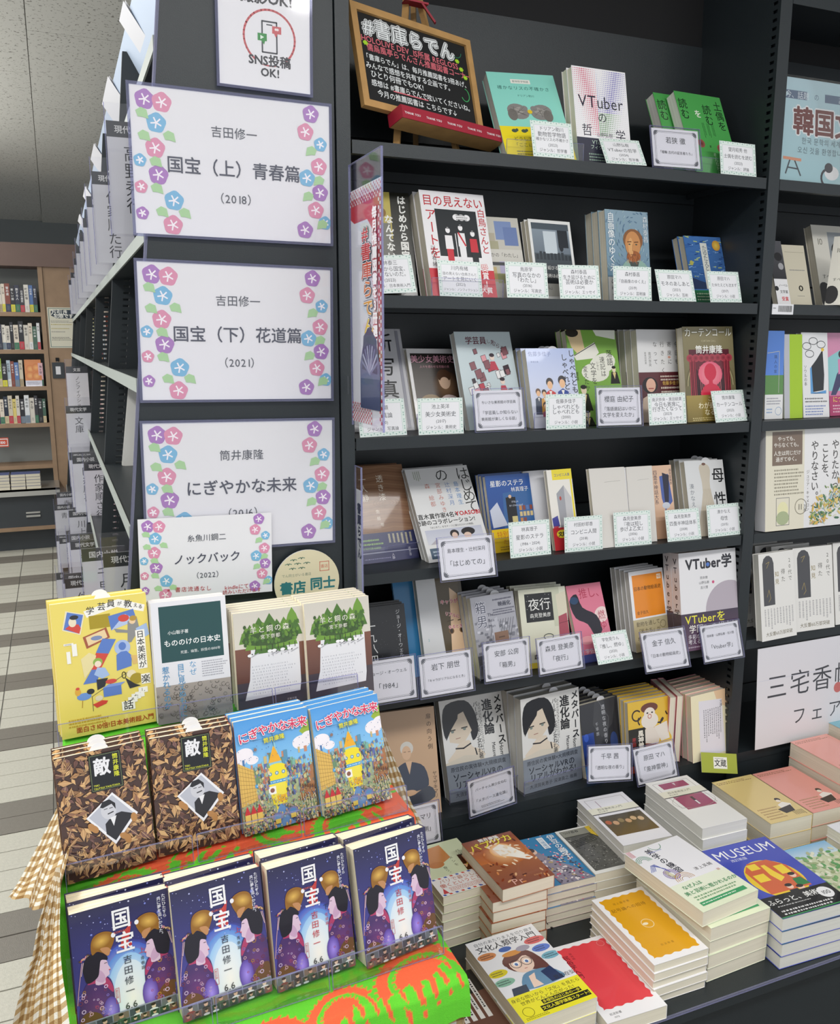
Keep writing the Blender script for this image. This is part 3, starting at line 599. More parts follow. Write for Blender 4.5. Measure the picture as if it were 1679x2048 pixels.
def B_vgaku(c):
    c.R(0, 0, 1, 1, '#e4e3e6'); c.E(.85, .62, .42, .42, '#b3a9b4', n=40); c.T('VTuber学', .52, .12, .205, '#26262e', b=.035, asp=.92); c.E(.5, .14, .03, .03, '#4c74c4'); c.T('岡本健', .42, .27, .045, '#3c3c44'); c.T('山野弘樹', .42, .32, .045, '#3c3c44'); c.T('吉川慧', .42, .37, .045, '#3c3c44'); c.E(.58, .325, .022, .022, '#c9507c')
    c.G(0, .62, 1, 1, '#3f3346', '#5e3f58'); c.T('VTuberを', .42, .68, .165, '#e8e03c', b=.01); c.T('“学問”の俎上に', .5, .78, .125, '#f0ece4', b=.01); c.T('多彩な執筆陣が', .1, .86, .075, '#e6e0e6', 'l'); c.T('考えるため', .1, .91, .075, '#e6e0e6', 'l'); c.S(.1, .95, .6, .98, 1, '#b9a8b8')
def B_meta(c):
    c.R(0, 0, 1, 1, '#dededc'); c.E(.28, .2, .26, .23, '#22242a'); c.P([(.02, .2), (.1, .05), (.4, .03), (.54, .16), (.56, .36), (.46, .44), (.4, .3), (.1, .3), (.04, .38)], '#22242a', 3); c.P([(.1, .2), (.36, .14), (.46, .34), (.3, .46), (.1, .42)], '#d9cbb8'); c.P([(.04, .14), (.3, .08), (.26, .2), (.14, .3), (.05, .4)], '#22242a')
    for x, y in ((.16, .31), (.35, .3)): c.L([(x-.045, y), (x+.045, y-.004)], .018, '#3c3c3a'); c.E(x, y+.013, .024, .018, '#7d8a84')
    c.L([(.2, .395), (.27, .392)], .01, '#a0766c'); c.P([(.05, .62), (.16, .52), (.24, .45), (.4, .43), (.44, .5), (.56, .54), (.6, .62)], '#dccfbd', 3); c.L([(.18, .49), (.3, .5), (.42, .465)], .02, '#22242a'); c.L([(.48, .52), (.5, .6)], .02, '#22242a'); c.P([(0, .62), (.3, .57), (.6, .6), (.62, .66), (0, .66)], '#d3cbbc')
    c.T('メタバース', .92, .02, .135, '#2a2c30', v=1, b=.03, sp=1.05); c.T('進化論', .74, .05, .17, '#2a2c30', v=1, b=.03, sp=.98); c.T('バーチャル美少女ねむ著', .56, .06, .08, '#2a2c30', v=1, b=.01, sp=.9); c.S(.6, .08, .64, .6, 2, '#777', v=1); c.T('Homo', .9, .6, .09, '#2a2c30', rot=-PI/2, b=.01); c.T('Metaverse', .78, .6, .08, '#2a2c30', rot=-PI/2, b=.01, asp=.8)
    c.G(0, .64, 1, 1, '#7c8490', '#8d95a0'); c.T('原住民の実体験×大規模調査', .5, .69, .07, '#2e323c', b=.01); c.T('ソーシャルVRの', .48, .77, .115, '#2e323c', b=.02, asp=.95); c.T('リアルがわかる!', .5, .85, .115, '#2e323c', b=.02, asp=.95); c.T('大須賀美恵子 深津貴之 推薦', .5, .94, .065, '#2e323c')
def B_man(c):
    c.R(0, 0, 1, 1, '#c9a888'); c.E(.44, .36, .12, .12, '#d6d3cc'); c.E(.43, .4, .085, .12, '#dcb898')
    for x in (.4, .48): c.L([(x-.02, .39), (x+.02, .39)], .008, '#5c4638')
    c.P([(.18, .72), (.2, .56), (.36, .49), (.52, .49), (.74, .55), (.8, .72), (.6, .76), (.3, .76)], '#3e4658', 3); c.P([(.4, .48), (.46, .6), (.52, .48)], '#dcb898'); c.P([(.1, .86), (.2, .74), (.45, .8), (.8, .73), (.9, .84), (.5, .9)], '#454a56', 3); c.E(.45, .77, .12, .05, '#d9b08c')
    c.T('扉の向う側', .88, .06, .1, '#4c3c30', v=1, sp=1.3); c.T('ヤマザキマリ', .92, .6, .085, '#4c3c30', v=1, sp=.9)
def B_night(c):
    c.G(0, 0, 1, 1, '#2c2d33', '#22242c'); c.P([(.4, 0), (.95, 0), (.8, .35), (.5, .5), (.3, .3)], '#3a3b40'); c.L([(.5, 0), (.72, .25), (.6, .6)], .02, '#55565c'); c.G(0, .4, .3, .9, '#2c4a9c', '#20306c'); c.E(.1, .45, .06, .08, '#3f62c4'); c.T('透明な夜の香り', .6, .06, .1, '#c9cad0', v=1, sp=1.15); c.T('千早茜', .4, .28, .08, '#b4b6bc', v=1, sp=1.2); c.E(.8, .6, .1, .2, '#2f4478'); c.R(0, .82, 1, 1, '#2c8ce0')
def B_fujin(c):
    c.R(0, 0, 1, 1, '#e0b83c'); r = c.rnd
    for k in range(7): c.O(.2+.13*k, .2+.08*(k % 3), .1, .03, '#3a2c28', a0=r.random()*3, a1=3+r.random()*3)
    c.E(.5, .3, .2, .16, '#e6ddd2'); c.E(.5, .12, .2, .1, '#6c3c30'); c.E(.5, .2, .13, .12, '#e9dfd4'); c.E(.5, .55, .22, .22, '#e3d8cc'); c.P([(.6, .4), (.9, .35), (.95, .6), (.75, .62)], '#e6ddd2'); c.E(.55, .74, .14, .1, '#3c5a34')
    for x in (.45, .56): c.E(x, .19, .022, .016, '#2c2420')
    c.O(.5, .24, .04, .012, '#b4483c'); c.P([(.3, .6), (.75, .66), (.9, .85), (.2, .85)], '#8c4a38'); c.R(.0, .38, .38, .9, '#24231f'); c.T('風神雷神', .28, .41, .13, '#efe8da', v=1, b=.03, sp=.95); c.T('原田マハ', .12, .5, .09, '#c9383c', v=1); c.R(0, .9, 1, 1, '#d0583c')
def B_insert(c):
    c.R(0, 0, 1, 1, '#f0e6c4'); c.P([(.6, 0), (1, 0), (1, .3), (.7, .2)], '#e9c6a0'); c.P([(.2, .1), (.8, .14), (.86, .95), (.2, .97)], '#e6e2ea')
    c.S(.3, .25, .78, .75, 9, '#8a8890', v=1); c.T('文庫', .78, .15, .07, '#555', v=1)
def B_kokuho(vol, sub, red):
    def d(c):
        r = c.rnd; c.G(0, 0, 1, .5, '#2c2b4c', '#3c3c86'); c.G(0, .5, 1, 1, '#3c3c86', '#5a52b0')
        c.E(.52, .92, .5, .8, '#3c3f90', n=40, cin='#b4c4f4'); c.E(.52, .86, .42, .7, '#3f5cc0', n=36, cin='#ffffff'); c.E(.53, .82, .32, .58, '#5c90dc', n=36, cin='#ffffff'); c.E(.54, .8, .25, .5, '#9cc8f0', n=30, cin='#ffffff'); c.E(.55, .8, .19, .42, '#d8e8f4', n=30, cin='#f9f5ee')
        for k in range(70): s = r.choice([.003, .004, .006, .009]); c.E(r.random(), r.random()*.5, s, s, r.choice(['#8c90d4', '#d9dcf6', '#5c60a8', '#b4b8e8']))
        for x, y, q in ((.88, .17, .02), (.2, .2, .013), (.75, .07, .012), (.3, .12, .01)): c.E(x, y, q, q, '#4a55a8', cin='#9aa4e8')
        for sx, ox, dy in ((1, 0, 0), (-1, 1.06, -.05)):
            X = lambda x: ox+sx*x; p = lambda *q: [(X(u), v+dy) for u, v in q]
            c.P(p((.02, 1.1), (.0, .9), (.06, .66), (.12, .57), (.22, .53), (.33, .57), (.37, .66), (.37, .8), (.36, .88), (.4, 1.1)), '#4a3068', 4)
            c.E(X(.2), .78+dy, .17, .24, '#4a3068', n=24, cin='#6c3c78'); c.E(X(.33), .85+dy, .08, .16, '#5a42a0', n=20, cin='#a890f0')
            c.P(p((.12, .58), (.2, .54), (.3, .56), (.36, .64), (.36, .7), (.28, .62), (.2, .59)), '#b03c68', 4)
            c.P(p((.02, .86), (.1, .8), (.22, .84), (.26, .95), (.2, 1.05), (.02, 1.05)), '#6c4a2c', 3)
            for k in range(44):
                x, y = .03+r.random()*.31, .6+r.random()*.36; q = r.uniform(.007, .02)
                c.O(X(x), y+dy, q, q*.45, r.choice(['#c99ab4', '#b98a3c', '#d9c2e4', '#a84c70', '#8c78d0', '#e0b4c4', '#7c3c5c']), n=7)
            c.P(p((.2, .6), (.21, .52), (.17, .45), (.24, .4), (.32, .43), (.335, .47), (.355, .505), (.34, .52), (.34, .55), (.3, .57), (.29, .61)), '#dcc0d6', 3)
            c.P(p((.2, .56), (.22, .5), (.26, .5), (.3, .56), (.27, .6)), '#c9a4c4', 3)
            c.P(p((.1, .53), (.09, .44), (.13, .37), (.2, .35), (.28, .36), (.33, .4), (.33, .43), (.27, .42), (.25, .48), (.23, .54), (.17, .57), (.12, .57)), '#1c1826', 4)
            c.L([(X(.3), .452+dy), (X(.325), .45+dy)], .007, '#2c1c2c'); c.E(X(.345), .513+dy, .01, .006, '#c43c54')
            for k in range(7): c.E(X(.07+.014*k), .385-.006*k+dy, .018, .008, r.choice(['#c9607c', '#d9b080', '#8c6a54', '#c98c9c', '#5c4434']), rot=r.random()*3, n=8)
            c.L(p((.085, .4), (.06, .5), (.03, .62), (.01, .72)), .008, '#c9a0b0'); c.L(p((.1, .4), (.07, .5)), .006, '#e0c4cc')
            c.P(p((.19, .36), (.185, .28), (.22, .22), (.3, .2), (.38, .215), (.42, .25), (.41, .3), (.37, .36), (.34, .4), (.3, .37), (.24, .345)), '#946420', 4)
            c.E(X(.29), .27+dy, .1, .075, '#946420', rot=.3*sx, n=22, cin='#e0b458'); c.P(p((.27, .33), (.34, .33), (.37, .36), (.34, .4)), '#c08a5c', 3)
            c.E(X(.41), .25+dy, .022, .026, '#efeef4')
        c.P([(.5, .26), (.6, .18), (.57, .29), (.53, .4), (.47, .36)], '#c33c3c')
        for ch, y in (('国', .045), ('宝', .24)): c.T(ch, .5 if y < .1 else .52, y, .235, '#f2f1f4', b=.022, asp=.86, v=1)
        c.E(.57, .36, .018, .018, '#c33c3c'); c.T('KOKUHO', .49, .235, .032, '#d0604c', b=.02)
        c.T('吉田修一', .53, .44, .095, '#c9404c' if red else '#3a3c4c', v=1, sp=1.2); c.T(vol, .68, .41, .07, '#333' if red else '#c9404c', v=1); c.T(sub, .68, .485, .042, '#c9404c' if red else '#444', v=1, sp=1.25)
        c.T('ただひたすら', .94, .03, .044, '#e6e6f2', v=1, b=.015); c.T('共に夢を追いかけた。', .89, .045, .044, '#e6e6f2', v=1, b=.015)
        c.L([(.385, .68), (.42, .68), (.42, .8), (.385, .8), (.385, .68)], .004, '#c9504c'); c.T('朝日文庫', .4, .69, .024, '#c9504c', v=1); c.T('6.6', .53, .845, .1, '#333')
        c.G(0, .875, 1, 1, '#9a9eb0', '#4a4650')
        for k in range(6):
            x = .01+.165*k; c.R(x, .885, x+.155, .94, r.choice(['#4a4c58', '#6c7278', '#3c4640', '#7a6a60', '#8c8e98'])); c.E(x+.08, .915, .022, .026, r.choice(['#d9b49c', '#c99c84', '#e3c8b4'])); c.E(x+.075, .9, .026, .015, '#2c2422'); c.E(x+.08, .945, .045, .02, r.choice(['#e0e0e4', '#2c2c34', '#8c3c40', '#4c6450']))
        for k in range(10): x = .01+.1*k; c.R(x, .945, x+.09, .995, r.choice(['#5c3440', '#3c4c44', '#54484c', '#7c5c58'])); c.E(x+.045, .965, .017, .02, '#d0a890'); c.E(x+.043, .955, .019, .011, '#2a2224'); c.E(x+.045, .992, .035, .014, r.choice(['#d9d9dc', '#34343c', '#9c4c4c']))
    return d
def B_teki(c):
    c.R(0, 0, 1, 1, '#4a342e'); r = c.rnd
    for k in range(480):
        x, y, s, a = r.random(), r.random(), r.uniform(.035, .085), r.random()*PI
        ca, sa = math.cos(a), math.sin(a)*c.w/c.h; wd = s*r.uniform(.28, .5); nx, ny = -math.sin(a)*wd, math.cos(a)*wd*c.w/c.h; p = [(x-s*ca, y-s*sa), (x-.2*s*ca+nx, y-.2*s*sa+ny), (x+s*ca, y+s*sa), (x-.1*s*ca-nx, y-.1*s*sa-ny)]
        c.P(p, r.choice(['#c49a6c', '#d8ac78', '#9c7258', '#6c4a40', '#9c7450', '#d8b07c', '#4c3634', '#7c5a54', '#a3795a', '#b08458']))
        c.L([p[0], p[2]], .004, r.choice(['#5a3e30', '#e0bc88', '#4a3028']))
    c.R(.36, .03, .72, .33, '#14171c'); c.L([(.375, .04), (.705, .04), (.705, .32), (.375, .32), (.375, .04)], .005, '#7c8a5c')
    c.T('敵', .5, .06, .21, '#e6e6ea', v=1, b=.03, asp=.9); c.T('筒井康隆', .655, .05, .065, '#d8dc34', v=1, b=.02, sp=1.05); c.T('TEKI', .39, .28, .03, '#d8dc34', 'l', b=.02); c.T('TSUTSUI YASUTAKA', .39, .305, .03, '#d8dc34', 'l', b=.02)
    c.P([(.27, .52), (.58, .36), (.84, .57), (.56, .78)], '#e9e9ee'); c.P([(.3, .52), (.575, .38), (.8, .57), (.565, .75)], '#b7bac6'); c.P([(.47, .68), (.47, .6), (.56, .54), (.66, .53), (.795, .57), (.565, .75)], '#26262c'); c.E(.52, .5, .085, .1, '#c9cad2', rot=.2); c.P([(.43, .46), (.46, .42), (.54, .41), (.6, .45), (.6, .5), (.56, .45), (.46, .47)], '#26262c'); c.L([(.51, .525), (.57, .515)], .014, '#3a3a40')
    for x in (.49, .55): c.L([(x-.018, .483), (x+.018, .48)], .008, '#3a3a40')
    c.P([(.53, .56), (.56, .63), (.6, .55)], '#e6e6ea')
    for x, y in ((.35, .62), (.32, .6), (.66, .73), (.7, .76), (.79, .6)): c.E(x, y, .035, .055, '#b4824c', rot=r.random())
    c.T('新潮文庫', .5, .92, .035, '#d9c9b4')
def B_nigi(c):
    r = c.rnd; c.G(0, 0, 1, .5, '#4f9ade', '#8cc8f0'); c.P([(.86, .2), (1, .1), (1, .3)], '#9ab43c')
    for x, y, s in ((.1, .3, .12), (.02, .35, .1), (.88, .3, .13), (.98, .26, .1), (.2, .36, .08)): c.E(x, y, s, s*.7, '#f2ecf2')
    c.R(0, .5, 1, 1, '#a8b48c')
    for k in range(60):
        x = r.random(); y = .33+r.random()*.3; h = r.uniform(.05, .16); c.R(x, y, x+r.uniform(.02, .06), y+h, r.choice(['#5a94b4', '#7cb4a4', '#c9b47c', '#4c7ab0', '#8cc4c8', '#6c8c6c', '#c98c6c', '#5c6ca8']))
    c.P([(0, .36), (.2, .45), (.22, .72), (0, .75)], '#dcb45c'); c.P([(1, .5), (.8, .62), (.78, .82), (1, .8)], '#a8744c')
    for k in range(9): c.L([(0, .39+.04*k), (.21, .47+.028*k)], .004, '#8c6a34')
    for k in range(6): c.L([(.02+.035*k, .37+.016*k), (.02+.035*k, .74)], .003, '#9c7a40')
    c.P([(.38, .48), (.5, .22), (.6, .48)], '#8cc4d8'); c.P([(.4, .42), (.49, .27), (.58, .42)], '#efaf2c'); c.L([(.49, .17), (.49, .28)], .01, '#4c7ca0'); c.P([(.37, .55), (.4, .46), (.62, .46), (.64, .55), (.6, .8), (.42, .8)], '#efdc2c'); c.E(.5, .47, .125, .05, '#efdc2c')
    for x in (.41, .5, .59): c.E(x, .52, .025, .025, '#5a8cac'); c.E(x, .52, .014, .014, '#c9e0ec')
    c.R(.2, .58, .85, .61, '#4c9cd4'); c.S(.22, .585, .84, .605, 1, '#c9e4f4'); c.P([(.4, .61), (.6, .61), (.57, .85), (.46, .85)], '#efdf4c'); c.R(.37, .63, .47, .7, '#f2f0ec'); c.E(.42, .665, .03, .03, '#8c5c4c'); c.P([(.47, .72), (.6, .72), (.58, .78), (.48, .78)], '#e8b42c')
    c.P([(.5, .8), (.56, .8), (.75, 1), (.35, 1)], '#6c94c8')
    PL = ['#b4705c', '#5c7cac', '#c9b46c', '#7c9c7c', '#8c7c9c', '#d8ccb0', '#54587c', '#8cacb8', '#c49468', '#a89098', '#6c6c64', '#c9c48c', '#4c4c54', '#9cb4a0']
    for k in range(200):
        x = r.choice([r.uniform(.2, .38), r.uniform(.6, 1)]); y = r.uniform(.42, .74); q = r.uniform(.008, .03); c.P([(x, y), (x+q, y-q*.5), (x+q*1.5, y+q), (x+q*.3, y+q*1.2)], r.choice(PL))
    for k in range(620):
        y = .7+.3*r.random()**.8; x = r.random(); q = .005+.016*(y-.7)/.3
        if abs(x-.53) < .03+.12*(y-.78)/.22 and y > .78 and r.random() < .8: continue
        c.E(x, y, q*.8, q*1.3, r.choice(PL), n=6); c.E(x, y-q*.7, q*.5, q*.5, r.choice(['#e3c8a8', '#4c4440', '#d8b494']), n=5)
    for k in range(26): x = r.random(); c.E(x, .24+r.random()*.12, .006, .006, '#4c6c9c', n=6)
    for x, y, q in ((.24, .27, .022), (.4, .33, .014)): c.E(x, y, q, q, '#8c7470', n=12)
    for k in range(7): c.L([(.78+.035*k, .74+.01*k), (.8+.035*k, .9)], .006, '#c9c49c'); c.R(.785+.033*k, .66+.006*k, .8+.033*k, .69+.006*k, '#5c3c2c')
    for x, y in ((.45, .9), (.66, .88)): c.E(x, y, .07, .055, '#7c7ca8'); c.E(x, y, .045, .035, '#5a8cc0'); c.R(x-.035, y+.02, x+.035, y+.06, '#e0c45c')
    for x in (.06, .14, .22): c.P([(x-.04, .82), (x, .74), (x+.04, .82)], '#c9343c'); c.R(x-.035, .82, x+.035, .9, '#e8c468')
    for i, ch in enumerate('にぎやかな未来'):
        x = .1+.133*i; y = .15-.045*math.sin(PI*min(i, 4.5)/7); c.T(ch, x, y, .145, '#d4305c', b=.022, rot=.14-.04*i, out='#f4f0f2', ow=.05)
    c.T('筒井康隆', .5, .205, .072, '#e8e050', b=.02, rot=.05, out='#3c5c3c', ow=.03); c.S(.22, .185, .36, .195, 1, '#335'); c.S(.66, .13, .82, .14, 1, '#335')
def B_hitsuji(c):
    r = c.rnd; c.G(0, 0, 1, .38, '#cfcac0', '#d8d2c6'); c.G(0, .37, 1, 1, '#7c5040', '#4c3432'); c.R(0, .72, 1, 1, '#4b4349')
    c.P([(.22, .37), (.9, .37), (.9, .78), (.88, .88), (.1, .9), (.18, .7)], '#e6e6ea'); c.S(.22, .55, .86, .86, 10, '#b4b4bc', d=.3)
    for cx, cy, s in ((.14, .26, .1), (.22, .22, .12), (.35, .17, .14), (.47, .17, .13), (.6, .2, .13), (.7, .18, .12), (.82, .1, .13), (.86, .22, .12), (.5, .26, .3), (.3, .27, .2), (.72, .27, .2)):
        c.P([(cx-s*.8, cy+s*.6), (cx-s*.45, cy-s*.2), (cx, cy-s*.75), (cx+s*.45, cy-s*.2), (cx+s*.8, cy+s*.6)], r.choice(['#5f8a34', '#4c7430', '#6f9a3a']))
    c.E(.5, .29, .4, .1, '#3f5a2c')
    for k in range(110): x = .12+r.random()*.78; y = .14+r.random()*.2; c.E(x, y, .022, .028, r.choice(['#4a7030', '#3a5828', '#5c8434', '#688f38']), n=7)
    for k in range(8): x = .28+.08*k; c.L([(x, .36), (x, .41)], .008, '#3c3630')
    for x in (.2, .48, .54, .66, .76): c.E(x, .445-.02*(x > .4), .035, .022, '#f3f3f4'); c.L([(x-.02, .46), (x-.02, .48)], .005, '#777'); c.E(x+.03, .435, .01, .01, '#55504c'); c.L([(x+.02, .46), (x+.12, .43)], .01, '#a6a6ac')
    c.T('羊と鋼の森', .5, .19, .1, '#f2f0e2', sp=1.15); c.T('宮下奈都', .5, .27, .065, '#f2f0e2', sp=1.1); c.T('文春文庫', .75, .95, .035, '#b9b4bc')
def B_bijutsu(c):
    c.R(0, 0, 1, 1, '#e9d66c'); r = c.rnd
    c.P([(.33, .08), (.7, .02), (.98, .09), (.96, .14), (.68, .08), (.36, .13)], '#f2f0ea')
    for t, x, y, s in (('学', .4, .08, .09), ('芸', .52, .06, .09), ('員', .62, .045, .09), ('が', .71, .055, .05), ('教', .8, .065, .09), ('え', .88, .085, .05), ('る', .93, .1, .05)): c.T(t, x, y, s, '#3c3a36', b=.015, rot=-.1)
    c.P([(.15, .06), (.34, .1), (.28, .25), (.1, .2)], '#e9dfc0'); c.P([(.165, .07), (.325, .105), (.27, .24), (.115, .195)], '#5a7cc4'); c.P([(.13, .19), (.2, .16), (.27, .17), (.29, .2), (.27, .24)], '#d0483c'); c.E(.21, .15, .04, .05, '#e9dcc0'); c.E(.23, .115, .045, .025, '#2c2c34')
    c.R(.38, .12, .6, .22, '#a8921c'); c.P([(.58, .14), (.85, .11), (.88, .2), (.6, .25)], '#5a7cc4'); c.P([(.6, .25), (.76, .14), (.88, .2)], '#b4c4e4'); c.E(.74, .17, .06, .04, '#d0483c')
    c.P([(.3, .27), (.55, .22), (.58, .3), (.33, .36)], '#a4583c'); c.P([(.33, .275), (.53, .235), (.555, .295), (.35, .34)], '#e9cfa0'); c.E(.44, .29, .06, .025, '#7c8cb4')
    c.P([(.78, .2), (.88, .17), (.9, .27), (.8, .36), (.76, .36)], '#8c8c8c'); c.E(.83, .2, .035, .035, '#e9c8a0'); c.E(.84, .18, .04, .03, '#b4903c'); c.P([(.63, .24), (.8, .27), (.8, .29), (.65, .27)], '#8c8c8c')
    c.P([(.5, .3), (.64, .32), (.55, .42), (.42, .4)], '#5a7cc4'); c.P([(.42, .4), (.55, .42), (.44, .54), (.36, .52)], '#d0483c'); c.P([(.36, .52), (.46, .53), (.4, .62), (.26, .62)], '#5a7cc4'); c.P([(.26, .43), (.35, .39), (.42, .42), (.38, .5), (.28, .58)], '#e6d8a0')
    c.E(.7, .39, .085, .085, '#a8bce4'); c.E(.7, .38, .04, .045, '#5a7cc4'); c.P([(.63, .44), (.68, .42), (.74, .42), (.79, .46), (.78, .54), (.62, .56)], '#5a7cc4'); c.P([(.78, .46), (.93, .47), (.94, .52), (.8, .53)], '#dcb870'); c.P([(.86, .26), (.98, .23), (1, .32), (.88, .36)], '#a4bce4')
    c.E(.43, .47, .05, .045, '#8cb04c'); c.E(.43, .485, .035, .035, '#f0dcc8'); c.P([(.38, .56), (.42, .51), (.5, .52), (.54, .58), (.46, .6)], '#a4bce4'); c.P([(.4, .6), (.52, .6), (.48, .66), (.4, .68)], '#26282c')
    c.L([(.34, .72), (.74, .58)], .005, '#444'); c.L([(.34, .72), (.34, .83)], .005, '#444'); c.E(.26, .71, .075, .04, '#6c94d4'); c.E(.2, .67, .03, .04, '#e0a83c'); c.E(.2, .645, .02, .015, '#d0483c'); c.E(.33, .68, .04, .03, '#26282c'); c.L([(.24, .74), (.23, .79)], .006, '#a87c2c')
    c.E(.55, .63, .06, .025, '#d0483c'); c.R(.46, .67, .65, .74, '#5a7cc4'); c.P([(.46, .67), (.52, .65), (.7, .65), (.65, .67)], '#7c98d8'); c.P([(.34, .78), (.44, .76), (.5, .77), (.48, .79), (.38, .81)], '#d0483c'); c.E(.41, .74, .04, .03, '#e0d4b8')
    c.E(.77, .6, .05, .045, '#e9dcb8'); c.E(.82, .64, .07, .06, '#a8921c'); c.P([(.7, .62), (.8, .68), (.86, .7), (.74, .71)], '#26282c'); c.O(.69, .6, .02, .008, '#333', ry=.035)
    for t, x, y, s, vv in (('日本美術が', .9, .28, .085, 1), ('楽', .92, .62, .1, 1), ('し', .88, .72, .05, 1), ('く', .84, .75, .05, 1), ('な', .8, .76, .05, 1), ('る', .76, .78, .05, 1)): c.R(x-.05, y-.005, x+.05, y+(len(t)*s*c.w/c.h)+.004, '#f2f0ea'); c.T(t, x, y, s, '#34322e', v=1, b=.015)
    c.R(.64, .8, .78, .87, '#f2f0ea'); c.T('話', .71, .83, .11, '#34322e', b=.015)
    c.S(.08, .86, .5, .93, 3, '#c9a03c'); c.T('面白さ10倍!日本美術超入門', .56, .95, .068, '#b4482c', b=.015); c.R(.1, .3, .2, .315, '#f2f0ea'); c.R(.18, .31, .23, .4, '#f2f0ea'); c.S(.11, .3, .2, .315, 1, '#777'); c.R(.12, .36, .16, .45, '#f2f0ea')
def B_mononoke(c):
    r = c.rnd; c.R(0, 0, 1, 1, '#e2e2e8'); c.R(.1, .04, .93, .5, '#1f4a4c'); c.T('小山聡子著', .2, .26, .055, '#e2e6e6', 'l', b=.01); c.T('もののけの日本史', .52, .345, .095, '#eef0f0', b=.015); c.T('死霊、幽霊、妖怪の1000年', .62, .43, .045, '#e2e6e6')
    c.T('なぜ', .5, .51, .1, '#4c94c4', v=1); c.T('目に見えぬものに', .34, .52, .1, '#4c94c4', v=1, sp=.9); c.T('惹かれるのか', .14, .53, .1, '#4c94c4', v=1, sp=.95); c.S(.62, .52, .98, .66, 7, '#9a9aa4')
    c.G(0, .69, 1, 1, '#a39a92', '#8c8688')
    for k in range(90): x, y = r.random(), .7+r.random()*.28; c.O(x, y, r.uniform(.012, .03), .005, r.choice(['#5c544e', '#74706c', '#4a4644']), n=7, a1=r.uniform(3, 6.2))
    c.T('目に見えぬものに', .34, .52, .1, '#5c9cc8', v=1, sp=.9); c.T('惹かれるのか', .14, .53, .1, '#4c94c4', v=1, sp=.95)
# lying books
def B_paris(c):
    c.R(0, 0, 1, 1, '#d3dcb8'); c.P([(.05, .1), (.6, .05), (.62, .34), (.4, .42), (.1, .4)], '#c98444'); c.E(.3, .42, .14, .09, '#c07838')
    for k in range(3): c.L([(.14, .12+.05*k), (.26, .12+.05*k)], .012, '#8c5424')
    c.T('パリで', .82, .22, .085, '#5a6048', v=1, sp=1.3); c.T('メシを', .62, .32, .085, '#5a6048', v=1, sp=1.3); c.T('食う。', .4, .48, .085, '#5a6048', v=1)
    c.R(0, .66, 1, 1, '#efecea')
    for k in range(9):
        for y in (.665, .965): x = .02+.11*k; c.P([(x, y), (x+.05, y), (x+.07, y+.025), (x+.02, y+.025)], '#d4543c' if k % 2 else '#3c5cb4')
    c.T('パリで暮らし、', .5, .74, .11, '#c98c78'); c.T('働くということ。', .52, .82, .11, '#c9583c'); c.S(.2, .87, .9, .95, 4, '#d48c7c'); c.P([(.05, .96), (.1, .86), (.15, .96)], '#c9484c')
def B_papurika(c):
    r = c.rnd; c.G(0, 0, 1, .5, '#7c3820', '#c9743c'); c.G(0, .5, 1, 1, '#a8643c', '#8c5444')
    c.E(.55, .4, .4, .34, '#b4602c', cin='#f4c48c'); c.E(.55, .33, .22, .22, '#f0b064', cin='#ffffff'); c.P([(.42, .26), (.6, .2), (.75, .3), (.95, .6), (.85, .62), (.6, .48), (.45, .42)], '#fbf6ec')
    for k in range(60): x, y = r.random(), r.random(); c.E(x, y, .05, .02, r.choice(['#8c3c20', '#d98c54', '#5c2c24', '#e8b484']) if abs(x-.55)+abs(y-.38) > .4 else '#f8e2c4', rot=r.random()*3, n=8)
    for i, ch in enumerate('パプリカ'): c.T(ch, .15+.22*i, .16-.015*i, .22, '#efe03c', b=.02, rot=.05)
    c.T('筒井康隆', .5, .05, .1, '#f0ece6', b=.03); c.T('Pr', .35, .93, .22, '#e9b4a4', 'c'); c.T('新潮文庫', .75, .92, .04, '#e0a070')
def B_izu(c):
    r = c.rnd; c.R(0, 0, 1, 1, '#3c84b4')
    for k in range(60): c.E(r.random()*.9, r.random()*.85, .02, .016, r.choice(['#e88cac', '#f2c4d0', '#e0648c']), rot=r.random()*3, n=6)
    c.P([(.15, .2), (.35, .28), (.5, .5), (.8, .78), (.95, 1), (.3, 1), (.25, .6)], '#8c8494')
    for k in range(140): x, y = .3+r.random()*.6, .4+r.random()*.58; c.E(x, y, .03, .018, r.choice(['#d9ccd0', '#5a5468', '#c94c6c', '#3c3a4c', '#b4a070', '#e8e0e0', '#7c7088']), rot=r.random()*3, n=6)
    c.E(.3, .3, .07, .09, '#e8c4b0'); c.E(.27, .27, .08, .07, '#4c3c3c'); c.T('伊豆の踊子', .84, .03, .16, '#e9eef2', v=1, b=.02, sp=.95); c.R(.55, .05, .68, .3, '#e9eef2'); c.T('川端康成', .615, .07, .09, '#3c84b4', v=1)
def B_tsuge(c):
    r = c.rnd; c.R(0, 0, 1, 1, '#e6e6e2'); c.R(.06, .04, .94, .94, '#5c5c58')
    for k in range(260): x, y = .07+r.random()*.84, .2+r.random()*.72; s = r.uniform(.01, .05); c.L([(x, y), (min(x+r.uniform(-s, s), .93), min(y+r.uniform(-s, s)*.6, .93))], .008, r.choice(['#2c2c2a', '#9c9c94', '#c9c9c0', '#3c3c38', '#77776e']))
    for k in range(5): c.L([(.1, .3+.03*k), (.6, .22+.03*k)], .01, '#26261f')
    c.R(.06, .04, .94, .18, '#8f8f84'); c.T('つげ義春', .26, .09, .08, '#2c2c28'); c.P([(.6, .03), (.98, .03), (.98, .36), (.74, .36), (.6, .2)], '#e0c030'); c.T('つげ義春', .9, .05, .1, '#2c2a18', v=1, b=.01); c.T('の温泉', .72, .05, .1, '#2c2a18', v=1, b=.01)
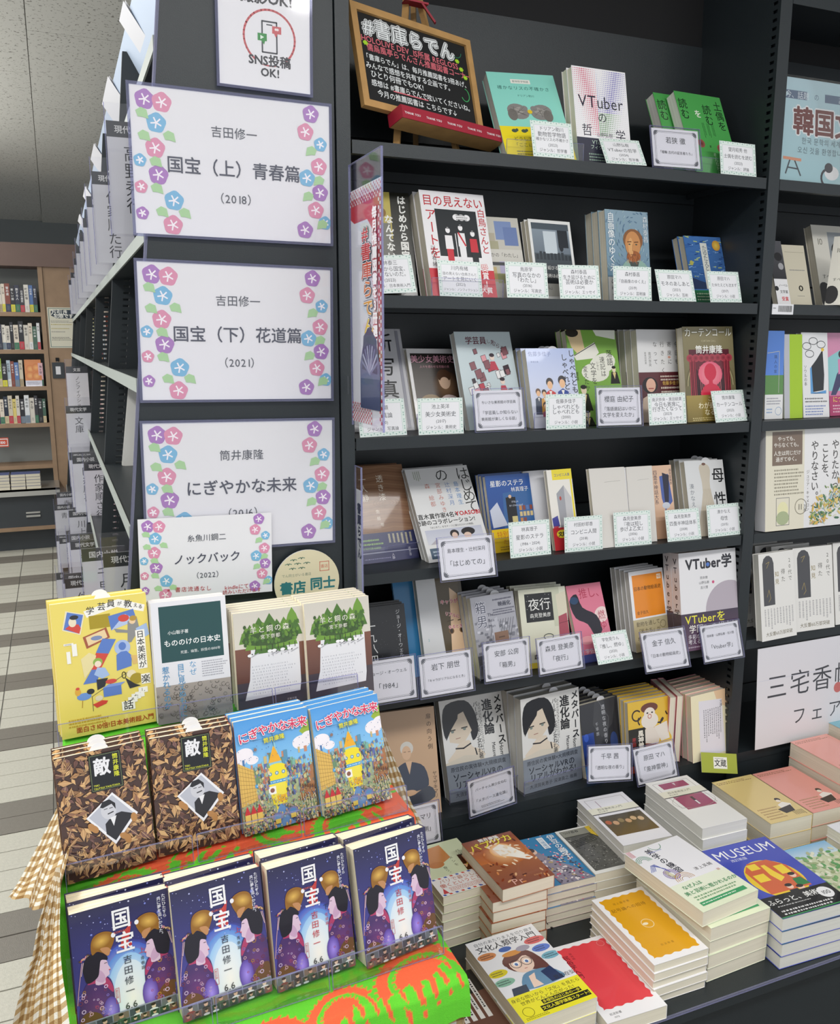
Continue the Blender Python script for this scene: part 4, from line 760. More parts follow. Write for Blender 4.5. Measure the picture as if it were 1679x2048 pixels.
def B_seiyo(col, pic):
    def d(c):
        c.R(0, 0, 1, 1, '#e8e7ec' if pic else '#ecebe8'); c.L([(.1, .06), (.9, .06), (.9, .6), (.1, .6), (.1, .06)], .012, '#b4aeb0')
        if pic: c.G(.06, .42, .94, .82, '#4a4434', '#6c5a3c'); [c.E(.15+.13*k, .55+.03*(k % 2), .06, .07, c.rnd.choice(['#c9a078', '#b4603c', '#8c7a50', '#d0b088']), n=9) for k in range(6)]; c.L([(.3, .1), (.3, .26), (.36, .26)], .02, '#b9a8b4')
        else: c.R(.2, .08, .8, .2, col); c.R(.18, .36, .84, .64, col); c.P([(.5, .1), (.56, .1), (.52, .16)], '#d8c8d0'); c.R(.5, .42, .56, .56, '#3c2c34'); c.R(.51, .5, .55, .58, '#e6dce0'); [c.O(.5, .5, .46, .008, '#a8a49c', ry=.24, n=50)]
        c.R(0, .24, 1, .36, '#e6e4d2'); c.T('西洋美術史入門', .44, .28, .075, '#55564c'); c.T('池上英洋', .26, .325, .05, '#55564c'); c.R(0, .36, 1, .375, '#4c4a4c')
    return d
def B_nobelish(bg):
    def d(c):
        c.R(0, 0, 1, 1, bg); c.S(.05, .04, .9, .1, 2, '#8c6a4c'); c.S(.1, .7, .6, .95, 5, '#a88458'); c.E(.76, .6, .06, .06, '#2c2824'); c.E(.74, .63, .05, .045, '#f0e2d0'); c.P([(.62, .7), (.78, .66), (.9, .72), (.84, .78), (.6, .8)], '#f2ece4'); c.P([(.5, .78), (.86, .74), (.8, .86), (.56, .88)], '#2c2824'); c.S(.7, .86, .95, .96, 6, '#444', v=1)
    return d
def B_scallop(col, title, author, dark):
    def d(c):
        c.R(0, 0, 1, 1, '#eeedef'); p = []
        x0, x1, y0, y1 = .09, .93, .05, .86 if col == '#e0444c' else .93; a = .018
        a *= .55
        for k in range(61): p.append((x0+(x1-x0)*k/60, y0+a*.7*math.sin(k*PI*10/60)))
        for k in range(121): p.append((x1+a*1.3*math.sin(k*PI*18/120), y0+(y1-y0)*k/120))
        for k in range(61): p.append((x1-(x1-x0)*k/60, y1+a*.7*math.sin(k*PI*10/60)))
        for k in range(121): p.append((x0+a*1.3*math.sin(k*PI*18/120), y1-(y1-y0)*k/120))
        q = []
        for t in p:
            if not q or abs(t[0]-q[-1][0])+abs(t[1]-q[-1][1]) > .004: q.append(t)
        c.P(q, col)
        if dark: c.T(author, .42, .14, .055, '#8a5c14', sp=1.2); c.T(title, .46, .23, .09, '#7a5210', sp=1.05); c.O(.5, .5, .1, .01, '#f2e0b4', n=18); c.E(.46, .5, .05, .03, '#f2e6c4'); c.T('岩波新書', .5, .8, .05, '#a87414', sp=1.3)
        else: c.T(author, .24, .12, .05, '#8c2830', v=1, sp=1.1); c.T(title, .14, .14, .105, '#5c2028', v=1, b=.01); c.O(.82, .1, .06, .01, '#f08c8c', n=14); c.T('岩波新書', .22, .92, .05, '#555'); c.T('1970', .2, .96, .045, '#555')
    return d
def B_bigaku(c):
    c.R(0, 0, 1, .62, '#edecf0'); c.G(0, .6, 1, 1, '#e8edd8', '#e2eacb'); c.T('美学の練習', .33, .05, .13, '#333540', v=1, b=.02, sp=.98, rot=.12); c.T('津上英輔', .76, .5, .075, '#333', sp=1.1)
    for k in range(4):
        c.L([(.02+.02*k, .0), (.02+.02*k, .1)], .008, '#c94c54'); c.O(.12, .2, .06+.022*k, .008, '#3c9c6c', a0=PI, a1=2*PI); c.L([(.02+.025*k, .36), (.12+.02*k, .27), (.26, .37+.02*k)], .008, '#4c5cb4'); c.O(.24, .46, .05+.02*k, .008, '#7c4cb4'); c.O(.34, .58, .06+.03*k, .008, '#d99c3c', a0=PI, a1=2*PI)
        c.L([(.16+.02*k, .4), (.2+.02*k, .52)], .007, '#c9c43c')
    c.O(.5, .03, .1, .008, '#3c9c6c', a0=0, a1=PI); c.S(.3, .1, .6, .12, 1, '#9aa0d4'); c.T('Ⅲ', .9, .6, .06, '#b4443c')
    c.T('なぜ人は', .3, .67, .085, '#3c8c5c', b=.01); c.T('美と芸術に惹かれるのか', .53, .75, .085, '#3c8c5c', b=.01); c.S(.12, .8, .9, .87, 2, '#7ca47c'); c.R(.1, .89, .9, .94, '#3c9c64'); c.S(.12, .9, .88, .93, 1, '#e2f0dc')
def B_museum(c):
    c.R(0, 0, 1, 1, '#4450b4'); c.T('MUSEUM', .5, .12, .24, '#f0f0f2', b=.005, asp=.95); c.T('改訂新版', .32, .22, .06, '#e0e4f0')
    c.E(.48, .55, .36, .38, '#e8c430', n=36); c.P([(.2, .4), (.34, .3), (.64, .3), (.8, .42), (.8, .72), (.2, .72)], '#d0643c'); c.R(.24, .46, .4, .56, '#efd03c'); c.R(.62, .4, .76, .52, '#efd03c'); c.P([(.48, .36), (.54, .36), (.56, .46), (.6, .56), (.5, .6), (.46, .5)], '#f2d040'); c.R(.3, .32, .44, .4, '#efd03c')
    for x, y, k in ((.72, .56, '#2c7c44'), (.52, .68, '#26262c'), (.64, .72, '#c9c9cc')): c.P([(x-.09, y+.14), (x-.06, y+.04), (x+.06, y+.04), (x+.09, y+.14)], k); c.E(x, y, .045, .045, '#f0c8b4'); c.E(x, y-.02, .05, .03, '#2c2422')
    c.R(0, .74, 1, 1, '#1f2022'); c.T('ふらっと、美術館', .45, .81, .105, '#f0f0ee', b=.01); c.S(.1, .86, .7, .88, 1, '#ccc'); c.S(.08, .91, .85, .98, 2, '#ddd'); c.E(.84, .84, .1, .1, '#e8e8ea'); c.T('100', .84, .84, .09, '#3c3c40', b=.01); c.L([(0, .995), (1, .985)], .02, '#3c8c54')
def B_field(c):
    r = c.rnd; c.G(0, 0, 1, .25, '#7cb4dc', '#dce8ec'); c.R(0, .2, 1, .8, '#c9d0ac')
    for k in range(160): x, y = r.random(), .12+r.random()*.62; c.E(x, y, .05, .03, r.choice(['#9cac7c', '#5c9c5c', '#d6d8bc', '#b4bc94', '#7cac6c', '#e2e4cc']), rot=r.random()*3, n=7)
    c.R(0, .78, 1, 1, '#eccfa4'); c.S(.1, .82, .9, .97, 5, '#a87c4c')
def B_bunka(c):
    c.R(0, 0, 1, 1, '#e9eaee'); c.T('自分のあたりまえを切り崩す', .52, .055, .068, '#555a62'); c.T('文化人類学入門', .5, .125, .125, '#33363e', b=.01)
    for x, y, rx, k in ((.14, .22, .13, '#d08c5c'), (.86, .2, .15, '#dc6c6c'), (.86, .31, .13, '#5c7cd0'), (.9, .42, .13, '#7cb4c8'), (.12, .44, .13, '#dccc34'), (.12, .55, .14, '#8cbca4')): c.E(x, y, rx, .065, k); c.S(x-rx*.7, y-.025, x+rx*.7, y+.025, 2, '#3c3c44')
    c.E(.5, .38, .23, .2, '#6c4440'); c.P([(.3, .42), (.28, .32), (.5, .24), (.72, .34), (.78, .56), (.66, .54)], '#6c4440', 3); c.E(.48, .41, .16, .165, '#f3d6c4'); c.P([(.3, .36), (.36, .27), (.6, .26), (.68, .36), (.56, .33), (.44, .37)], '#704844', 3); c.E(.46, .27, .14, .045, '#d9944c'); c.E(.64, .25, .1, .05, '#a8a4b4'); c.E(.42, .2, .09, .045, '#4c6cb4')
    for x in (.41, .56): c.E(x, .4, .04, .035, '#fdfdfd'); c.E(x, .405, .022, .026, '#5c7cb4'); c.O(x, .4, .07, .008, '#3c3c44', n=18)
    c.L([(.47, .475), (.51, .475)], .008, '#b4605c'); c.P([(.3, .7), (.36, .56), (.5, .52), (.72, .54), (.84, .62), (.82, .7)], '#6c94b4', 3); c.P([(.62, .56), (.78, .53), (.84, .7), (.66, .7)], '#2c3c64'); c.P([(.4, .7), (.44, .57), (.54, .55), (.5, .62), (.54, .7)], '#f3d6c4'); c.P([(.1, .72), (.14, .64), (.34, .64), (.32, .72)], '#444c5c')
    c.T('箕曲在弘', .86, .67, .075, '#33363e', sp=1.0)
    c.R(0, .72, 1, 1, '#efe634'); c.T('身近な問いから「文化」を見たら', .5, .765, .064, '#33341c'); c.T('世界がどんどん広がった!', .48, .815, .066, '#33341c'); c.R(.36, .84, .9, .885, '#26281c'); c.T('多様性のはじめの一歩', .63, .862, .052, '#efe634', b=.01); c.R(.3, .895, .97, .955, '#26281c'); c.T('文化人類学講義スタート!', .635, .924, .058, '#efe634', b=.015); c.O(.13, .91, .07, .006, '#6c6a1c'); c.S(.05, .96, .4, .99, 2, '#77741c')
def B_dark(c):
    c.R(0, 0, 1, 1, '#2c2a28'); c.P([(.2, .3), (.9, .25), (1, .9), (.1, .9)], '#6c4a3c')
    for k in range(5): x = .3+.1*k; c.R(x, .1, x+.06, .55, '#e6e4e0'); c.S(x+.005, .12, x+.055, .53, 1, '#333', v=1)
    c.R(0, .78, 1, .95, '#26262a'); c.T('面白い!', .5, .87, .2, '#f0f0f0', b=.02)
def blank(k): return lambda c: c.R(0, 0, 1, 1, k)
FIT={'sign1':(0.1219,-0.0042,1.6583,0.0236,0.0056,-0.0083,0.3053,0.2135),'sign2':(0.1172,-0.0043,1.4138,-0.0135,0.0041,-0.0138,0.3058,0.2131),'sign3':(0.1115,-0.0046,1.1741,-0.0322,-0.0001,-0.0138,0.3096,0.2124),'sign4':(0.0996,-0.012,1.1019,-0.0111,-0.0004,-0.0202,0.2093,0.1333),'photo':(0.2529,-0.004,1.8775,0.0021,0.0013,-0.0151,0.1462,0.1798),'easel':(0.4875,0.0179,1.8764,0.2852,0.2848,-0.0416,0.2591,0.1767),'b11':(0.7584,0.0323,1.8281,-0.1162,0.5365,0.0336,0.1333,0.1943),'b12':(0.9034,0.03,1.8268,0.0129,0.2002,0.0023,0.1173,0.1789),'b13':(1.1572,0.0193,1.8287,0.0844,0.4084,0.011,0.1218,0.1783),'c11':(0.7936,0.0023,1.8257,0.0152,0.2164,0.0165,0.0834,0.0632),'c12':(0.945,0.0045,1.8204,-0.0591,0.5444,0.0166,0.0845,0.0571),'c13':(1.0481,0.0041,1.82,-0.0842,0.227,-0.0024,0.0997,0.0713),'c14':(1.2033,0.0037,1.8218,0.017,0.1599,-0.0029,0.0884,0.0628),'b21':(0.4668,0.0515,1.5881,-0.0533,0.2645,0.0041,0.128,0.1847),'b22':(0.6064,0.0064,1.5865,0.0679,0.3073,-0.0036,0.1287,0.19),'b23':(0.7021,0.0299,1.5862,0.0379,0.3756,0.0107,0.107,0.1516),'b24':(0.827,0.0351,1.5894,0.0822,0.2601,-0.0031,0.0951,0.1508),'b25':(0.9795,0.0298,1.5912,0.0754,0.1422,0.0024,0.1038,0.1705),'b26':(1.2174,0.0749,1.5902,0.0671,0.2958,0.0148,0.102,0.1445),'c21':(0.4873,0.004,1.5824,0.0399,0.2459,0.0611,0.0901,0.0648),'c22':(0.618,0.0034,1.5888,0.0518,0.2122,-0.0119,0.0842,0.062),'c23':(0.7479,0.0035,1.5876,0.0407,0.1686,0.0041,0.0865,0.0632),'c24':(0.8565,0.0038,1.5849,0.0014,0.1713,0.0174,0.0869,0.0611),'c25':(0.9721,0.0037,1.586,0.0221,0.111,0.0025,0.0867,0.0625),'c26':(1.0761,0.0035,1.5869,0.043,0.308,0.0077,0.0899,0.063),'c27':(1.1978,0.004,1.5834,0.0817,0.2439,0.0147,0.085,0.062),'b31':(0.4604,0.0942,1.344,-0.0009,0.3975,-0.0036,0.148,0.2002),'b32':(0.6143,0.0915,1.3386,0.0945,0.3436,-0.0109,0.1058,0.1572),'b33':(0.6979,0.0457,1.3418,0.1092,0.3213,0.0053,0.1252,0.1884),'b34':(0.8264,0.032,1.345,-0.0044,0.2884,0.0015,0.1054,0.1544),'b35':(0.9311,0.0501,1.3431,0.1091,0.2522,-0.0001,0.1251,0.1896),'b36':(1.0869,0.056,1.343,0.0849,0.1603,0.0016,0.1262,0.1878),'b37':(1.1774,0.026,1.3467,0.0013,0.165,0.0124,0.1283,0.1933),'c31':(0.4718,0.0049,1.3474,0.0886,0.2093,0.0046,0.0893,0.0642),'c32':(0.5796,0.0047,1.3484,0.0131,0.1261,-0.0047,0.0872,0.0637),'c33':(0.6918,0.0048,1.3485,0.0154,0.1893,0.0049,0.0979,0.0715),'c34':(0.8351,0.0049,1.3495,0.0151,0.0902,-0.0068,0.0872,0.0652),'c35':(0.949,0.0046,1.3479,0.0086,0.1664,-0.0085,0.0996,0.072),'c36':(1.0673,0.0049,1.3493,0.0033,0.1535,0.0129,0.0902,0.0618),'c37':(1.2304,0.0048,1.3488,0.0537,0.296,0.0139,0.0883,0.0655),'b41':(0.4938,0.0658,1.1025,0.1358,0.4205,-0.0189,0.1199,0.1861),'b42':(0.6109,0.0302,1.1082,0.0403,0.5883,0.0151,0.1342,0.1913),'b43':(0.7561,0.0515,1.1046,0.0752,0.2764,-0.0004,0.1015,0.1502),'b45':(0.8747,0.024,1.1047,0.0465,0.2516,0.0057,0.0579,0.1583),'b46':(0.9597,0.0089,1.104,0.0137,0.2582,-0.0071,0.0842,0.1586),'b47':(1.0497,0.0201,1.1046,-0.0045,0.2001,-0.0011,0.0624,0.1549),'b48':(1.1224,0.033,1.105,-0.0072,0.2095,-0.0004,0.0485,0.152),'b49':(1.2023,0.0222,1.1045,-0.0218,0.27,-0.0101,0.0997,0.1601),'c41':(0.61,-0.0297,1.089,0.0191,0.2595,-0.0047,0.1077,0.0729),'c42':(0.7657,0.0045,1.1069,0.0141,0.1727,0.0003,0.0885,0.0675),'c43':(0.8846,0.0059,1.1098,0.0158,0.1247,-0.015,0.0875,0.068),'c44':(1.0001,0.0065,1.1111,0.0031,0.1795,-0.0119,0.0886,0.0688),'c45':(1.1272,0.0054,1.1086,0.0253,0.247,-0.0114,0.087,0.0647),'c46':(1.2315,0.0063,1.1106,0.0084,0.1854,0.0025,0.0887,0.0673),'b51':(0.4717,0.0338,0.8695,-0.0038,0.2797,0.0015,0.107,0.157),'b52':(0.6189,0.0572,0.8689,0.0194,0.3087,0.0005,0.0959,0.1926),'b53':(0.7135,0.0165,0.8685,0.1326,0.2738,0.0017,0.1016,0.1571),'b54':(0.818,0.029,0.8673,-0.0174,0.294,-0.0158,0.1068,0.157),'b55':(0.9375,0.0143,0.8679,0.0397,0.427,-0.0025,0.0854,0.1592),'b56':(1.0783,0.025,0.8672,0.1095,0.2245,-0.0074,0.0952,0.1686),'b57':(1.1703,-0.0089,0.8754,-0.033,0.1557,0.0074,0.1457,0.2071),'c51':(0.4603,-0.0201,0.8726,-0.028,0.1726,0.0145,0.1039,0.0759),'c52':(0.5753,-0.02,0.8699,-0.0186,0.1897,0.0142,0.103,0.0737),'c53':(0.7054,-0.0199,0.8799,0.0113,0.177,0.0027,0.0952,0.0707),'c54':(0.8223,-0.0199,0.8767,0.0219,0.2176,0.0117,0.0977,0.0667),'c55':(0.9541,-0.0199,0.8773,0.0546,0.4718,-0.0166,0.0854,0.0614),'c56':(1.0643,-0.0301,0.8494,-0.0372,0.3478,0.0125,0.1029,0.0782),'c57':(1.2117,-0.03,0.8491,-0.005,0.3011,0.012,0.0999,0.0749),'b61':(0.5246,0.0277,0.6063,-0.0236,0.283,-0.0254,0.1116,0.206),'b62':(0.6651,0.0468,0.6035,0.0326,0.3211,-0.0098,0.1435,0.1997),'b63':(0.8172,0.0203,0.6028,0.0865,0.1152,0.0033,0.145,0.1964),'b64':(0.9667,0.023,0.6061,0.1313,0.2086,0.0091,0.1057,0.156),'b65':(1.0657,0.0091,0.6161,-0.0048,0.1384,0.0058,0.1099,0.153),'b66':(1.2208,-0.0024,0.6217,0.0606,0.1137,0.0179,0.1101,0.1488),'c61':(0.554,-0.0199,0.5731,-0.006,0.1893,0.0243,0.0605,0.0754),'c62':(0.677,-0.02,0.6107,0.0459,0.0347,0.0851,0.0987,0.0724),'c63':(0.9419,-0.0199,0.6299,-0.0392,0.265,-0.1142,0.0991,0.0693),'c64':(1.0665,-0.0199,0.5962,-0.0472,0.2974,0.0513,0.0964,0.0733),'c65':(1.2307,-0.0202,0.5928,-0.0184,0.4387,-0.2031,0.0932,0.0422),'p1':(0.5448,-0.1861,0.5785,0.0441,1.5713,0.0,0.0976,0.1522),'p2':(0.6307,-0.2382,0.6196,0.0359,1.5703,0.0,0.0973,0.1561),'p2b':(0.6159,-0.2315,0.6,-0.0258,1.5708,-0.0,0.105,0.151),'p3':(0.7388,-0.2096,0.5616,-0.0268,1.5789,0.0001,0.0965,0.1522),'p4':(0.8347,-0.2131,0.5639,-0.0359,1.5726,-0.0,0.0978,0.1483),'p5':(0.9072,-0.2491,0.5989,-0.1357,1.5739,-0.0001,0.0948,0.173),'p6':(1.052,-0.2317,0.6141,-0.0359,1.5665,-0.0001,0.0962,0.1819),'p7':(1.234,-0.2179,0.5765,-0.032,1.5767,0.0,0.1053,0.176),'p8':(1.3462,-0.2162,0.5748,-0.0259,1.5837,0.0001,0.1082,0.173),'p9':(1.4291,-0.2466,0.62,-0.0,1.5708,-0.0,0.11,0.173),'p11':(0.7962,-0.4304,0.5514,-0.0044,1.5759,0.0,0.1027,0.1754),'p12':(0.8989,-0.4162,0.6064,0.0999,1.5925,0.0003,0.1228,0.1865),'p12b':(0.9126,-0.4232,0.5756,0.0379,1.6253,0.0012,0.1291,0.1797),'p13':(1.0146,-0.4576,0.5776,-0.0422,1.6251,0.0015,0.1516,0.2269),'p14':(1.1971,-0.4439,0.5385,-0.036,1.5753,0.0,0.109,0.188),'p15':(1.3153,-0.4381,0.55,0.0,1.5708,0.0,0.128,0.188),'p16':(0.5634,-0.4382,0.5322,0.0369,1.589,0.0004,0.1265,0.1902),'p17':(0.6711,-0.4663,0.5278,-0.0507,1.6078,0.0012,0.1065,0.1791),'r11':(1.365,0.0169,1.823,-0.0197,0.0752,-0.0077,0.1614,0.2024),'r21':(1.3926,0.0278,1.5886,0.0429,0.3017,0.0021,0.0372,0.1377),'r22':(1.4336,0.0364,1.5868,0.0028,0.2864,0.0048,0.0622,0.1306),'r23':(1.4779,0.0386,1.5854,-0.3628,0.3676,-0.0136,0.0424,0.1541),'r24':(1.5659,0.0741,1.5812,-0.0,0.2938,-0.0,0.128,0.1869),'r31':(1.378,0.0271,1.3455,-0.0004,0.0686,-0.0001,0.0495,0.1842),'r32':(1.4325,0.0265,1.3453,0.0043,0.1094,0.004,0.0513,0.1779),'r33':(1.4881,0.0282,1.3457,0.0076,0.1464,-0.0062,0.0755,0.1831),'r34':(1.5805,0.0427,1.3432,0.0054,0.1561,0.0012,0.1,0.1832),'r41':(1.3744,-0.0033,1.1078,-0.0008,0.1082,0.0235,0.2477,0.2162),'r51':(1.371,-0.0222,0.8726,0.0645,0.1533,0.0067,0.1052,0.1902),'r52':(1.4871,-0.0006,0.8789,-0.0392,0.1593,-0.0009,0.1117,0.1849),'r61':(1.3878,-0.0101,0.6114,0.065,0.0933,0.0187,0.3107,0.225),'k1':(-0.0273,-0.4695,0.7363,0.0881,0.131,0.0024,0.1089,0.146),'k2':(0.0833,-0.4869,0.7381,0.0973,0.208,0.007,0.107,0.1512),'k3':(0.1946,-0.482,0.7328,0.1041,0.1745,-0.0015,0.1028,0.1507),'k4':(0.3076,-0.484,0.7336,0.1372,0.2178,0.0079,0.1043,0.15),'t1':(-0.0296,-0.361,0.8639,0.105,0.2234,0.0107,0.1062,0.1521),'t2':(0.0784,-0.3432,0.8624,0.0488,0.2009,-0.0033,0.1048,0.1507),'n1':(0.1889,-0.3376,0.8584,0.1123,0.2092,0.0013,0.1041,0.1519),'n2':(0.2999,-0.3346,0.857,0.1419,0.2621,0.0116,0.1044,0.1503),'h1':(0.2157,-0.1801,0.97,0.0668,0.1264,-0.0092,0.1091,0.1466),'h2':(0.3226,-0.186,0.9707,0.0835,0.1436,-0.0083,0.1062,0.1508),'y1':(-0.0261,-0.1806,0.9673,0.1166,0.1529,-0.0027,0.1276,0.1872),'m1':(0.1011,-0.1823,0.9698,0.055,0.1821,-0.0143,0.1071,0.1748)}
# ================================================================ the setting
def slab(name, x0, y0, z0, x1, y1, z1, m, kind='structure'):
    return tag(MB().box(x0, y0, z0, x1, y1, z1).build(name, m), kind=kind)
rn = random.Random(4)
floor = slab('floor', -3, -3, -.05, 4, 8.5, -.004, 'grout')
ceiling = slab('ceiling', -3, -3, 2.712, 4, 8.5, 2.76, 'ceil')
wall = slab('wall_back', -3, 8.4, 0, 4, 8.5, 2.72, 'wall')
# floor tiles: 200 x 105 mm, four pale rows then two dark ones, each tile a piece of its own
tm = {}
for k in ('tlight', 'tdark'): tm[k] = MB().box(.003, .002, -.004, .198, .1035, 0).build('tile', k, floor)
first = {'tlight': True, 'tdark': True}
for j in range(-16, 58):
    y = .335+j*.1055; dark = (j % 6) >= 4; k = 'tdark' if dark else 'tlight'
    far = y > 1.0
    for i in range(-5 if far else -4, 4 if far else 3):
        x = -.305+.2*i
        if x > .0 and y > -.6: continue
        if first[k]: o = tm[k]; first[k] = False
        else: o = tm[k].copy(); COL.objects.link(o)
        o.location = (x, y, rn.uniform(-.0006, .0004))
# ceiling boards, 600 wide and 1190 long, laid in running bond
cb = MB().box(.0015, .0015, 0, .5985, 1.1885, .012).build('ceiling_board', 'ceil', ceiling); f1 = True
for i in range(-4, 5):
    for j in range(-3, 5):
        y = 2.575+1.19*j-(0 if i % 2 == 0 else .595)
        if y > 7.5: continue
        o = cb if f1 else cb.copy()
        if not f1: COL.objects.link(o)
        f1 = False; o.location = (-.005+.6*i, y, 2.70)
nt = M['ceil'].node_tree; bs = nt.nodes['Principled BSDF']; tc = nt.nodes.new('ShaderNodeTexCoord')
v1 = nt.nodes.new('ShaderNodeTexNoise'); v1.inputs['Scale'].default_value = 75; v1.inputs['Detail'].default_value = 1.5; v1.inputs['Distortion'].default_value = .8
cr = nt.nodes.new('ShaderNodeValToRGB'); cr.color_ramp.elements[0].position = .625; cr.color_ramp.elements[0].color = lin('#b9b8b0')+(1,); cr.color_ramp.elements[1].position = .66; cr.color_ramp.elements[1].color = lin('#77756d')+(1,)
nt.links.new(tc.outputs['Object'], v1.inputs['Vector']); nt.links.new(v1.outputs['Fac'], cr.inputs[0]); nt.links.new(cr.outputs[0], bs.inputs['Base Color'])
# ================================================================ black steel bookcases
ZS = dict(S1=1.821, S2=1.582, S3=1.345, S4=1.106, S5=.869, S6=.606)
XL0, XL1, XR0, XR1, XE, BK = .437, .460, 1.316, 1.344, 2.22, .22
root = empty('bookcase', Matrix.Translation((XL0, 0, 0)), 'charcoal black steel bookcase with face-out books and a low display ledge', 'bookcase')
inv = Matrix.Translation((-XL0, 0, 0))
def part(mb, name, m, p=None, mtx=inv):
    o = mb.build(name, m, p or root)
    if not p: o.matrix_local = mtx
    return o
def ladder(mb, x0, x1, ys0, ys1, yo0, yo1, z0, z1, za, zb, pitch=.015, slot=.006):
    """an upright from ys0..ys1 with a column of slots yo0..yo1 between heights za..zb (the panel lies in the YZ plane, x0..x1 thick)"""
    mb.box(x0, ys0, z0, x1, yo0, z1); mb.box(x0, yo1, z0, x1, ys1, z1); mb.box(x0, yo0, z0, x1, yo1, za); mb.box(x0, yo0, zb, x1, yo1, z1)
    z = za
    while z < zb: mb.box(x0, yo0, z+slot, x1, yo1, min(z+pitch, zb)); z += pitch
for x0, x1 in ((XL0, XL1), (XR0, XR1)):
    m = MB(); m.box(x0+.008, .001, .05, x1-.008, BK, 2.35)
    m.box(x0, -.002, .0, x1, .002, 2.35)
    for a, b in ((x0, x0+.002), (x1-.002, x1)): ladder(m, a, b, .002, BK, .006, .018, .05, 2.35, .68, 2.3)
    part(m, 'upright', 'black')
part(MB().box(XE, -.002, 0, XE+.03, BK, 2.35), 'side_panel', 'black')
for xa, xb in ((XL1, XR0), (XR1, XE)):
    for k, z in ZS.items():
        if k == 'S6': continue
        m = MB().box(xa+.003, 0, z-.0205, xb-.003, .0015, z).box(xa+.003, .0015, z-.002, xb-.003, BK-.002, z).box(xa+.003, .0015, z-.0205, xb-.003, .012, z-.019)
        m.box(xa+.02, .02, z-.012, xa+.024, BK-.01, z-.002).box(xb-.024, .02, z-.012, xb-.02, BK-.01, z-.002)
        part(m, 'shelf_board', 'black')
    zz = sorted(ZS.values())+[2.14]
    for a, b in zip(zz, zz[1:]):            # back lining in separate sheets with a dark joint between them
        for c0, c1 in ((a-.02, a+.05), (a+.054, b-.022)): part(MB().box(xa, BK-.004, c0, xb, BK, c1), 'back_sheet', 'black')
    part(MB().box(xa, BK, .05, xb, BK+.004, 2.35), 'back_panel', 'dark')
    part(MB().box(xa, 0, ZS['S6']-.022, xb, BK, ZS['S6']), 'bottom_board', 'black')
    part(MB().box(xa, .002, .30, xb, .006, ZS['S6']-.022), 'front_panel', 'black')
part(MB().box(XR1+.003, 0, 2.138, XE-.003, .0015, 2.17).box(XR1+.003, .0015, 2.165, XE-.003, BK-.002, 2.17), 'shelf_board', 'black')
part(MB().box(XL0, 0, 2.33, XE+.03, BK, 2.35), 'top_board', 'black')
# the low ledge in front
LZ = .48
lg = empty('display_ledge', Matrix.Translation((XL0, -.45, 0)), 'low black display ledge carrying flat piles of paperbacks', 'ledge'); li = Matrix.Translation((-XL0, .45, 0))
part(MB().box(XL0, -.458, LZ-.022, XE+.03, -.001, LZ), 'ledge_top', 'black', lg).matrix_local = li
part(MB().box(XL0+.004, -.44, 0, XE+.02, -.435, LZ-.022), 'front_board', 'black', lg).matrix_local = li
part(MB().box(XL0+.004, -.435, 0, XL0+.02, -.002, LZ-.022), 'end_board', 'black', lg).matrix_local = li
part(MB().box(XL0, -.4605, LZ-.004, XE+.03, -.458, LZ+.0005), 'glass_edge', 'edge', lg).matrix_local = li
# the long bookcase that runs away from the camera; its left face is raked, wider at the foot
def xe(z): return .084+.105*(z-1.129)
lb = empty('bookcase', Matrix.Translation((XL0, .01, 0)), 'long black raked bookcase running back into the shop behind the printed signs', 'bookcase'); l2 = Matrix.Translation((-XL0, -.01, 0))
lp = lambda mb, n, m: setattr(mb.build(n, m, lb), 'matrix_local', l2)
lp(MB().prism([(xe(0), 0), (XL0-.002, 0), (XL0-.002, 2.35), (xe(2.35), 2.35)], .002, .02), 'end_panel', 'black')
lp(MB().prism([(xe(0)-.0005, 0), (xe(0)+.003, 0), (xe(2.35)+.003, 2.35), (xe(2.35)-.0005, 2.35)], .0005, .0195), 'panel_edge_strip', 'edge')
for Y in (.85, 1.7, 2.55, 3.4, 4.25, 5.1):
    m = MB(); z0, z1, n0, n1 = 0, 2.16, .030, .044
    def xz(d, z): return (xe(z)+d, z)
    m.prism([xz(.004, z0), xz(n0, z0), xz(n0, z1), xz(.004, z1)], Y, Y+.016); m.prism([xz(n1, z0), (.43, z0), (.43, z1), xz(n1, z1)], Y, Y+.016)
    z = .6; m.prism([xz(n0, 0), xz(n1, 0), xz(n1, z), xz(n0, z)], Y, Y+.016)
    while z < 2.0: m.prism([xz(n0, z+.005), xz(n1, z+.005), xz(n1, z+.015), xz(n0, z+.015)], Y, Y+.016); z += .015
    m.prism([xz(n0, z), xz(n1, z), xz(n1, z1), xz(n0, z1)], Y, Y+.016); lp(m, 'divider_panel', 'black')
for z in (1.94, 1.67, 1.445, 1.215, .995, .77, .54):
    x = xe(z)-.002
    lp(MB().box(x+.003, .021, z-.016, .43, 5.1, z-.001), 'shelf_board', 'black')
    lp(MB().box(x, .021, z-.017, x+.003, 5.1, z+.004), 'price_rail', 'rail')
lp(MB().box(.425, .021, 0, .43, 5.1, 2.16), 'back_panel', 'black')
m = MB(); m.quad((.196, .06, 2.178), (.196, 5.1, 2.178), (.255, 5.1, 2.07), (.255, .06, 2.07)); m.quad((.2, .06, 2.182), (.2, 5.1, 2.182), (.259, 5.1, 2.074), (.259, .06, 2.074)); lp(m, 'sloping_header_board', 'pale')
for Y in (.22, .62, 1.167, 2.0, 2.9, 3.8):
    l = .12 if Y < .7 else .29; q = lambda d, y_: (.187+.62*d*.105, y_, 2.183-.94*d*.105)
    m = MB(); m.quad(q(-.05, Y), q(-.05, Y+l), q(.62, Y+l), q(.62, Y)); m.quad(*[(p_[0]+.004, p_[1], p_[2]+.002) for p_ in (q(-.05, Y), q(-.05, Y+l), q(.62, Y+l), q(.62, Y))]); lp(m, 'header_plate', 'white')
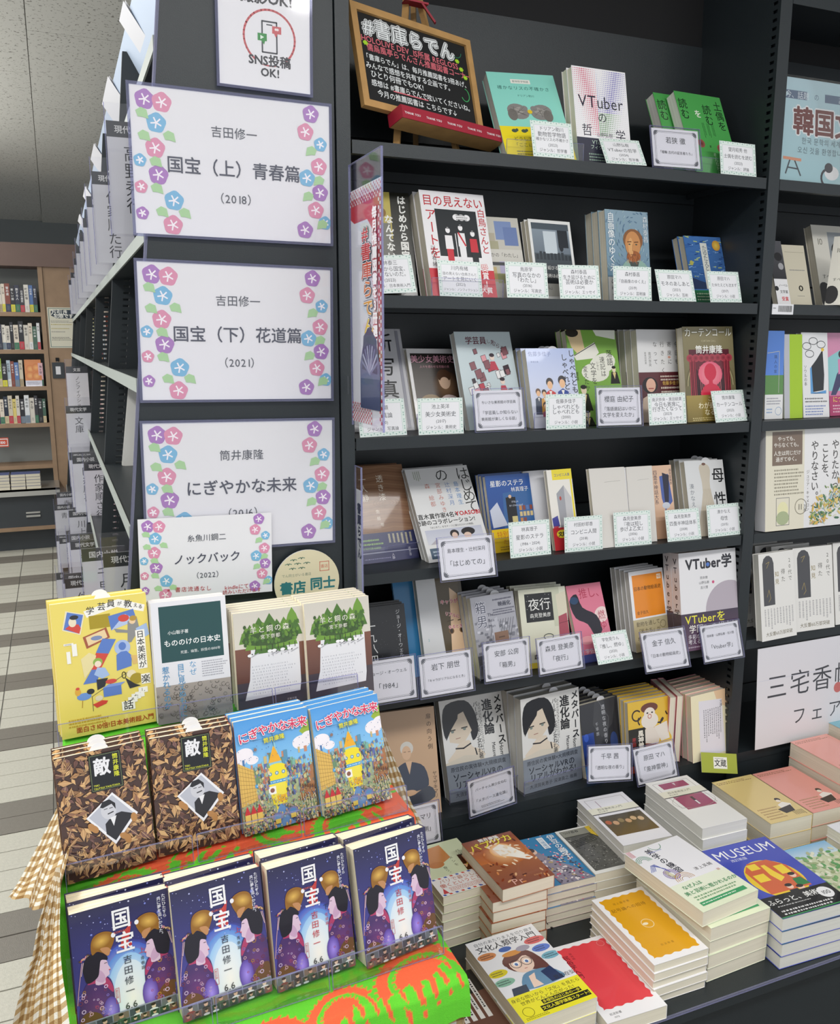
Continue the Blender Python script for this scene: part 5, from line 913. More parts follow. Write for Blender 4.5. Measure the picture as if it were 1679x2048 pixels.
# ================================================================ timber bookcase at the far end
WB = 5.87
wb = empty('timber_bookcase', Matrix.Translation((-.6, WB, 0)), 'brown timber bookcase at the far end of the shop, grey bench below', 'bookcase'); l3 = Matrix.Translation((.6, -WB, 0))
wp = lambda mb, n, m: setattr(mb.build(n, m, wb), 'matrix_local', l3)
wp(MB().box(-1.25, WB, 0, -.075+.03, WB+.25, .02).box(-1.25, WB+.24, 0, .0, WB+.25, 2.07), 'back_lining', 'grey')
wp(MB().box(-.062, WB-.03, .1, -.03, WB+.25, 2.07), 'side_panel', 'oak')
wp(MB().box(-.028, WB-.02, .1, .42, WB+.25, 2.07), 'timber_column', 'oak')
wp(MB().box(-1.25, WB-.05, 2.07, .6, WB+.25, 2.235), 'fascia', 'oakd')
for z in (1.741, 1.468, 1.195, .918, .6): wp(MB().box(-1.25, WB-.02, z-.03, -.062, WB+.24, z), 'shelf_board', 'oak')
bq = at(0, 979, 5.5)
wp(MB().box(-1.25, 5.45, .46, -.025, WB-.02, .475).box(-1.25, 5.45, .425, -.025, 5.455, .475), 'bench_top', 'steel')
wp(MB().box(-1.25, 5.5, .19, -.07, 5.8, .46), 'drawer', 'slate')
wp(MB().box(-1.25, 5.5, .16, .3, 5.87, .19), 'bench_plinth', 'oak')
wp(MB().box(-1.25, 5.6, 0, .3, 5.87, .16), 'kick_board', 'slate')
wp(MB().box(-.265, 5.49, .288, -.17, 5.5, .3).box(-.265, 5.485, .262, -.17, 5.5, .276), 'drawer_handle', 'steel')
SPC = ['#3a3a40', '#e8e4da', '#2c2c32', '#c94c64', '#e6d27c', '#5a7cb4', '#ded8cc', '#26282c', '#8c4a3c', '#e9ecee', '#b9c9d4', '#4c6c5c', '#e8dccb', '#9ab44c', '#34384c', '#d8cdb8', '#e3b8c0', '#1f2a3c']
BOT = ['#b4a07c', '#c9404c', '#ececec', '#2c3c5c', '#e0d83c', '#7c8c9c', None, None, '#d9c8a0', '#3c7c5c', None]
rb = random.Random(11)
def spine_book(x, y, z, w, h, col, bot, row, i, group, lab, yaw=0):
    r = empty('shelf_book', pose(x, y, z, yaw), lab, 'book', group)
    MB().box(0, 0, 0, w, .13, h, col).build('cover', 'gloss', r)
    c = Cv(w*.96, h*.98, col, i); dk = sum(lin(col)) < .9
    if bot: c.R(0, .72, 1, 1, bot)
    c.T(rb.choice(['日本の歴史', '海と空', '山の本', '旅する人', '夜の話', '花と月', '新しい国', '町の記憶', '雪の道', '本と人']), .5, .1, .62, '#f0f0f0' if dk else '#2c2c30', v=1, b=.02, sp=rb.uniform(1, 1.3))
    c.S(.25, .78, .75, .95, 2, '#888', v=1); c.build('spine_print', r, 'gloss', Matrix.Translation((w*.02, 0, h*.01)))
NM = {'#3a3a40': 'charcoal', '#e8e4da': 'cream', '#2c2c32': 'black', '#c94c64': 'pink-red', '#e6d27c': 'yellow', '#5a7cb4': 'blue', '#ded8cc': 'pale beige', '#26282c': 'black', '#8c4a3c': 'russet', '#e9ecee': 'white', '#b9c9d4': 'pale blue', '#4c6c5c': 'green', '#e8dccb': 'ivory', '#9ab44c': 'lime green', '#34384c': 'navy', '#d8cdb8': 'sand', '#e3b8c0': 'pale pink', '#1f2a3c': 'dark navy'}
ORD = ['first', 'second', 'third', 'fourth', 'fifth', 'sixth', 'seventh', 'eighth', 'ninth', 'tenth', 'eleventh', 'twelfth', 'thirteenth', 'fourteenth', 'fifteenth', 'sixteenth', 'seventeenth']
for ri, z in enumerate((1.741, 1.468, 1.195, .918)):
    x = -.078; i = 0; rowname = ['top', 'second', 'third', 'lowest'][ri]
    if ri == 2:
        for a, b, n in ((-.205, .115, 'orange'), ):
            r = empty('shelf_book', pose(a, WB-.01, z, 0, .12), 'orange fruit-picture book turned face out on the third timber shelf', 'book')
            MB().box(0, 0, 0, b, .02, .2, '#d9844c').build('cover', 'gloss', r); c = Cv(b, .2, '#dc8a50')
            for q in ((.35, .35), (.7, .3), (.3, .6), (.7, .62)): c.E(q[0], q[1], .27, .27, '#d0743c', cin='#f0b46c')
            c.R(0, .78, 1, 1, '#d6d6e4'); c.S(.1, .82, .9, .94, 3, '#667'); c.build('cover_print', r, 'gloss')
    while x > -.5:
        w = rb.uniform(.02, .034); h = rb.uniform(.17, .212)
        if ri == 2 and -.215 < x < -.09: x = -.216; continue
        x -= w+.0012; col = rb.choice(SPC)
        spine_book(x, WB-rb.uniform(0, .01), z, w, h, col, rb.choice(BOT), ri, i, 'books standing in the timber bookcase', f'{NM[col]} spine, {ORD[i]} from the timber side panel on the {rowname} shelf'); i += 1
m = MB().box(0, 0, 0, .09, .004, .07); o = at(0, 895, 5.8)
r = empty('shelf_sign', pose(o.x-.03, 5.82, o.z-.0), 'small red price sign on the lowest row of the timber bookcase', 'sign'); m.build('sign_board', 'red', r); MB().box(.03, .004, -.03, .034, .05, .03).build('clip', 'clear', r)
c = Cv(.09, .07, '#d4543c'); c.R(.05, .1, .95, .9, '#e8e4e0'); c.R(.1, .2, .9, .8, '#d4543c'); c.T('100', .55, .5, .3, '#f0f0f0', b=.03); c.build('sign_print', r)
for pi, (px, n) in enumerate(((-.36, 5), (-.255, 5), (-.155, 5))):
    for k in range(n):
        y = 5.47; t = .022
        r = empty('shelf_book', pose(px-.09+rb.uniform(-.002, .002), y+rb.uniform(-.003, .003), .475+t*k, 0), f'book {["lowest", "second from the bottom", "in the middle", "second from the top", "topmost"][k]} of the {["leftmost", "middle", "rightmost"][pi]} bench pile', 'book', 'flat piles on the far grey bench')
        MB().box(0, 0, 0, .095, .14, t-.002).build('page_block', 'page', r); MB().box(-.001, -.001, t-.002, .096, .141, t-.0006, '#4c5c9c').build('cover', 'gloss', r)
# notice and tag on the timber column
p = at(98, 616, WB-.021); q = at(104, 696, WB-.021)
c = Cv(.2, .3, '#ddd9c6'); c.L([(.05, .03), (.95, .03), (.95, .97), (.05, .97), (.05, .03)], .02, '#5c7c7c'); c.P([(.12, .1), (.2, .06), (1, .06), (1, .27), (.3, .27), (.12, .2)], '#34404c')
c.T('万引き', .42, .12, .2, '#f0efe8', b=.03); c.T('犯罪です', .56, .21, .17, '#f0efe8', b=.03); c.S(.1, .32, .9, .38, 2, '#777'); c.S(.1, .4, .9, .44, 1, '#b4a43c'); c.S(.1, .5, .9, .54, 1, '#b4a43c'); c.S(.1, .58, .7, .62, 1, '#777'); c.S(.1, .72, .9, .82, 3, '#555')
r = empty('notice', pose(-.017, WB-.0225, q.z), 'cream anti-theft notice with black heading taped to the timber column', 'poster'); MB().box(0, 0, 0, .2, .001, .3).build('notice_sheet', 'white', r); c.build('notice_print', r)
q = at(106, 757, WB-.03)
r = empty('hanging_tag', pose(q.x, WB-.03, q.z), 'small dark card hanging from a black hook on the timber column', 'tag'); MB().box(0, 0, 0, .085, .002, .12).build('tag_card', 'slate', r); MB().box(.028, .001, .128, .052, .008, .155).build('hook', 'dark', r); MB().box(.039, .001, .118, .041, .003, .13).build('string', 'steel', r); MB().box(.024, -.001, .03, .058, 0, .09).build('white_patch', 'white', r)
# ================================================================ author cards along the raked bookcase
def onz(px, py, z):
    d = F_+R_*((px-839.5)/FPX)-U_*((py-1024)/FPX); return EYE+d*((z-1.5)/d.z)
NAMES = ['笹本稜平', '門井慶喜', '作家順さ行', '千早', '川上', '魚住', '原田', '町田', '宮部', '森', '山本', '有川', '伊坂', '小川', '恩田', '角田', '桐野', '重松', '中村', '西']
def author_card(x, y, z, name, head, w=.078, h=.182):
    r = empty('author_card', pose(x, y, z-h), None, 'divider card', 'author divider cards along the raked bookcase')
    MB().box(0, 0, 0, w, .0008, h).build('card_sheet', 'white', r)
    MB().box(-.002, -.002, -.004, w+.03, -.0012, h+.028).build('clear_plate', 'clear', r)
    MB().box(-.0024, -.0021, -.004, -.0014, .001, h+.028).build('plate_edge', 'edge', r)
    c = Cv(w, h, '#e4e4ea'); c.R(.0, .0, 1, .14, '#3f4146'); c.T(head, .5, .07, .17, '#eeeeee', b=.02); c.T(name, .5, .2, min(.36, 1.75/len(name)), '#44464c', v=1); c.build('card_print', r)
    return r
AC = [(211, 240, 1.87, '高野秀行', '現代文学'), (182, 342, 1.853, '作家順た行', '現代文学'), (172, 392, 1.853, 'た', '国内小説'), (165, 436, 1.853, '千', '国内小説'), (158, 466, 1.853, '田', '国内小説'), (151, 492, 1.853, '中', '国内小説'), (147, 517, 1.853, '土', '国内小説'), (141, 545, 1.853, '月', '国内小説'), (137, 560, 1.853, '津', '現代文学'),
      (131, 733, 1.42, 'ノンフィクション', '文芸'), (131, 812, 1.30, '文庫', '現代文学'), (135, 877, 1.157, '魚住', '国内小説'), (140, 893, 1.157, '有川', '国内小説'), (138, 905, 1.157, '色川', '国内小説'), (144, 912, 1.157, '門井慶喜', '国内小説'), (167, 925, 1.157, '作家順さ行', '現代文学'), (162, 1098, 1.122, '千早茜', '国内小説'), (205, 1107, 1.15, '月村了衛', '現代文学'),
      (137, 1021, .935, '川上', '国内小説'), (133, 1069, .935, '逢坂', '国内小説'), (140, 1083, .945, '笹本稜平', '現代文学'), (129, 1158, .935, '住野', '現代文学'), (125, 1148, .935, '京極', '国内小説'), (112, 1071, .72, '朝井', '国内小説'), (118, 1076, .72, '綾辻', '国内小説'), (112, 1146, .72, 'スタンド', '国内小説'), (108, 1010, .8, '青', '国内小説'), (113, 985, .85, '赤', '国内小説')]
ROWS = {'1.8': 'upper', '1.4': 'middle', '1.3': 'middle', '1.1': 'lower', '0.9': 'second lowest', '0.8': 'bottom', '0.7': 'bottom'}
seen = {}; acs = []
for px, py, z, nm, hd in AC:
    q = onz(px, py, z); acs.append((q.y, q, nm, hd, ROWS['%.1f' % (int(z*10)/10)]))
NTH = ['nearest', 'second nearest', 'third nearest', 'fourth nearest', 'fifth nearest', 'sixth nearest', 'seventh nearest', 'eighth nearest', 'ninth nearest']
for _, q, nm, hd, rw in sorted(acs, key=lambda t: t[0]):
    i = seen.get(rw, 0); seen[rw] = i+1
    o = author_card(q.x, q.y, q.z, nm, hd); o['label'] = f'dark-headed clear divider card, {NTH[i]} in the {rw} row of the raked bookcase'
# a few books standing in the raked bookcase
def side_book(x, y, z, w, t, h, col, lab, lean=0):
    r = empty('shelf_book', pose(x, y, z, 0, 0, -lean), lab, 'book'); MB().box(0, 0, 0, w, t, h, col).build('cover', 'gloss', r); MB().box(.002, .002, h, w, t-.002, h+.0006).build('page_edge', 'page', r); return r
side_book(.135, .80, 1.215, .11, .02, .2, '#ecebe6', 'white book leaning alone against the second divider of the raked bookcase', .14)
for k in range(16): side_book(.15, .12+.02*k, .995, .1, .0185, rb.uniform(.15, .165), rb.choice(SPC[:12]), f'slim spine, {ORD[k]} from the end panel on the raked shelf beside the signs')
for Y0, z, cols in ((1.0, .995, 1), (.95, .77, 1), (1.8, 1.215, 1), (1.8, .995, 1), (2.65, 1.445, 1), (2.65, 1.67, 1), (1.78, 1.445, 1)):
    dn_ = f'{["second", "third", "fourth"][0 if Y0 < 1.5 else (1 if Y0 < 2.5 else 2)]} bay, {["knee-high shelf", "waist-high shelf", "chest-high shelf", "eye-level shelf", "highest shelf"][[.77, .995, 1.215, 1.445, 1.67].index(z)]}'
    for k in range(14):
        t = rb.uniform(.018, .03); c_ = rb.choice(SPC)
        side_book(xe(z)+.055, Y0+.03*k, z, .1, t, rb.uniform(.15, .18), c_, f'{NM[c_]} book, {ORD[k]} in, {dn_} of the raked bookcase').__setitem__('group', 'books deep in the raked bookcase')
# ================================================================ signs on the end panel
def P(k): return FIT[k]
def sheet(key, draw, name, label, cat='sign', film=True, dw=None):
    x, y, z, yaw, lean, roll, w, h = P(key)
    r = empty(name, pose(x, y if y < -.003 else -.004, z, yaw*0, lean, roll), label, cat)
    mg = .004 if film else 0
    MB().box(mg, 0, mg, w-mg, .0006, h-mg).build('paper_sheet', 'white', r)
    c = Cv(w-2*mg, h-2*mg); draw(c); c.build('sheet_print', r, 'print', Matrix.Translation((mg, 0, mg)))
    if film:
        MB().box(0, -.0016, 0, w, -.0012, h).build('laminate_film', 'film', r)
        e = MB()
        for a in ((0, 0, w, mg), (0, h-mg, w, h), (0, mg, mg, h-mg), (w-mg, mg, w, h-mg)): e.box(a[0], -.0018, a[1], a[2], .001, a[3])
        e.build('laminate_rim', 'fedge', r)
    return r
sheet('sign1', sign('吉田修一', '国宝（上）青春篇', '（2018）'), 'laminated_sign', 'large flower-bordered sign on the end panel ending (2018), highest of its kind')
sheet('sign2', sign('吉田修一', '国宝（下）花道篇', '（2021）'), 'laminated_sign', 'large flower-bordered sign on the end panel ending (2021)')
sheet('sign3', sign('筒井康隆', 'にぎやかな未来', '（2016）'), 'laminated_sign', 'large flower-bordered sign on the end panel ending (2016), lowest of the three')
sheet('sign4', sign('糸魚川鋼二', 'ノックバック', '（2022）', note=True), 'paper_sign', 'smaller flower-bordered paper sign with red handwriting, ending (2022)', film=False)
sheet('photo', photo_ok, 'laminated_sign', 'upright notice with a phone in a red circle at the head of the end panel')
# round sign
o = at(549, 1188, -.012); e = at(677, 1104, -.012); rr = (e.x-o.x)/2
r = empty('round_sign', pose(o.x+rr, -.012, at(612, 1165, -.012).z, 0, 0), 'round cream sign with green lettering and birds beside the lowest flower sign', 'sign')
m = MB(); m.prism([(rr*math.cos(a*PI/24), rr*math.sin(a*PI/24)) for a in range(48)], 0, .003); m.build('disc', 'white', r)
c = Cv(2*rr, 2*rr); c.E(.5, .5, .5, .5, '#d9cfb0', n=48); c.T('書店', .28, .56, .2, '#2f7478', b=.04); c.T('同士', .74, .53, .2, '#2f7478', b=.04); c.T('でん同士がいる書店', .34, .37, .05, '#7c8c7c'); c.T('S H O T E N', .5, .73, .06, '#6c7c70'); c.L([(.7, .2), (.84, .2), (.84, .34), (.7, .34), (.7, .2)], .01, '#c9705c'); c.T('書店', .77, .27, .06, '#c9705c')
for x, y in ((.3, .14), (.42, .12), (.22, .2), (.36, .2), (.5, .2), (.28, .27), (.42, .27)): c.L([(x-.05, y), (x-.01, y-.012), (x, y+.01), (x+.012, y-.012), (x+.05, y)], .012, '#6c8c78')
c.build('disc_print', r, 'print', Matrix.Translation((-rr, 0, -rr)))
# ================================================================ banners that stand out from the post
def banner(x, y0, y1, z0, z1, draw, label):
    w = y1-y0; h = z1-z0
    r = empty('acrylic_banner', Matrix.Translation((x, y1, z0)) @ Matrix.Rotation(-PI/2, 4, 'Z'), label, 'banner')
    MB().box(0, 0, -.012, w, .0006, h-.04).build('banner_sheet', 'white', r)
    c = Cv(w, h-.028); draw(c); c.build('banner_print', r, 'print', Matrix.Translation((0, 0, -.012)))
    MB().box(-.003, -.002, -.018, w+.003, -.0012, h).build('clear_plate', 'clear', r)
    e = MB().box(w+.002, -.0022, -.018, w+.0032, .001, h).box(-.0032, -.0022, -.018, -.002, .001, h).box(-.003, -.0022, h-.001, w+.003, .001, h); e.build('plate_edge', 'edge', r)
    MB().box(-.03, .0, .03, .004, .002, .06).build('mounting_tab', 'clear', r)
def bd(c):
    c.R(0, 0, 1, 1, '#e9eaf0'); c.P([(0, .04), (1, .04), (1, .28), (.55, .14), (0, .14)], '#c9303c'); c.P([(0, .12), (.3, .17), (.5, .26), (0, .4)], '#e9eaf0'); c.R(.86, .1, 1, .8, '#c9404c')
    for j in range(6):
        for i in range(24): c.R(i/24, .004+.011*j, i/24+.022, .013+.011*j, '#f0f0f2' if (i+j) % 2 else '#c9404c')
    for j in range(60):
        for i in range(2): c.R(.9+.045*i, .06+.0155*j, .935+.045*i, .073+.0155*j, '#f0f0f2' if (i+j) % 2 else '#c9404c')
    for j in range(8):
        for i in range(16): c.R(i/24, .91+.011*j, i/24+.022, .919+.011*j, '#f0f0f2' if (i+j) % 2 else '#d4505c')
    cols = ['#c9383c', '#c9383c', '#d0563c', '#dc7c34', '#e0a030', '#e2c42c']
    for k, (cc, o_) in enumerate((('#2c3048', .1), ('#f0f0f2', .06), (None, .02))):
        for i, ch in enumerate('#書庫らでん'): c.T(ch, .5+.02*i, .155+.077*i, .19, cc or cols[i], v=1, b=o_, asp=1.75)
    c.T('毎月推薦図書を3冊選出', .8, .1, .125, '#f2f2f4', v=1, b=.05, sp=1.06, asp=1.2, out='#c9505c')
    c.G(.3, .74, .94, .93, '#4c5678', '#3a4464'); c.P([(.3, .74), (.4, .66), (.6, .6), (.85, .66), (.94, .76), (.94, .8), (.3, .8)], '#66698a'); c.P([(.36, .76), (.42, .62), (.62, .58), (.85, .64), (.86, .78)], '#4a4c68')
    for k in range(9): a = PI*(.15+.7*k/8); c.L([(.62, .78), (.62-.3*math.cos(a), .78-.12*math.sin(a))], .03, '#a9adc4' if k % 2 else '#7c80a0')
banner(.4475, -.178, -.036, 1.39, 1.775, bd, 'tall narrow red and white banner jutting out in clear acrylic from the post')
banner(.4605, -.032, -.004, 1.05, 1.30, lambda c: (c.R(0, 0, 1, 1, '#e9eaf0'), c.T('書庫らでん', .5, .1, .7, '#3c4060', v=1, b=.05)), 'slim second acrylic banner seen nearly edge-on beside the wood-grain book')
# ================================================================ blackboard on an easel
x, y, z, yaw, lean, roll, w, h = P('easel')
r = empty('easel_sign', pose(x, y, z, yaw, lean, roll), 'small framed blackboard with chalk-marker lettering on a wooden easel with a red ribbon', 'blackboard')
fw = .012
for a in ((0, 0, w, fw), (0, h-fw, w, h), (0, fw, fw, h-fw), (w-fw, fw, w, h-fw)): MB().box(a[0], -.006, a[1], a[2], .004, a[3]).build('frame_bar', 'wood', r)
MB().box(fw, -.001, fw, w-fw, .003, h-fw).build('board', 'board', r)
c = Cv(w-2*fw, h-2*fw); W1 = '#e6e9ea'; RD = '#e0707c'
c.T('#書庫らでん', .47, .13, .14, '#15161a', b=.05, out=W1, ow=.05, sp=1.06); c.T('#書庫らでん', .47, .13, .14, W1, b=.02, sp=1.06)
for t, xx, yy, s, k in (('HOLOLIVE DEV_IS所属 REGLOSS', .46, .285, .062, RD), ('儒烏風亭らでんさん推薦図書コーナー', .54, .375, .06, RD), ('「書庫らでん」は、毎月推薦図書を3冊あげ、', .5, .49, .05, W1), ('みんなで感想を共有する企画です。', .42, .585, .052, W1), ('ひとり何冊でもOK!', .29, .675, .056, W1), ('感想は #書庫らでんで呟いてくださいね。', .52, .775, .052, W1), ('今月の推薦図書は こちらです↓', .46, .88, .054, W1)): c.T(t, xx, yy, s, k, b=.012, asp=.95)
c.L([(.24, .815), (.55, .815)], .008, RD)
for xx, yy in ((.05, .34), (.9, .22), (.93, .31), (.96, .4)): [c.L([(xx-.018*math.cos(a), yy-.022*math.sin(a)), (xx+.018*math.cos(a), yy+.022*math.sin(a))], .012, '#a8d82c') for a in (0, 1.05, 2.1)]
c.O(.93, .62, .04, .008, '#4cb46c', ry=.05, a0=-1.4, a1=2.6); c.O(.9, .1, .05, .007, '#3c8c6c', a0=.2, a1=2)
c.build('board_print', r, 'chalk', Matrix.Translation((fw, -.0012, fw)))
er = r
def bar(name, a, b, t, mt, parent, d=None):
    a, b = Vector(a), Vector(b); v = b-a; l = v.length; q = v.to_track_quat('Z', 'Y')
    o = MB().box(-t/2, -(d or t)/2, 0, t/2, (d or t)/2, l).build(name, mt, parent)
    o.matrix_local = parent.matrix_world.inverted() @ Matrix.Translation(a) @ q.to_matrix().to_4x4(); return o
S1 = ZS['S1']
def shelfpt(px, py): q = onz(px, py, S1+.0005); return q
top = at(826, 2, .085)
wl = [(at(792, 286, .055), at(812, 0, .15), .011), (at(918, 297, .095), at(838, 0, .155), .011), (at(832, 289, .19), at(826, 0, .165), .009)]
for a, b, t in wl: a.z = S1+.0008; bar('easel_leg', a, b, t, 'wood', er, t*.8)
tr = MB().box(.055, -.03, -.022, w+.02, .006, -.002).build('tray', 'wood', r); MB().box(.054, -.0306, -.022, w+.021, -.0295, .0).box(.0535, -.0306, -.022, .0548, .006, .0).build('red_ribbon_band', 'red', r)
c = Cv(w-.034, .02, None)
for i in range(5): c.T('THANK YOU', .1+.2*i, .5, .024, '#f0e6e8', b=.02)
c.build('ribbon_print', r, 'print', Matrix.Translation((.054, -.0308, -.022)))
for a, b, t in ((at(808, 2, .135), at(852, 12, .135), .022), (at(842, 5, .13), at(870, 46, .12), .010), (at(826, -8, .13), at(812, -30, .13), .014)): bar('ribbon_tail', a, b, t, 'red', er, .003)
# ================================================================ title cards
GC = dict(c11=('ドリアン助川', '動物哲学物語', '確かなリスの不確かさ', '(2023)', 'ジャンル：哲学書'), c12=('山野弘樹', 'VTuberの哲学', '(2024)', 'ジャンル：哲学書'), c14=('望月昭秀 他', '土偶を読むを読む', '(2023)', 'ジャンル：評論'),
 c21=('小林泰三', 'はじめから国宝、', 'なんてないのだ。', '(2023)', 'ジャンル：日本美術入門'), c22=('川内有緒', '目の見えない白鳥さんと', 'アートを見にいく', '(2021)', 'ジャンル：ノンフィクション'), c23=('鳥原学', '写真のなかの', '「わたし」', '(2016)', 'ジャンル：写真史'), c24=('森村泰昌', '生き延びるために', '芸術は必要か', '(2024)', 'ジャンル：エッセイ'),
 c25=('森村泰昌', '『自画像のゆくえ』', '(2019)', 'ジャンル：芸術論'), c26=('原田マハ', 'モネのあしあと', '(2021)', 'ジャンル：芸術'), c27=('原田マハ', 'たゆたえども沈まず', '(2017)', 'ジャンル：小説'),
 c31=('大山顕', '新写真論', '(2020)', 'ジャンル：写真論'), c32=('池上英洋', '美少女美術史', '(2017)', 'ジャンル：美術史'), c34=('佐藤多佳子', 'しゃべれども', 'しゃべれども', '(2000)', 'ジャンル：小説'), c36=('南沢奈央・黒田硫黄', '今日も寄席に', '行きたくなって', '(2023)', 'ジャンル：エッセイ'), c37=('筒井康隆', 'カーテンコール', '(2023)', 'ジャンル：小説'),
 c42=('林真理子', '星影のステラ', '(1986・2024)', 'ジャンル：小説'), c43=('村田紗耶香', 'コンビニ人間', '(2018)', 'ジャンル：小説'), c44=('森見登美彦', '『夜は短し', '歩けよ乙女』', '(2006)', 'ジャンル：小説'), c45=('森見登美彦', '四畳半神話体系', '(2008)', 'ジャンル：小説'), c46=('湊かなえ', '母性', '(2015)', 'ジャンル：小説'), c55=('宇佐見りん', '『推し、燃ゆ』', '(2020)', 'ジャンル：小説'))
FC = dict(c13=('若狭 徹', '「埴輪 古代の証言者たち」'), c33=('ちいさな美術館の学芸員', '「学芸員しか知らない', '美術館が楽しくなる話」'), c35=('櫻庭 由紀子', '「落語速記はいかに', '文学を変えたか」'), c41=('島本理生・辻村深月', '「はじめての」'), c51=('ジョージ・オーウェル', '「1984」'), c52=('岩下 朋世', '「キャラがリアルになるとき」'), c53=('安部 公房', '「箱男」'), c54=('森見 登美彦', '「夜行」'),
 c56=('金子 信久', '「日本の動物絵画史」'), c57=('岡本健・山野弘樹・吉川慧', '「Vtuber学」'), c61=('ヤマザキマリ', '「扉の向う側」'), c62=('バーチャル美少女ねむ', '「メタバース進化論」'), c63=('千早 茜', '「透明な夜の香り」'), c64=('原田 マハ', '「風神雷神」'))
NEAR = dict(c11='aqua animal book', c12='dotted white book', c13='green book, to its left', c14='green book, to its right', c21='yellow and black book behind the banner', c22='white and red book', c23='grey book of coloured squares', c24='dark photograph book', c25='bearded portrait book', c26='gap left of the blue brushstroke book', c27='blue brushstroke book', c31='grey three-character book', c32='brown framed portrait book', c33='pale blue cartoon book', c34='lilac family book', c35='green cartoon book', c36='white book with a maroon band', c37='red theatre-curtain book', c41='wide white book with green-grey lettering', c42='blue room-scene book', c43='yellow-topped book', c44='beige title-page book', c45='peach and navy book', c46='white dress book', c51='black night-sky book', c52='lime-banded face book', c53='grey street-scene book', c54='cream book with a black panel', c55='pink rooster-shape book', c56='orange square book', c57='purple-banded tall book', c61='beige seated-man book', c62='first dark-haired girl book', c63='dark coat book', c64='yellow and white painting book')
for k, ln in list(GC.items())+list(FC.items()):
    x, y, z, yaw, lean, roll, w, h = P(k); hang = y < -.012
    row = {'1': S1, '2': ZS['S2'], '3': ZS['S3'], '4': ZS['S4'], '5': ZS['S5'], '6': ZS['S6']}[k[1]]
    if not hang: z = row+.0008+(.0035 if k in FC else 0)
    F = k in FC
    if F and w < .09: x += w-.1; w = .1
    card(w, h, (fcard if F else gcard)(*ln, **({'note': 1} if k == 'c62' else {})), pose(x, y, z, yaw, lean, roll), f'{"black-framed sleeved card" if F else "leaf-bordered title card"} standing in front of the {NEAR[k]}', 'F' if F else 'G', None, hook=.03 if hang else 0)
x, y, z, yaw, lean, roll, w, h = P('c65')
r = empty('flyer', pose(x, y, z, yaw, lean, roll), 'olive green flyer with a white square, hanging under the pink-spined books', 'flyer'); MB().box(0, 0, 0, w, .0006, h).build('flyer_sheet', 'white', r)
c = Cv(w, h, '#a3ac3a'); c.R(.34, .2, .72, .78, '#eceae2'); c.T('文蔵', .53, .5, .17, '#333', b=.02); c.S(.38, .24, .68, .32, 1, '#777'); c.build('flyer_print', r, 'print'); MB().box(w*.3, .0006, h*.7, w*.6, .02, h*.72).build('flyer_fold', 'white', r)
# ================================================================ books standing on the shelves
ORDC = ['front', 'second', 'third', 'fourth', 'fifth', 'sixth', 'seventh', 'eighth']
def stackup(k, draw=None, t=0, n=1, desc='', lean=None, dx=0, step=1.0, z=None, rnd=.0007, xoff=0, **kw):
    x, y, z0, yaw, ln, roll, w, h = P(k); z = z if z is not None else ZS['S'+k[1]]+.001
    if lean is not None: ln = lean
    name = 'hardcover_book' if h > .18 else 'paperback_book'
    lab0 = desc if n == 1 else desc+', front copy'
    g = 'copies: '+desc[:40]
    r = make_book(w, h, t, draw, pose(x+xoff, y, z, yaw, ln, roll), lab0, name=name, group=g if n > 1 else None, **kw)
    q = random.Random(k)
    for i in range(1, n):
        d = i*t*step/math.cos(ln)*1.02
        c = copy_tree(r, pose(x+xoff-math.sin(yaw)*d+dx*i+q.uniform(-rnd, rnd), y+math.cos(yaw)*d, z, yaw, ln, roll)); c['label'] = f'{desc}, {ORDC[i]} copy back'
    return r
st = stackup
st('b11', B_squirrel, .022, 1, 'aqua book with a grey animal drawing and yellow band on the highest shelf', cover='#93ded0', page='pagew')
st('b12', B_vt, .016, 2, 'white book with coloured dot pattern and navy band', cover='#f0eef0', page='page')
st('b13', B_dogu, .022, 2, 'green book with vertical lettering and two round brown pictures', cover='#4fa554', dx=-.028, page='pagew')
st('b21', B_kokuhou2, .02, 1, 'yellow and black book half hidden behind the red banner', cover='#26261f')
st('b22', B_me, .022, 2, 'white and red book showing three cartoon figures', cover='#eceaec', dx=0)
st('b23', B_shapes, .012, 1, 'grey book with scattered coloured squares', cover='#c3c0b6', lean=.3)
st('b24', B_photo, .012, 2, 'dark photograph book in a white margin', cover='#e6e6e4', dx=0)
st('b25', B_portrait, .02, 3, 'book with a painted bearded man on blue', cover='#8ba4b4', dx=0)
st('b26', B_swirl, .016, 2, 'blue brushstroke book with a white title strip', cover='#4a78b8', dx=0)
st('b31', B_shinsha, .014, 2, 'grey book with three large black characters beside the banner', cover='#c9c9ce')
st('b32', B_bishojo, .012, 2, 'brown portrait book with pink lettering in a white margin', cover='#e8e6e6', dx=0)
st('b33', B_gakuin, .016, 1, 'pale blue book with red and black cartoon frames', cover='#c8d6da', page='pagew')
st('b34', slip=.62, draw=B_shabere, t=.018, n=3, desc='lilac book with a drawn kimono family', cover='#a9b8e0', dx=0)
st('b35', B_rakugo, .016, 2, 'green book with cartoon storytellers and a white cloud of title', cover='#7fae4c', dx=0)
st('b36', B_yose, .018, 4, 'plain white book with a maroon photo band', cover='#e0dfdf', dx=0)
st('b37', B_curtain, .02, 1, 'bronze book with a red theatre curtain and silhouette', cover='#8d8462')
st('b41', B_woodgrain, .018, 2, 'wood-grain patterned book with a navy band', cover='#8f6b52', dx=0)
st('b42', B_hajimete, .014, 2, 'wide white book with a photo band leaning far back', cover='#e4e4e4', page='pagew')
st('b43', B_hoshi, .012, 3, 'blue room-scene book with a yellow lower band', cover='#2f5aa4', dx=0)
st('b45', B_conveni, .01, 1, 'narrow yellow-topped book with a grey block drawing', cover='#e8e4dc')
st('b46', B_titlepage, .01, 1, 'beige book open at its title page', cover='#d6d2cc')
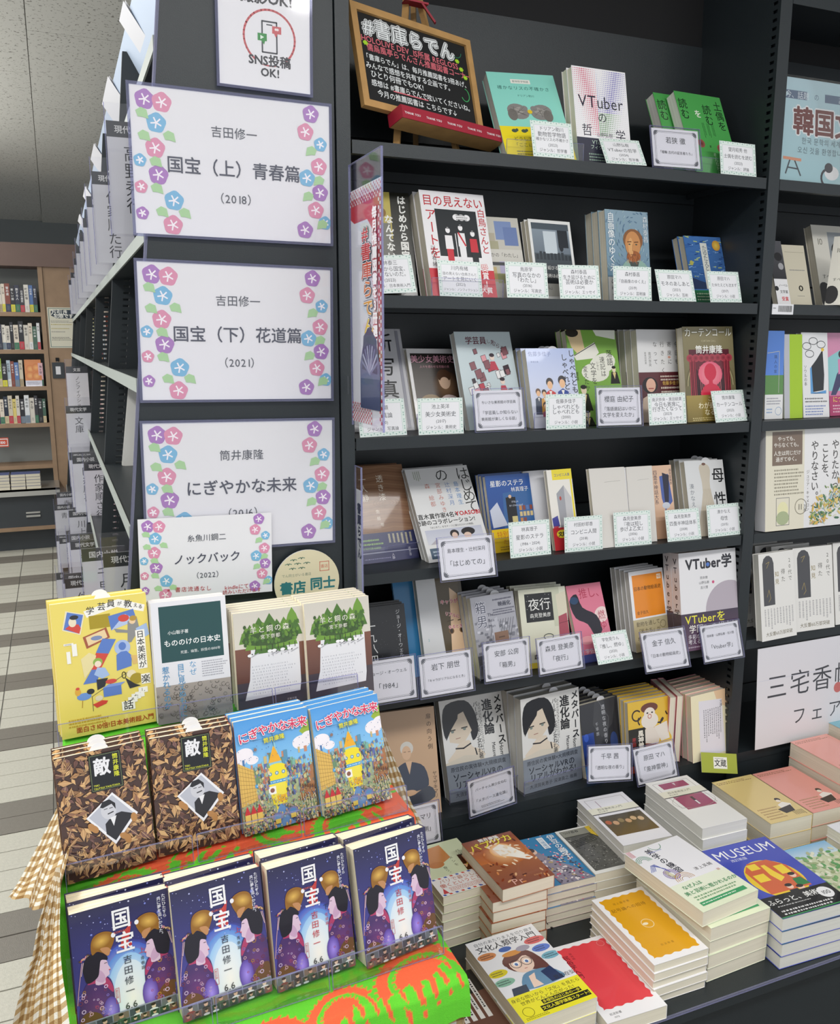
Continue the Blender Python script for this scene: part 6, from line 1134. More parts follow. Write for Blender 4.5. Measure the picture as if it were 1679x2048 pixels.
st('b47', B_titlepage, .012, 1, 'pale grey open book beside the peach one', cover='#d3d0cb')
st('b48', B_yojohan, .012, 1, 'slim peach book with navy and white figure', cover='#dbb79c')
st('b49', slip=.62, draw=B_bosei, t=.016, n=3, desc='white book with an empty beige dress and two large characters', cover='#d9dadb', dx=0)
# loose pages standing between the third shelf books
def leafpage(a, b, c_, d_, Y, z, label, draw=None):
    r = empty('open_book', pose(a, Y, z, 0, .22), label, 'book'); m = MB(); n = 8; h = d_; w = b
    for i in range(n):
        u0, u1 = i/n, (i+1)/n; f = lambda u: c_*math.sin(u*PI*.6)
        m.quad((w*u0, -f(u0), 0), (w*u1, -f(u1), 0), (w*u1, -f(u1), h), (w*u0, -f(u0), h))
    m.build('curved_page', 'white', r); MB().box(0, .003, 0, w, .012, h).build('page_block', 'page', r)
leafpage(.845, .05, .012, .15, .075, ZS['S4']+.001, 'curled white flyleaf between the blue book and the yellow-topped one')
leafpage(1.012, .055, .01, .152, .03, ZS['S4']+.001, 'white insert leaf with print between two beige books')
o_ = bpy.data.objects; 
st('b51', B_1984, .012, 3, 'black night-sky book with white vertical title', cover='#232428', dx=0)
st('b52', B_chara, .016, 1, 'face close-up book with a lime band', cover='#dcdde0')
r = make_book(.1, .186, .006, blank('#2f7cb0'), pose(.578, .075, ZS['S5']+.001, .05, .3), 'plain blue open cover behind the face close-up book', name='open_book', cover='#2f7cb0')
st('b53', slip=.62, draw=B_hakootoko, t=.014, n=4, desc='grey street-scene book with a brown box picture', cover='#a9a9b2', dx=0)
st('b54', B_yako, .016, 3, 'cream book with a black title panel and a red coat', cover='#dcdcc8', dx=0)
st('b55', B_oshi, .012, 1, 'pink book with a black bird-like shape', cover='#dc7c94')
st('b56', B_animal, .014, 4, 'book with an orange square on white and a tan band', cover='#ebebee', dx=0, page='pagew')
def sp_v(c): c.R(0, 0, 1, 1, '#e4e3e6'); c.R(0, .62, 1, 1, '#4a3a4c'); c.T('VTuber学', .5, .04, .7, '#33333b', v=1, b=.02)
st('b57', B_vgaku, .026, 2, 'tall white and purple book with a plain grey half-disc', cover='#e4e3e6', dx=0, left=True, spdraw=sp_v)
for i in range(2):
    x, y, z0, yaw, ln, roll, w, h = P('b57'); c = Cv(.022, h); sp_v(c)
st('b61', B_man, .014, 1, 'beige book with a white-haired seated man', cover='#c9a888')
st('b62', slip=.62, draw=B_meta, t=.024, n=2, desc='first tall book with a dark-haired drawn girl and steel-blue band', cover='#b9bcc2', dx=.012, page='pagew')
st('b63', slip=.62, draw=B_meta, t=.024, n=3, desc='second tall book with a dark-haired drawn girl and steel-blue band', cover='#b9bcc2', dx=0, page='pagew')
st('b64', slip=.62, draw=B_night, t=.014, n=5, desc='dark coat book with a blue lower edge', cover='#2c2d33', dx=0)
st('b65', B_fujin, .014, 6, 'yellow book with a white painted figure and black title panel', cover='#e0b83c', dx=0, z=ZS['S6']+.001)
for i in range(2):
    x, y, z0, yaw, ln, roll, w, h = P('b65'); 
    make_book(w*.95, h, .014, B_fujin, pose(x+w+.004+.019*i, y+.006, ZS['S6']+.001, PI/2-.25, 0, 0), f'pink spine with a red foot, {["nearer", "farther"][i]} of two beside the yellow painted book', cover='#d98c9c', spine='#dd8fa0')
st('b66', B_insert, .016, 6, 'open cream book holding a printed white insert', cover='#e6a0a8', spine='#df94a4', dx=0, z=ZS['S6']+.001)
# the right-hand bay
def face_r(key, draw, t, desc, z, **kw):
    x, y, z0, yaw, ln, roll, w, h = P(key); return make_book(w, h, t, draw, pose(max(x, XR1+.006), y, z+.001, yaw, ln, roll), desc, **kw)
def D_nobel(c): c.G(0, 0, 1, .6, '#55565c', '#333338'); c.E(.6, .25, .3, .25, '#26262a'); c.E(.7, .4, .2, .2, '#a4a4a8'); c.R(0, .6, 1, 1, '#e9e8ea'); c.E(.1, .75, .16, .14, '#2c2c30'); c.T('ノーベル', .62, .7, .17, '#333', b=.01); c.T('文学賞', .62, .8, .2, '#333', b=.01); c.T('受賞', .62, .91, .26, '#d0303c', b=.02)
def D_beige(c): c.R(0, 0, 1, 1, '#cfc8b4'); c.L([(.1, .12), (.95, .12)], .01, '#8c8674'); c.E(.6, .72, .1, .1, '#33322c'); c.E(.6, .72, .04, .06, '#cfc8b4'); c.S(.4, .84, .8, .86, 1, '#777'); c.S(.2, .4, .9, .44, 1, '#888')
def D_portr(c): c.R(0, 0, 1, 1, '#e3e0d6'); c.G(.35, .08, 1, .55, '#aab0b4', '#77797c'); c.E(.7, .3, .3, .2, '#2c2c30'); c.E(.62, .4, .22, .14, '#4c4c50'); c.T('10', .15, .2, .16, '#88867c'); c.T('すべての、白いもの', .5, .63, .09, '#4c4c48'); c.T('ノーベル', .6, .76, .15, '#333'); c.T('文学賞', .6, .85, .16, '#333'); c.T('受賞', .6, .94, .18, '#d0303c'); c.E(.1, .85, .16, .22, '#2c2c30')
def D_hito(c): c.G(0, 0, 1, .55, '#4a78c4', '#5a88dc'); c.R(0, .5, 1, .72, '#5c8c4c'); c.L([(.1, .25), (.75, .23), (.75, .7)], .025, '#b4b4ac'); c.T('隣人の家', .55, .27, .17, '#26385c', v=1, sp=1.2); c.R(0, .72, 1, 1, '#e4e4e4'); c.S(.1, .75, .9, .84, 3, '#778'); c.S(.1, .87, .5, .94, 2, '#5c8cc4'); c.O(.76, .91, .17, .02, '#7c9cc4', n=16)
def D_pct(c):
    c.R(0, 0, 1, 1, '#e6e6e8')
    for x, y in ((.2, .16), (.45, .1), (.75, .14), (.3, .25)): c.O(x, y, .16, .02, '#4a4c50', ry=.1, n=18)
    c.P([(.35, .4), (.55, .32), (.8, .2), (.84, .5), (.8, .68), (.4, .7), (.35, .55)], '#1f2226'); c.P([(.3, .42), (.36, .4), (.4, .7), (.9, .72), (.9, .68), (.3, .72)], '#5c9cd4'); c.E(.8, .2, .06, .05, '#e8c03c'); c.T('ソウルの本', .12, .38, .12, '#444', v=1); c.S(.08, .76, .95, .83, 2, '#333'); c.S(.08, .85, .95, .98, 4, '#4c6cb4')
def D_pink(c): c.G(0, 0, 1, .8, '#d894b4', '#d07ca4'); c.P([(0, .3), (.6, .15), (1, .3), (1, .7), (0, .7)], '#8cc8cc'); c.P([(.25, .5), (.5, .35), (.7, .5), (.8, .7), (.66, .7), (.48, .54), (.2, .75), (.05, .75)], '#3c3c64'); c.E(.42, .26, .1, .09, '#2c2430'); c.P([(.3, .32), (.5, .3), (.52, .48), (.3, .5)], '#d884b0'); c.R(0, .76, 1, 1, '#b4386c'); c.T('につなぁ', .4, .8, .15, '#f0dc5c'); c.S(.1, .86, .9, .97, 3, '#f0c8d4')
def D_korea(c):
    c.G(0, 0, 1, 1, '#bcd6e0', '#a8ccd4'); c.P([(.04, .12), (.25, .12), (.25, .2), (.04, .2), (.08, .16)], '#6c7c94'); c.P([(.42, .12), (.95, .12), (.95, .2), (.42, .2)], '#6c7c94'); c.T('今、話題', .16, .16, .055, '#e0e8ee'); c.T('あなたに', .66, .16, .055, '#e0e8ee'); c.T('の', .34, .16, .05, '#6c7c94')
    c.T('韓国文学', .52, .4, .2, '#7a4c4c', b=.03, out='#eceef0', ow=.05); c.T('한국 문학의 세계에', .42, .59, .05, '#5c6a74'); c.T('오신 것을 환영합니다!!', .42, .68, .05, '#5c6a74')
    c.L([(.1, .78), (.06, .92)], .012, '#4c5058'); c.L([(.14, .78), (.2, .93)], .012, '#4c5058'); c.L([(.08, .86), (.18, .87)], .01, '#4c5058'); c.L([(.04, .77), (.2, .78)], .02, '#d8987c'); c.E(.5, .88, .07, .05, '#e8e8ea'); c.E(.47, .83, .04, .035, '#4a4850'); c.O(.46, .93, .06, .018, '#4a4850', a0=1, a1=4.3, n=10); c.E(.82, .9, .13, .14, '#e6b84c')
def D_zutto(c):
    r = c.rnd; c.G(0, 0, 1, 1, '#ecebec', '#e4e3e4'); c.R(0, 0, .36, 1, '#e2dcc8'); c.R(.06, .03, .34, .36, '#7c6a5c')
    for i, t in enumerate(('やっても、', 'やらなくても。', '人生は同じだけ', '過ぎてゆく。')): c.T(t, .2, .1+.06*i+(.02 if i > 1 else 0), .036, '#f0ece4', b=.01)
    c.S(.08, .39, .36, .66, 8, '#8c8674'); c.L([(.1, .68), (.22, .68), (.22, .95), (.1, .95), (.1, .68)], .004, '#777'); c.E(.16, .8, .05, .06, '#e6e2b4'); c.E(.16, .88, .06, .05, '#a9b48c')
    for i, (t, xx, yy) in enumerate((('ずっと', .76, .1), ('やりたかった', .66, .13), ('ことを、', .56, .16), ('やりなさい。', .46, .13))): c.T(t, xx, yy, .075, '#4c4a48', v=1, b=.012, sp=.98)
    c.T('ジュリア・キャメロン', .395, .42, .03, '#77746c', v=1); c.O(.33, .78, .055, .005, '#8c8674', n=20); c.T('11', .32, .78, .06, '#5c584c'); c.T('万部', .37, .76, .028, '#5c584c', v=1)
    for k in range(420):
        a = r.random(); x = .42+.58*a; y = .95-.5*a+r.gauss(0, .09); s = r.uniform(.008, .028); an = r.random()*PI
        if x < 1 and .3 < y < .97: c.E(x, y, s, s*.35, r.choice(['#6c8c4c', '#a9b86c', '#4c7c5c', '#d9b44c', '#8cb0b8', '#e0c878', '#3c6c4c', '#c99c5c', '#dcdcc4']), rot=an, n=6)
def D_20(c):
    c.R(0, 0, 1, 1, '#e6e4e0'); c.P([(.1, .12), (.14, .06), (.22, .03), (.3, .03), (.38, .06), (.42, .12), (.42, .6), (.1, .6)], '#46464a'); c.L([(.2, .12), (.3, .1), (.22, .17)], .008, '#b49c54'); c.L([(.2, .5), (.26, .42), (.3, .52), (.24, .56)], .008, '#b49c54')
    c.T('20代で', .88, .08, .11, '#5c5a54', v=1, sp=1.15); c.T('得た', .68, .2, .12, '#5c5a54', v=1, sp=1.3); c.T('知見', .5, .22, .12, '#8c7c3c', v=1, sp=1.3); c.S(.08, .64, .95, .88, 10, '#88868c', v=1, d=.4); c.T('大反響60万部突破', .5, .93, .095, '#6c6244')
def D_fair(c): c.G(0, 0, 1, 1, '#dfdde3', '#e0dde0'); c.T('三宅香帆', .52, .4, .2, '#45464c', sp=1.08); c.T('フェア', .6, .74, .14, '#45464c', sp=1.25); c.E(.78, .53, .04, .04, '#c9706c', n=24); c.R(.02, .32, .6, .325, '#d0d0dc')
x, y, z, yaw, ln, roll, w, h = P('r11')
r = empty('poster', pose(x-.004, .018, S1+.001, 0, .08), 'pale blue poster in a glossy clear sleeve on the right-hand bay, highest', 'poster'); w, h = .28, .2
MB().box(0, 0, 0, w, .001, h).build('poster_sheet', 'white', r); c = Cv(w, h); D_korea(c); c.build('poster_print', r, 'gloss'); MB().box(-.002, -.0015, -.0005, w+.002, -.001, h+.004).build('clear_sleeve', 'film', r)
S2, S3, S4, S5 = ZS['S2'], ZS['S3'], ZS['S4'], ZS['S5']
face_r('r21', D_nobel, .014, 'black and white photo book beside the right post with a prize band', S2, cover='#444')
face_r('r22', D_beige, .01, 'beige title page with a small round black mark', S2, cover='#cfc8b4')
x, y, z, yaw, ln, roll, w, h = P('r23')
make_book(.09, .15, .016, D_portr, pose(1.512, .02, S2+.001, -1.0, .3), 'white book turned aslant between the beige page and the big photo book', cover='#e3e2de', spine='#e6e4e0')
face_r('r24', D_portr, .02, 'cream book with a grey photograph at the far right of the prize shelf', S2, cover='#e3e0d6')
face_r('r31', D_hito, .014, 'blue and green house book against the right post', S3, cover='#4a78c4')
x, y, z, yaw, ln, roll, w, h = P('r32')
make_book(w, h, .012, lambda c: (c.R(0, 0, .3, 1, '#b9bac2'), c.R(.3, 0, 1, 1, '#a4c81c')), pose(x, y, S3+.001, yaw, ln), 'lime green open cover beside the blue house book', name='open_book', cover='#a4c81c')
face_r('r33', D_pct, .014, 'white book with large looping outlines and a black figure', S3, cover='#e6e6e8')
face_r('r34', D_pink, .014, 'pink and teal book with a striding figure', S3, cover='#d894b4')
x, y, z, yaw, ln, roll, w, h = P('r41')
r = empty('poster', pose(XR1+.03, -.003, S4+.003, 0, .09), 'wide white poster with a flower wreath and brown box of text', 'poster'); w, h = .3, .218
MB().box(0, 0, 0, w, .001, h).box(.0, .001, 0, .003, .03, h).build('poster_sheet', 'white', r); c = Cv(w, h); D_zutto(c); c.build('poster_print', r, 'gloss')
make_book(.105, .19, .016, D_20, pose(1.371, -.022, S5+.001, .064, .154), 'nearer white book with a dark arch panel leaning on the right bay', cover='#e6e4e0', page='pagew')
r0 = make_book(.112, .188, .016, D_20, pose(1.487, -.001, S5+.001, -.038, .159), 'farther white book with a dark arch panel on the right bay', cover='#e6e4e0', page='pagew')
for i in range(4): c = copy_tree(r0, pose(1.487-.028*i-.03, .03+.02*i, S5+.001, 0, .16)); c['label'] = f'white arch-panel book, {ORDC[i+1]} copy back behind the leaning ones'
make_book(.112, .188, .016, D_20, pose(1.612, .004, S5+.001, -.03, .159), 'white arch-panel book at the edge of the right bay', cover='#e6e4e0', page='pagew')
x, y, z, yaw, ln, roll, w, h = P('r61')
r = empty('paper_sign', pose(XR1+.038, -.014, .613, 0, .06), 'large white paper sign with four big characters under the right-hand bay shelves', 'sign'); w, h = .31, .232
MB().box(0, 0, 0, w, .0008, h).build('paper_sheet', 'white', r); c = Cv(w, h); D_fair(c); c.build('sheet_print', r, 'print'); MB().box(.05, .0008, .02, .25, .012, .04).build('backing_clip', 'clear', r)
# shelf-edge tickets
r = empty('shelf_ticket', pose(.478, -.0012, S2-.0205), 'small white blank ticket on the second shelf edge beside the banner', 'ticket'); MB().box(0, 0, 0, .035, .0008, .0205).build('ticket', 'white', r)
r = empty('shelf_ticket', pose(XR1+.006, -.0012, S2-.0205), 'white barcode ticket on the right-hand bay shelf edge', 'ticket'); MB().box(0, 0, 0, .056, .0008, .0205).build('ticket', 'white', r)
c = Cv(.056, .0205); q = random.Random(2); xx = .28
while xx < .92: ww = q.uniform(.006, .02); c.R(xx, .15, xx+ww, .75, '#444'); xx += ww+q.uniform(.008, .016)
c.S(.04, .3, .2, .5, 1, '#777'); c.build('ticket_print', r, 'print')
# clear acrylic book stops in front of some shelf books
def stop(x, y, z, yaw, lean, w, lab, h=.03):
    r = empty('acrylic_stand', pose(x, y, z, yaw, 0), lab, 'display stand'); MB().box(0, 0, .0, w, .0015, h).build('front_lip', 'clear', r); MB().box(0, .0015, 0, w, .05, .0008).build('base_plate', 'clear', r)
    MB().box(0, -.0002, h, w, .0016, h+.0006).box(-.0006, -.0002, 0, 0, .0016, h).box(w, -.0002, 0, w+.0006, .0016, h).build('lip_edge', 'edge', r)
for k, t in (('b11', 'aqua animal book'), ('b13', 'green book'), ('b22', 'white and red book'), ('b32', 'brown framed portrait book'), ('b34', 'lilac family book'), ('b43', 'blue room-scene book'), ('b62', 'first dark-haired girl book'), ('b63', 'second dark-haired girl book'), ('b53', 'grey street-scene book'), ('b55', 'pink bird-shape book'), ('b41', 'wood-grain book')):
    x, y, z, yaw, ln, roll, w, h = P(k); stop(x-.004, y-.006, ZS['S'+k[1]]+.0005, yaw, ln, w+.012, f'low clear acrylic stop at the foot of the {t}')
# ================================================================ flat piles on the ledge
def pile(k, draw, t, n, desc, z=None, yaw=None, jit=.002, w=None, h=None, x=None, y=None, top=True, copies_draw=None, **kw):
    X, Y, Z, ya, ln, roll, W, H = P(k); X = x if x is not None else X; Y = y if y is not None else Y; W = w or W; H = h or H; ya = ya if yaw is None else yaw
    z0 = LZ+.0006; q = random.Random(k)
    r = make_book(W, H, t, draw, pose(X, Y, z0+t*n, ya, PI/2, 0), desc+(', topmost' if n > 1 else ''), group='flat pile: '+desc[:40] if n > 1 else None, **kw)
    for i in range(1, n):
        c = copy_tree(r, pose(X+q.uniform(-jit, jit), Y+q.uniform(-jit, jit), z0+t*(n-i), ya+q.uniform(-.01, .01), PI/2, 0)); c['label'] = f'{desc}, {ORDC[i]} from the top'
    return r
pile('p1', B_paris, (.579-LZ)/6, 6, 'pale green cookery paperback with an airmail-striped band', w=.105, x=.545, cover='#d3dcb8')
pile('p2b', B_papurika, .0198, 5, 'fiery brown paperback with yellow lettering', z=.6, cover='#a8643c', yaw=-.02)
X, Y, Z, ya, ln, roll, W, H = P('p2'); make_book(.103, .151, .024, B_papurika, pose(X, Y, LZ+.001+.0198*5+.0245, ya, PI/2), 'fiery brown paperback with yellow lettering lying askew over its pile', cover='#a8643c')
pile('p3', B_izu, (.562-LZ)/6, 6, 'blue paperback with a kimono dancer and blossom', w=.103, x=.733, cover='#c9b8b4')
pile('p4', B_tsuge, (.566-LZ)/5, 5, 'black-and-white ink drawing paperback with a yellow flag', w=.105, x=.832, cover='#e6e6e2')
pile('p5', B_seiyo('#8c8c94', 1), (.599-LZ)/7, 7, 'white art-history paperback with a painting strip', w=.105, x=.9, yaw=-.06, y=-.20, cover='#e8e7ec', page='pagew')
pile('p6', B_seiyo('#a04c6c', 0), (.616-LZ)/6, 6, 'white art-history paperback with two plum rectangles', w=.103, cover='#ecebe8', page='pagew')
pile('p7', B_nobelish('#e0c888'), (.577-LZ)/3, 3, 'thick yellow paperback with a seated reader drawing', cover='#e0c888', page='page')
pile('p8', B_nobelish('#eaa094'), (.575-LZ)/3, 3, 'thick salmon pink paperback beside the yellow pile', cover='#eaa094')
pile('p9', B_nobelish('#eea89c'), (.622-LZ)/4, 4, 'thick salmon pink paperback on the taller pile', cover='#eea89c', x=1.47, y=-.20)
q = onz(1615, 1463, .70); make_book(.11, .173, .05, blank('#7cb8c8'), pose(1.6, -.15, LZ+.16, 0, PI/2), 'teal topped thick book behind the pink piles', cover='#7cb8c8'); make_book(.11, .173, .108, blank('#e6dcc0'), pose(1.6, -.15, LZ+.109, 0, PI/2), 'cream thick book under the teal one', cover='#e6dcc0')
pile('p11', B_scallop('#e0a31c', '記号論への招待', '池上嘉彦著', 1), (.551-LZ)/5, 5, 'white paperback with a wavy-edged mustard panel', w=.105, cover='#eeedef', spine='#eeedef')
pile('p12b', B_bigaku, (.578-LZ)/4, 4, 'white and pale green line-ornament paperback', w=.128, h=.186, x=.911, cover='#e4e8d4')
X, Y, Z, ya, ln, roll, W, H = P('p12'); make_book(.126, .187, .0265, B_bigaku, pose(X, Y, .578+.028, ya, PI/2), 'white and pale green paperback lying askew over its pile', cover='#e4e8d4')
pile('p13', B_museum, .0235, 4, 'blue museum guide with orange and yellow drawing', x=1.04, y=-.445, w=.145, h=.208, yaw=-.045, cover='#4450b4', page='pagew')
pile('p14', B_field, .02, 3, 'watercolour meadow book with a peach band', x=1.205, y=-.44, w=.125, cover='#c9d0ac')
pile('p15', lambda c: (c.R(0, 0, 1, 1, '#e6e6ea'), c.T('20代で得た', .3, .2, .06, '#777')), .022, 4, 'plain white book at the right end of the ledge', x=1.345, y=-.44, cover='#e6e6ea')
pile('p16', B_bunka, .0255, 2, 'white cartoon-reader book with a yellow band', w=.127, h=.188, cover='#eceef0')
pile('p17', B_scallop('#e0444c', '民俗学入門', '菊地暁', 0), .0235, 1, 'white paperback with a wavy-edged red panel', w=.107, h=.176, x=.693, y=-.458, cover='#eeedef', yaw=-.03)
q = onz(912, 2060, LZ+.02)
make_book(.128, .188, .018, B_dark, pose(.449, -.457, LZ+.019, 0, PI/2), 'dark illustrated book lying under the corner of the green cloth', cover='#2c2a28')
# ribbon markers
r = empty('ribbon_marker', Matrix.Translation((0, 0, 0)), 'dark ribbon bookmark trailing from the pile onto the black ledge', 'bookmark')
pts = [onz(1076, 1828, .515), onz(1090, 1842, .498), onz(1098, 1853, LZ+.002), onz(1105, 1856, LZ+.002)]
for a, b in zip(pts, pts[1:]): bar('ribbon_piece', a, b, .0025, 'dark', r, .0012)
# ================================================================ stepped display under cloth
DY = math.radians(3); DO = Vector((-.03, -.485, 0)); du = Vector((math.cos(DY), math.sin(DY), 0)); dn = Vector((0, 1, 0))
DM = Matrix.Translation(DO) @ Matrix.Rotation(DY, 4, 'Z')
r = empty('display_table', DM, 'stepped display table hidden under the gingham and green cloths', 'table')
MB().box(.01, -.06, .0, .44, .44, .722).build('table_body', 'wood', r); MB().box(.03, .115, .722, .44, .45, .85).build('riser', 'wood', r); MB().box(.05, .275, .85, .44, .45, .958).build('riser', 'wood', r)
def zfun(px_):  # flat print for the green cloth: a = across, s = run down the cloth
    pass
GR, OG, OG2 = lin('#62cc2c'), lin('#f0643a'), lin('#d86a2c')
def fan(a, s, ca, cs, R, rot):
    dx, ds = a-ca, s-cs; x = dx*math.cos(rot)+ds*math.sin(rot); y = -dx*math.sin(rot)+ds*math.cos(rot)
    y *= 1.2; d = math.hypot(x, y)/R
    if d > 1: return False
    if d < .3: return y > -R*.12 or math.sin(x*330) > 0
    ring = (d*2.7+.2) % 1
    if y > 0: return ring < .6 or (ring < .8 and math.sin(math.atan2(y, x)*34) > .5)
    return ring < .75 and math.sin(x*330+d*3) > -.1+.9*d and y > -R*.75
prof = [(-.078, .672), (-.078, .70), (-.075, .72), (-.066, .7285), (.09, .7285), (.098, .735), (.099, .75), (.1, .842), (.104, .852), (.113, .8555), (.252, .8555), (.26, .862), (.2615, .88), (.263, .948), (.267, .958), (.277, .9625), (.44, .9625)]
def along(s):
    acc = 0
    for (b0, z0), (b1, z1) in zip(prof, prof[1:]):
        l = math.hypot(b1-b0, z1-z0)
        if s <= acc+l: t = (s-acc)/l; return b0+(b1-b0)*t, z0+(z1-z0)*t
        acc += l
    return prof[-1]
L_ = sum(math.hypot(b1-b0, z1-z0) for (b0, z0), (b1, z1) in zip(prof, prof[1:]))
NA, NS = 240, 340; a0_, a1_ = -.03, .455
vs, fs, cs = [], [], []
fans = [(.40, .075, .07, .3), (.29, .06, .05, .4), (.2, .04, .06, .3), (.12, .07, .05, 1.2), (.06, .33, .055, .6), (.17, .345, .06, 2.6), (.27, .39, .05, 1.4), (.36, .36, .06, .5), (.42, .45, .05, 2), (.3, .18, .05, .8), (.1, .21, .05, .3)]
for j in range(NS+1):
    s = L_*j/NS; b, z = along(s)
    for i in range(NA+1):
        al_ = -.026+.03*min(1, max(0, (b-.14)/.1)); a = al_+(a1_-al_)*i/NA
        w_ = .0012*math.sin(a*60+s*23)+.001*math.sin(a*31-s*40)
        zz = z+w_*.5; bb = b-abs(w_)*1.2
        if s < .06: bb -= .004*(1+math.sin(a*38))*(1-s/.06); zz += .006*math.sin(a*16)*(1-s/.06)
        if a > .44: zz -= (a-.44)*.35
        p = DO+du*a+dn*bb; vs.append((p.x, p.y, zz))
        orange = (s > .3 and a > .17+.12*math.sin(s*14) and s < .62) or (a < .012 and s < .155) or (a < .05+.03*math.sin(s*30) and s < .05)
        hit = any(fan(a, s, *f) for f in fans)
        col = (GR if hit else OG) if orange else (OG if hit else GR)
        n_ = .97+.06*((math.sin(i*2.1)+math.sin(j*1.7+i*.3))*.25+.5)
        cs.append(tuple(c_*n_ for c_ in col))
for j in range(NS):
    for i in range(NA): q = j*(NA+1)+i; fs.append((q, q+1, q+NA+2, q+NA+1))
me = bpy.data.meshes.new('green_cloth'); me.from_pydata(vs, [], fs); ca = me.color_attributes.new('Col', 'FLOAT_COLOR', 'POINT'); ca.data.foreach_set('color', [x for c_ in cs for x in (*c_, 1)])
me.polygons.foreach_set('use_smooth', [True]*len(me.polygons)); me.materials.append(M['cloth'])
o = bpy.data.objects.new('green_cloth', me); COL.objects.link(o); tag(o, 'bright green cloth with orange fan pattern draped over the stepped display', 'cloth')
# gingham cloth: check woven in brown and white, face colours on a grid
def gcol(i, j): a, b = (i//2) % 2, (j//2) % 2; return lin('#dcd8cc') if not a and not b else (lin('#8f6c3c') if a and b else lin('#b79c70'))
def gridmesh(name, fn, ni, nj, label=None, parent=None):
    v = [tuple(fn(i/ni, j/nj)) for j in range(nj+1) for i in range(ni+1)]; f = []; buf = []
    for j in range(nj):
        for i in range(ni): q = j*(ni+1)+i; f.append((q, q+1, q+ni+2, q+ni+1)); buf += (list(gcol(i, j))+[1])*4
    me = bpy.data.meshes.new(name); me.from_pydata(v, [], f); a = me.color_attributes.new('Col', 'FLOAT_COLOR', 'CORNER'); a.data.foreach_set('color', buf); me.materials.append(M['cloth'])
    me.polygons.foreach_set('use_smooth', [True]*len(me.polygons))
    o = bpy.data.objects.new(name, me); COL.objects.link(o)
    if parent: o.parent = parent
    return o
def poly(pts, t):
    n = len(pts)-1; k = min(int(t*n), n-1); u = t*n-k; return [pts[k][m_]*(1-u)+pts[k+1][m_]*u for m_ in range(3)]
g = bpy.data.objects.new('gingham_cloth', None); COL.objects.link(g); tag(g, 'brown and white gingham cloth hanging in folds beside and below the green cloth', 'cloth')
# upper flap on the left: left outline and right outline as (px, py, Y)
LA = [(158, 1500, -.16), (146, 1560, -.17), (118, 1610, -.19), (78, 1690, -.23), (44, 1755, -.26), (20, 1792, -.28)]
RA = [(168, 1500, -.2), (162, 1560, -.24), (152, 1620, -.28), (140, 1700, -.36), (124, 1765, -.42), (114, 1835, -.44)]
def flap(L, R, amp, waves, ph=0, hem=0):
    def f(u, v):
        a, b = poly(L, v), poly(R, v); p = at(*a).lerp(at(*b), u); k = amp*v*(math.sin(u*waves*2*PI+ph)+.4*math.sin(u*waves*4.3*PI+v*3)); return (p.x-k*.55, p.y-k, p.z+hem*math.sin(u*waves*2*PI)*max(0, v-.8)*5)
    return f
gridmesh('upper_flap', flap(LA, RA, .008, 2.0, .5, .006), 32, 64, parent=g)
LB = [(112, 1735, -.40), (98, 1780, -.415), (78, 1850, -.42), (70, 1910, -.42), (52, 1960, -.42), (40, 2010, -.42), (26, 2080, -.42), (10, 2200, -.42)]
RB = [(120, 1735, -.42), (120, 1790, -.435), (118, 1850, -.45), (118, 1910, -.475), (121, 1960, -.50), (126, 2010, -.52), (132, 2080, -.54), (140, 2200, -.56)]
gridmesh('lower_drape', flap(LB, RB, .009, 2.4, 1.9), 38, 76, parent=g)
def front(u, v):
    a = -.02+.47*u; z = .71-.62*v; p = DO+du*a+dn*(-.072-.005*(1+math.sin(u*50))*min(1, v*3)); return (p.x, p.y, z)
gridmesh('front_drape', front, 84, 110, parent=g)
def side(u, v):
    b = -.075+.52*u; z = .71-.62*v; p = DO+du*(.4465+.004*(1+math.sin(u*40))*min(1, v*3))+dn*b; return (p.x, p.y, z)
gridmesh('side_drape', side, 96, 110, parent=g)
# right-hand flap between the steps and the shelf (gingham seen beside the robot-city books)
RC = [(759, 1440, -.2), (777, 1490, -.2), (802, 1550, -.2), (822, 1605, -.2), (845, 1650, -.2)]
LC = [(750, 1440, -.25), (762, 1490, -.25), (774, 1550, -.25), (788, 1605, -.25), (800, 1650, -.25)]
gridmesh('right_flap', flap(LC, RC, .004, 1.0), 14, 46, parent=g)
# ---------------------------------------------------------------- the display books
def disp(k, draw=None, t=0, n=1, desc='', z=0, dxa=0, dstep=1, **kw):
    X, Y, Z, ya, ln, roll, w, h = P(k)
    r = make_book(w, h, t, draw, pose(X, Y, z, ya, ln, roll), desc+', front copy', group='display copies: '+desc[:36], **kw)
    q = random.Random(k)
    for i in range(1, n):
        d = i*t/math.cos(ln)*1.03*dstep; c = copy_tree(r, pose(X-math.sin(ya)*d+dxa*i+q.uniform(-.001, .001), Y+math.cos(ya)*d, z, ya, ln, roll)); c['label'] = f'{desc}, {ORDC[i]} copy back'
    return r
Z1, Z2, Z3 = .7335, .8605, .9675
KA, KB = B_kokuho('上', '青春篇', 0), B_kokuho('下', '花道篇', 1)
disp('k1', KA, .015, 2, 'indigo kabuki-pair paperback at the front left end', Z1, cover='#34325a', spine='#b4343c', page='pagey', splay=1.75, dstep=1.5)
disp('k2', KA, .015, 2, 'indigo kabuki-pair paperback, second stack of the front row', Z1, cover='#34325a', spine='#b4343c', page='pagey', splay=1.75, dstep=1.5)
disp('k3', KB, .017, 2, 'indigo kabuki-pair paperback, third stack of the front row', Z1, cover='#34325a', spine='#34325a', page='pagey', splay=1.75, dstep=1.5)
disp('k4', KB, .017, 2, 'indigo kabuki-pair paperback at the front right end', Z1, cover='#34325a', spine='#34325a', page='pagey', splay=1.75, dstep=1.5)
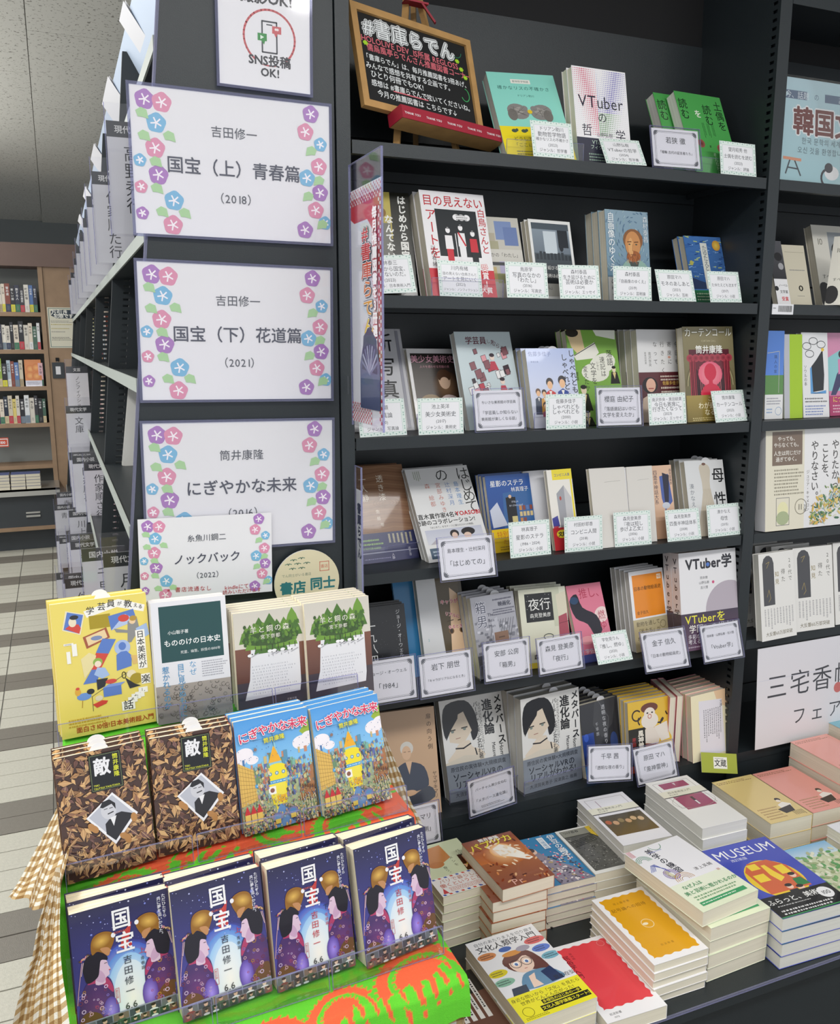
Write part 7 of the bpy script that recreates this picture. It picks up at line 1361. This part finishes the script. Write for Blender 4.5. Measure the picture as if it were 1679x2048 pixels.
disp('t1', slip=.5, draw=B_teki, t=.0125, n=3, desc='brown dry-leaf paperback at the left of the middle row', z=Z2, cover='#5a4038', spine='#b4202c', page='pagey')
disp('t2', slip=.55, draw=B_teki, t=.0125, n=3, desc='brown dry-leaf paperback, second stack of the middle row', z=Z2, cover='#5a4038', spine='#b4202c', page='pagey')
disp('n1', B_nigi, .0125, 3, 'bright cartoon-city paperback, third stack of the middle row', Z2, cover='#4f9ade', spine='#e8e4e0', page='pagey')
disp('n2', B_nigi, .0125, 3, 'bright cartoon-city paperback at the right of the middle row', Z2, cover='#4f9ade', spine='#e8e4e0', page='pagey')
disp('h1', B_hitsuji, .0115, 5, 'green tree-row paperback, left stack of the back row', Z3, cover='#e2ddd2', page='pagey')
disp('h2', B_hitsuji, .0115, 5, 'green tree-row paperback at the right of the back row', Z3, cover='#e2ddd2', page='pagey')
disp('y1', slip=.55, draw=B_bijutsu, t=.018, n=2, desc='pale yellow cartoon-crowded book in the back row', z=Z3, cover='#e9d66c', page='pagey')
disp('m1', B_mononoke, .013, 2, 'white book with a dark green square and blue vertical lettering', Z3, cover='#e2e2e8', page='pagey')
# paper order slips poking out of the back-row and middle-row books
for k, u in (('y1', .5), ('y1', .62), ('t1', .52), ('t2', .55), ('t2', .5)):
    pass
def dstand(a, b, z, w, lab, h=.036):
    p = DO+du*a+dn*b; r = empty('acrylic_stand', Matrix.Translation((p.x, p.y, z)) @ Matrix.Rotation(DY, 4, 'Z') @ Matrix.Rotation(-.15, 4, 'X'), lab, 'display stand')
    MB().box(0, 0, 0, w, .002, h).build('front_lip', 'clear', r); MB().box(0, .002, -.0005, w, .055, .0012).build('base_plate', 'clear', r)
    MB().box(0, -.0003, h, w, .0022, h+.0008).box(-.0008, -.0003, 0, 0, .0022, h).box(w, -.0003, 0, w+.0008, .0022, h).box(0, -.0004, 0, w, 0, .001).build('lip_edge', 'edge', r)
    MB().box(.002, .0555, 0, w-.002, .057, .1).build('back_plate', 'clear', r)
for i, (a, w) in enumerate(((-.004, .148), (.15, .135), (.29, .15))): dstand(a, -.03, Z1-.003, w, f'clear acrylic display stand holding the {["left", "middle", "right"][i]} of the front row')
for i, (a, w) in enumerate(((.0, .148), (.155, .135), (.295, .15))): dstand(a, .107, Z2-.003, w, f'clear acrylic display stand holding the {["left", "middle", "right"][i]} of the middle row')
for i, (a, w) in enumerate(((.0, .16), (.165, .13), (.3, .13))): dstand(a, .275, Z3-.003, w, f'clear acrylic display stand holding the {["left", "middle", "right"][i]} of the back row')
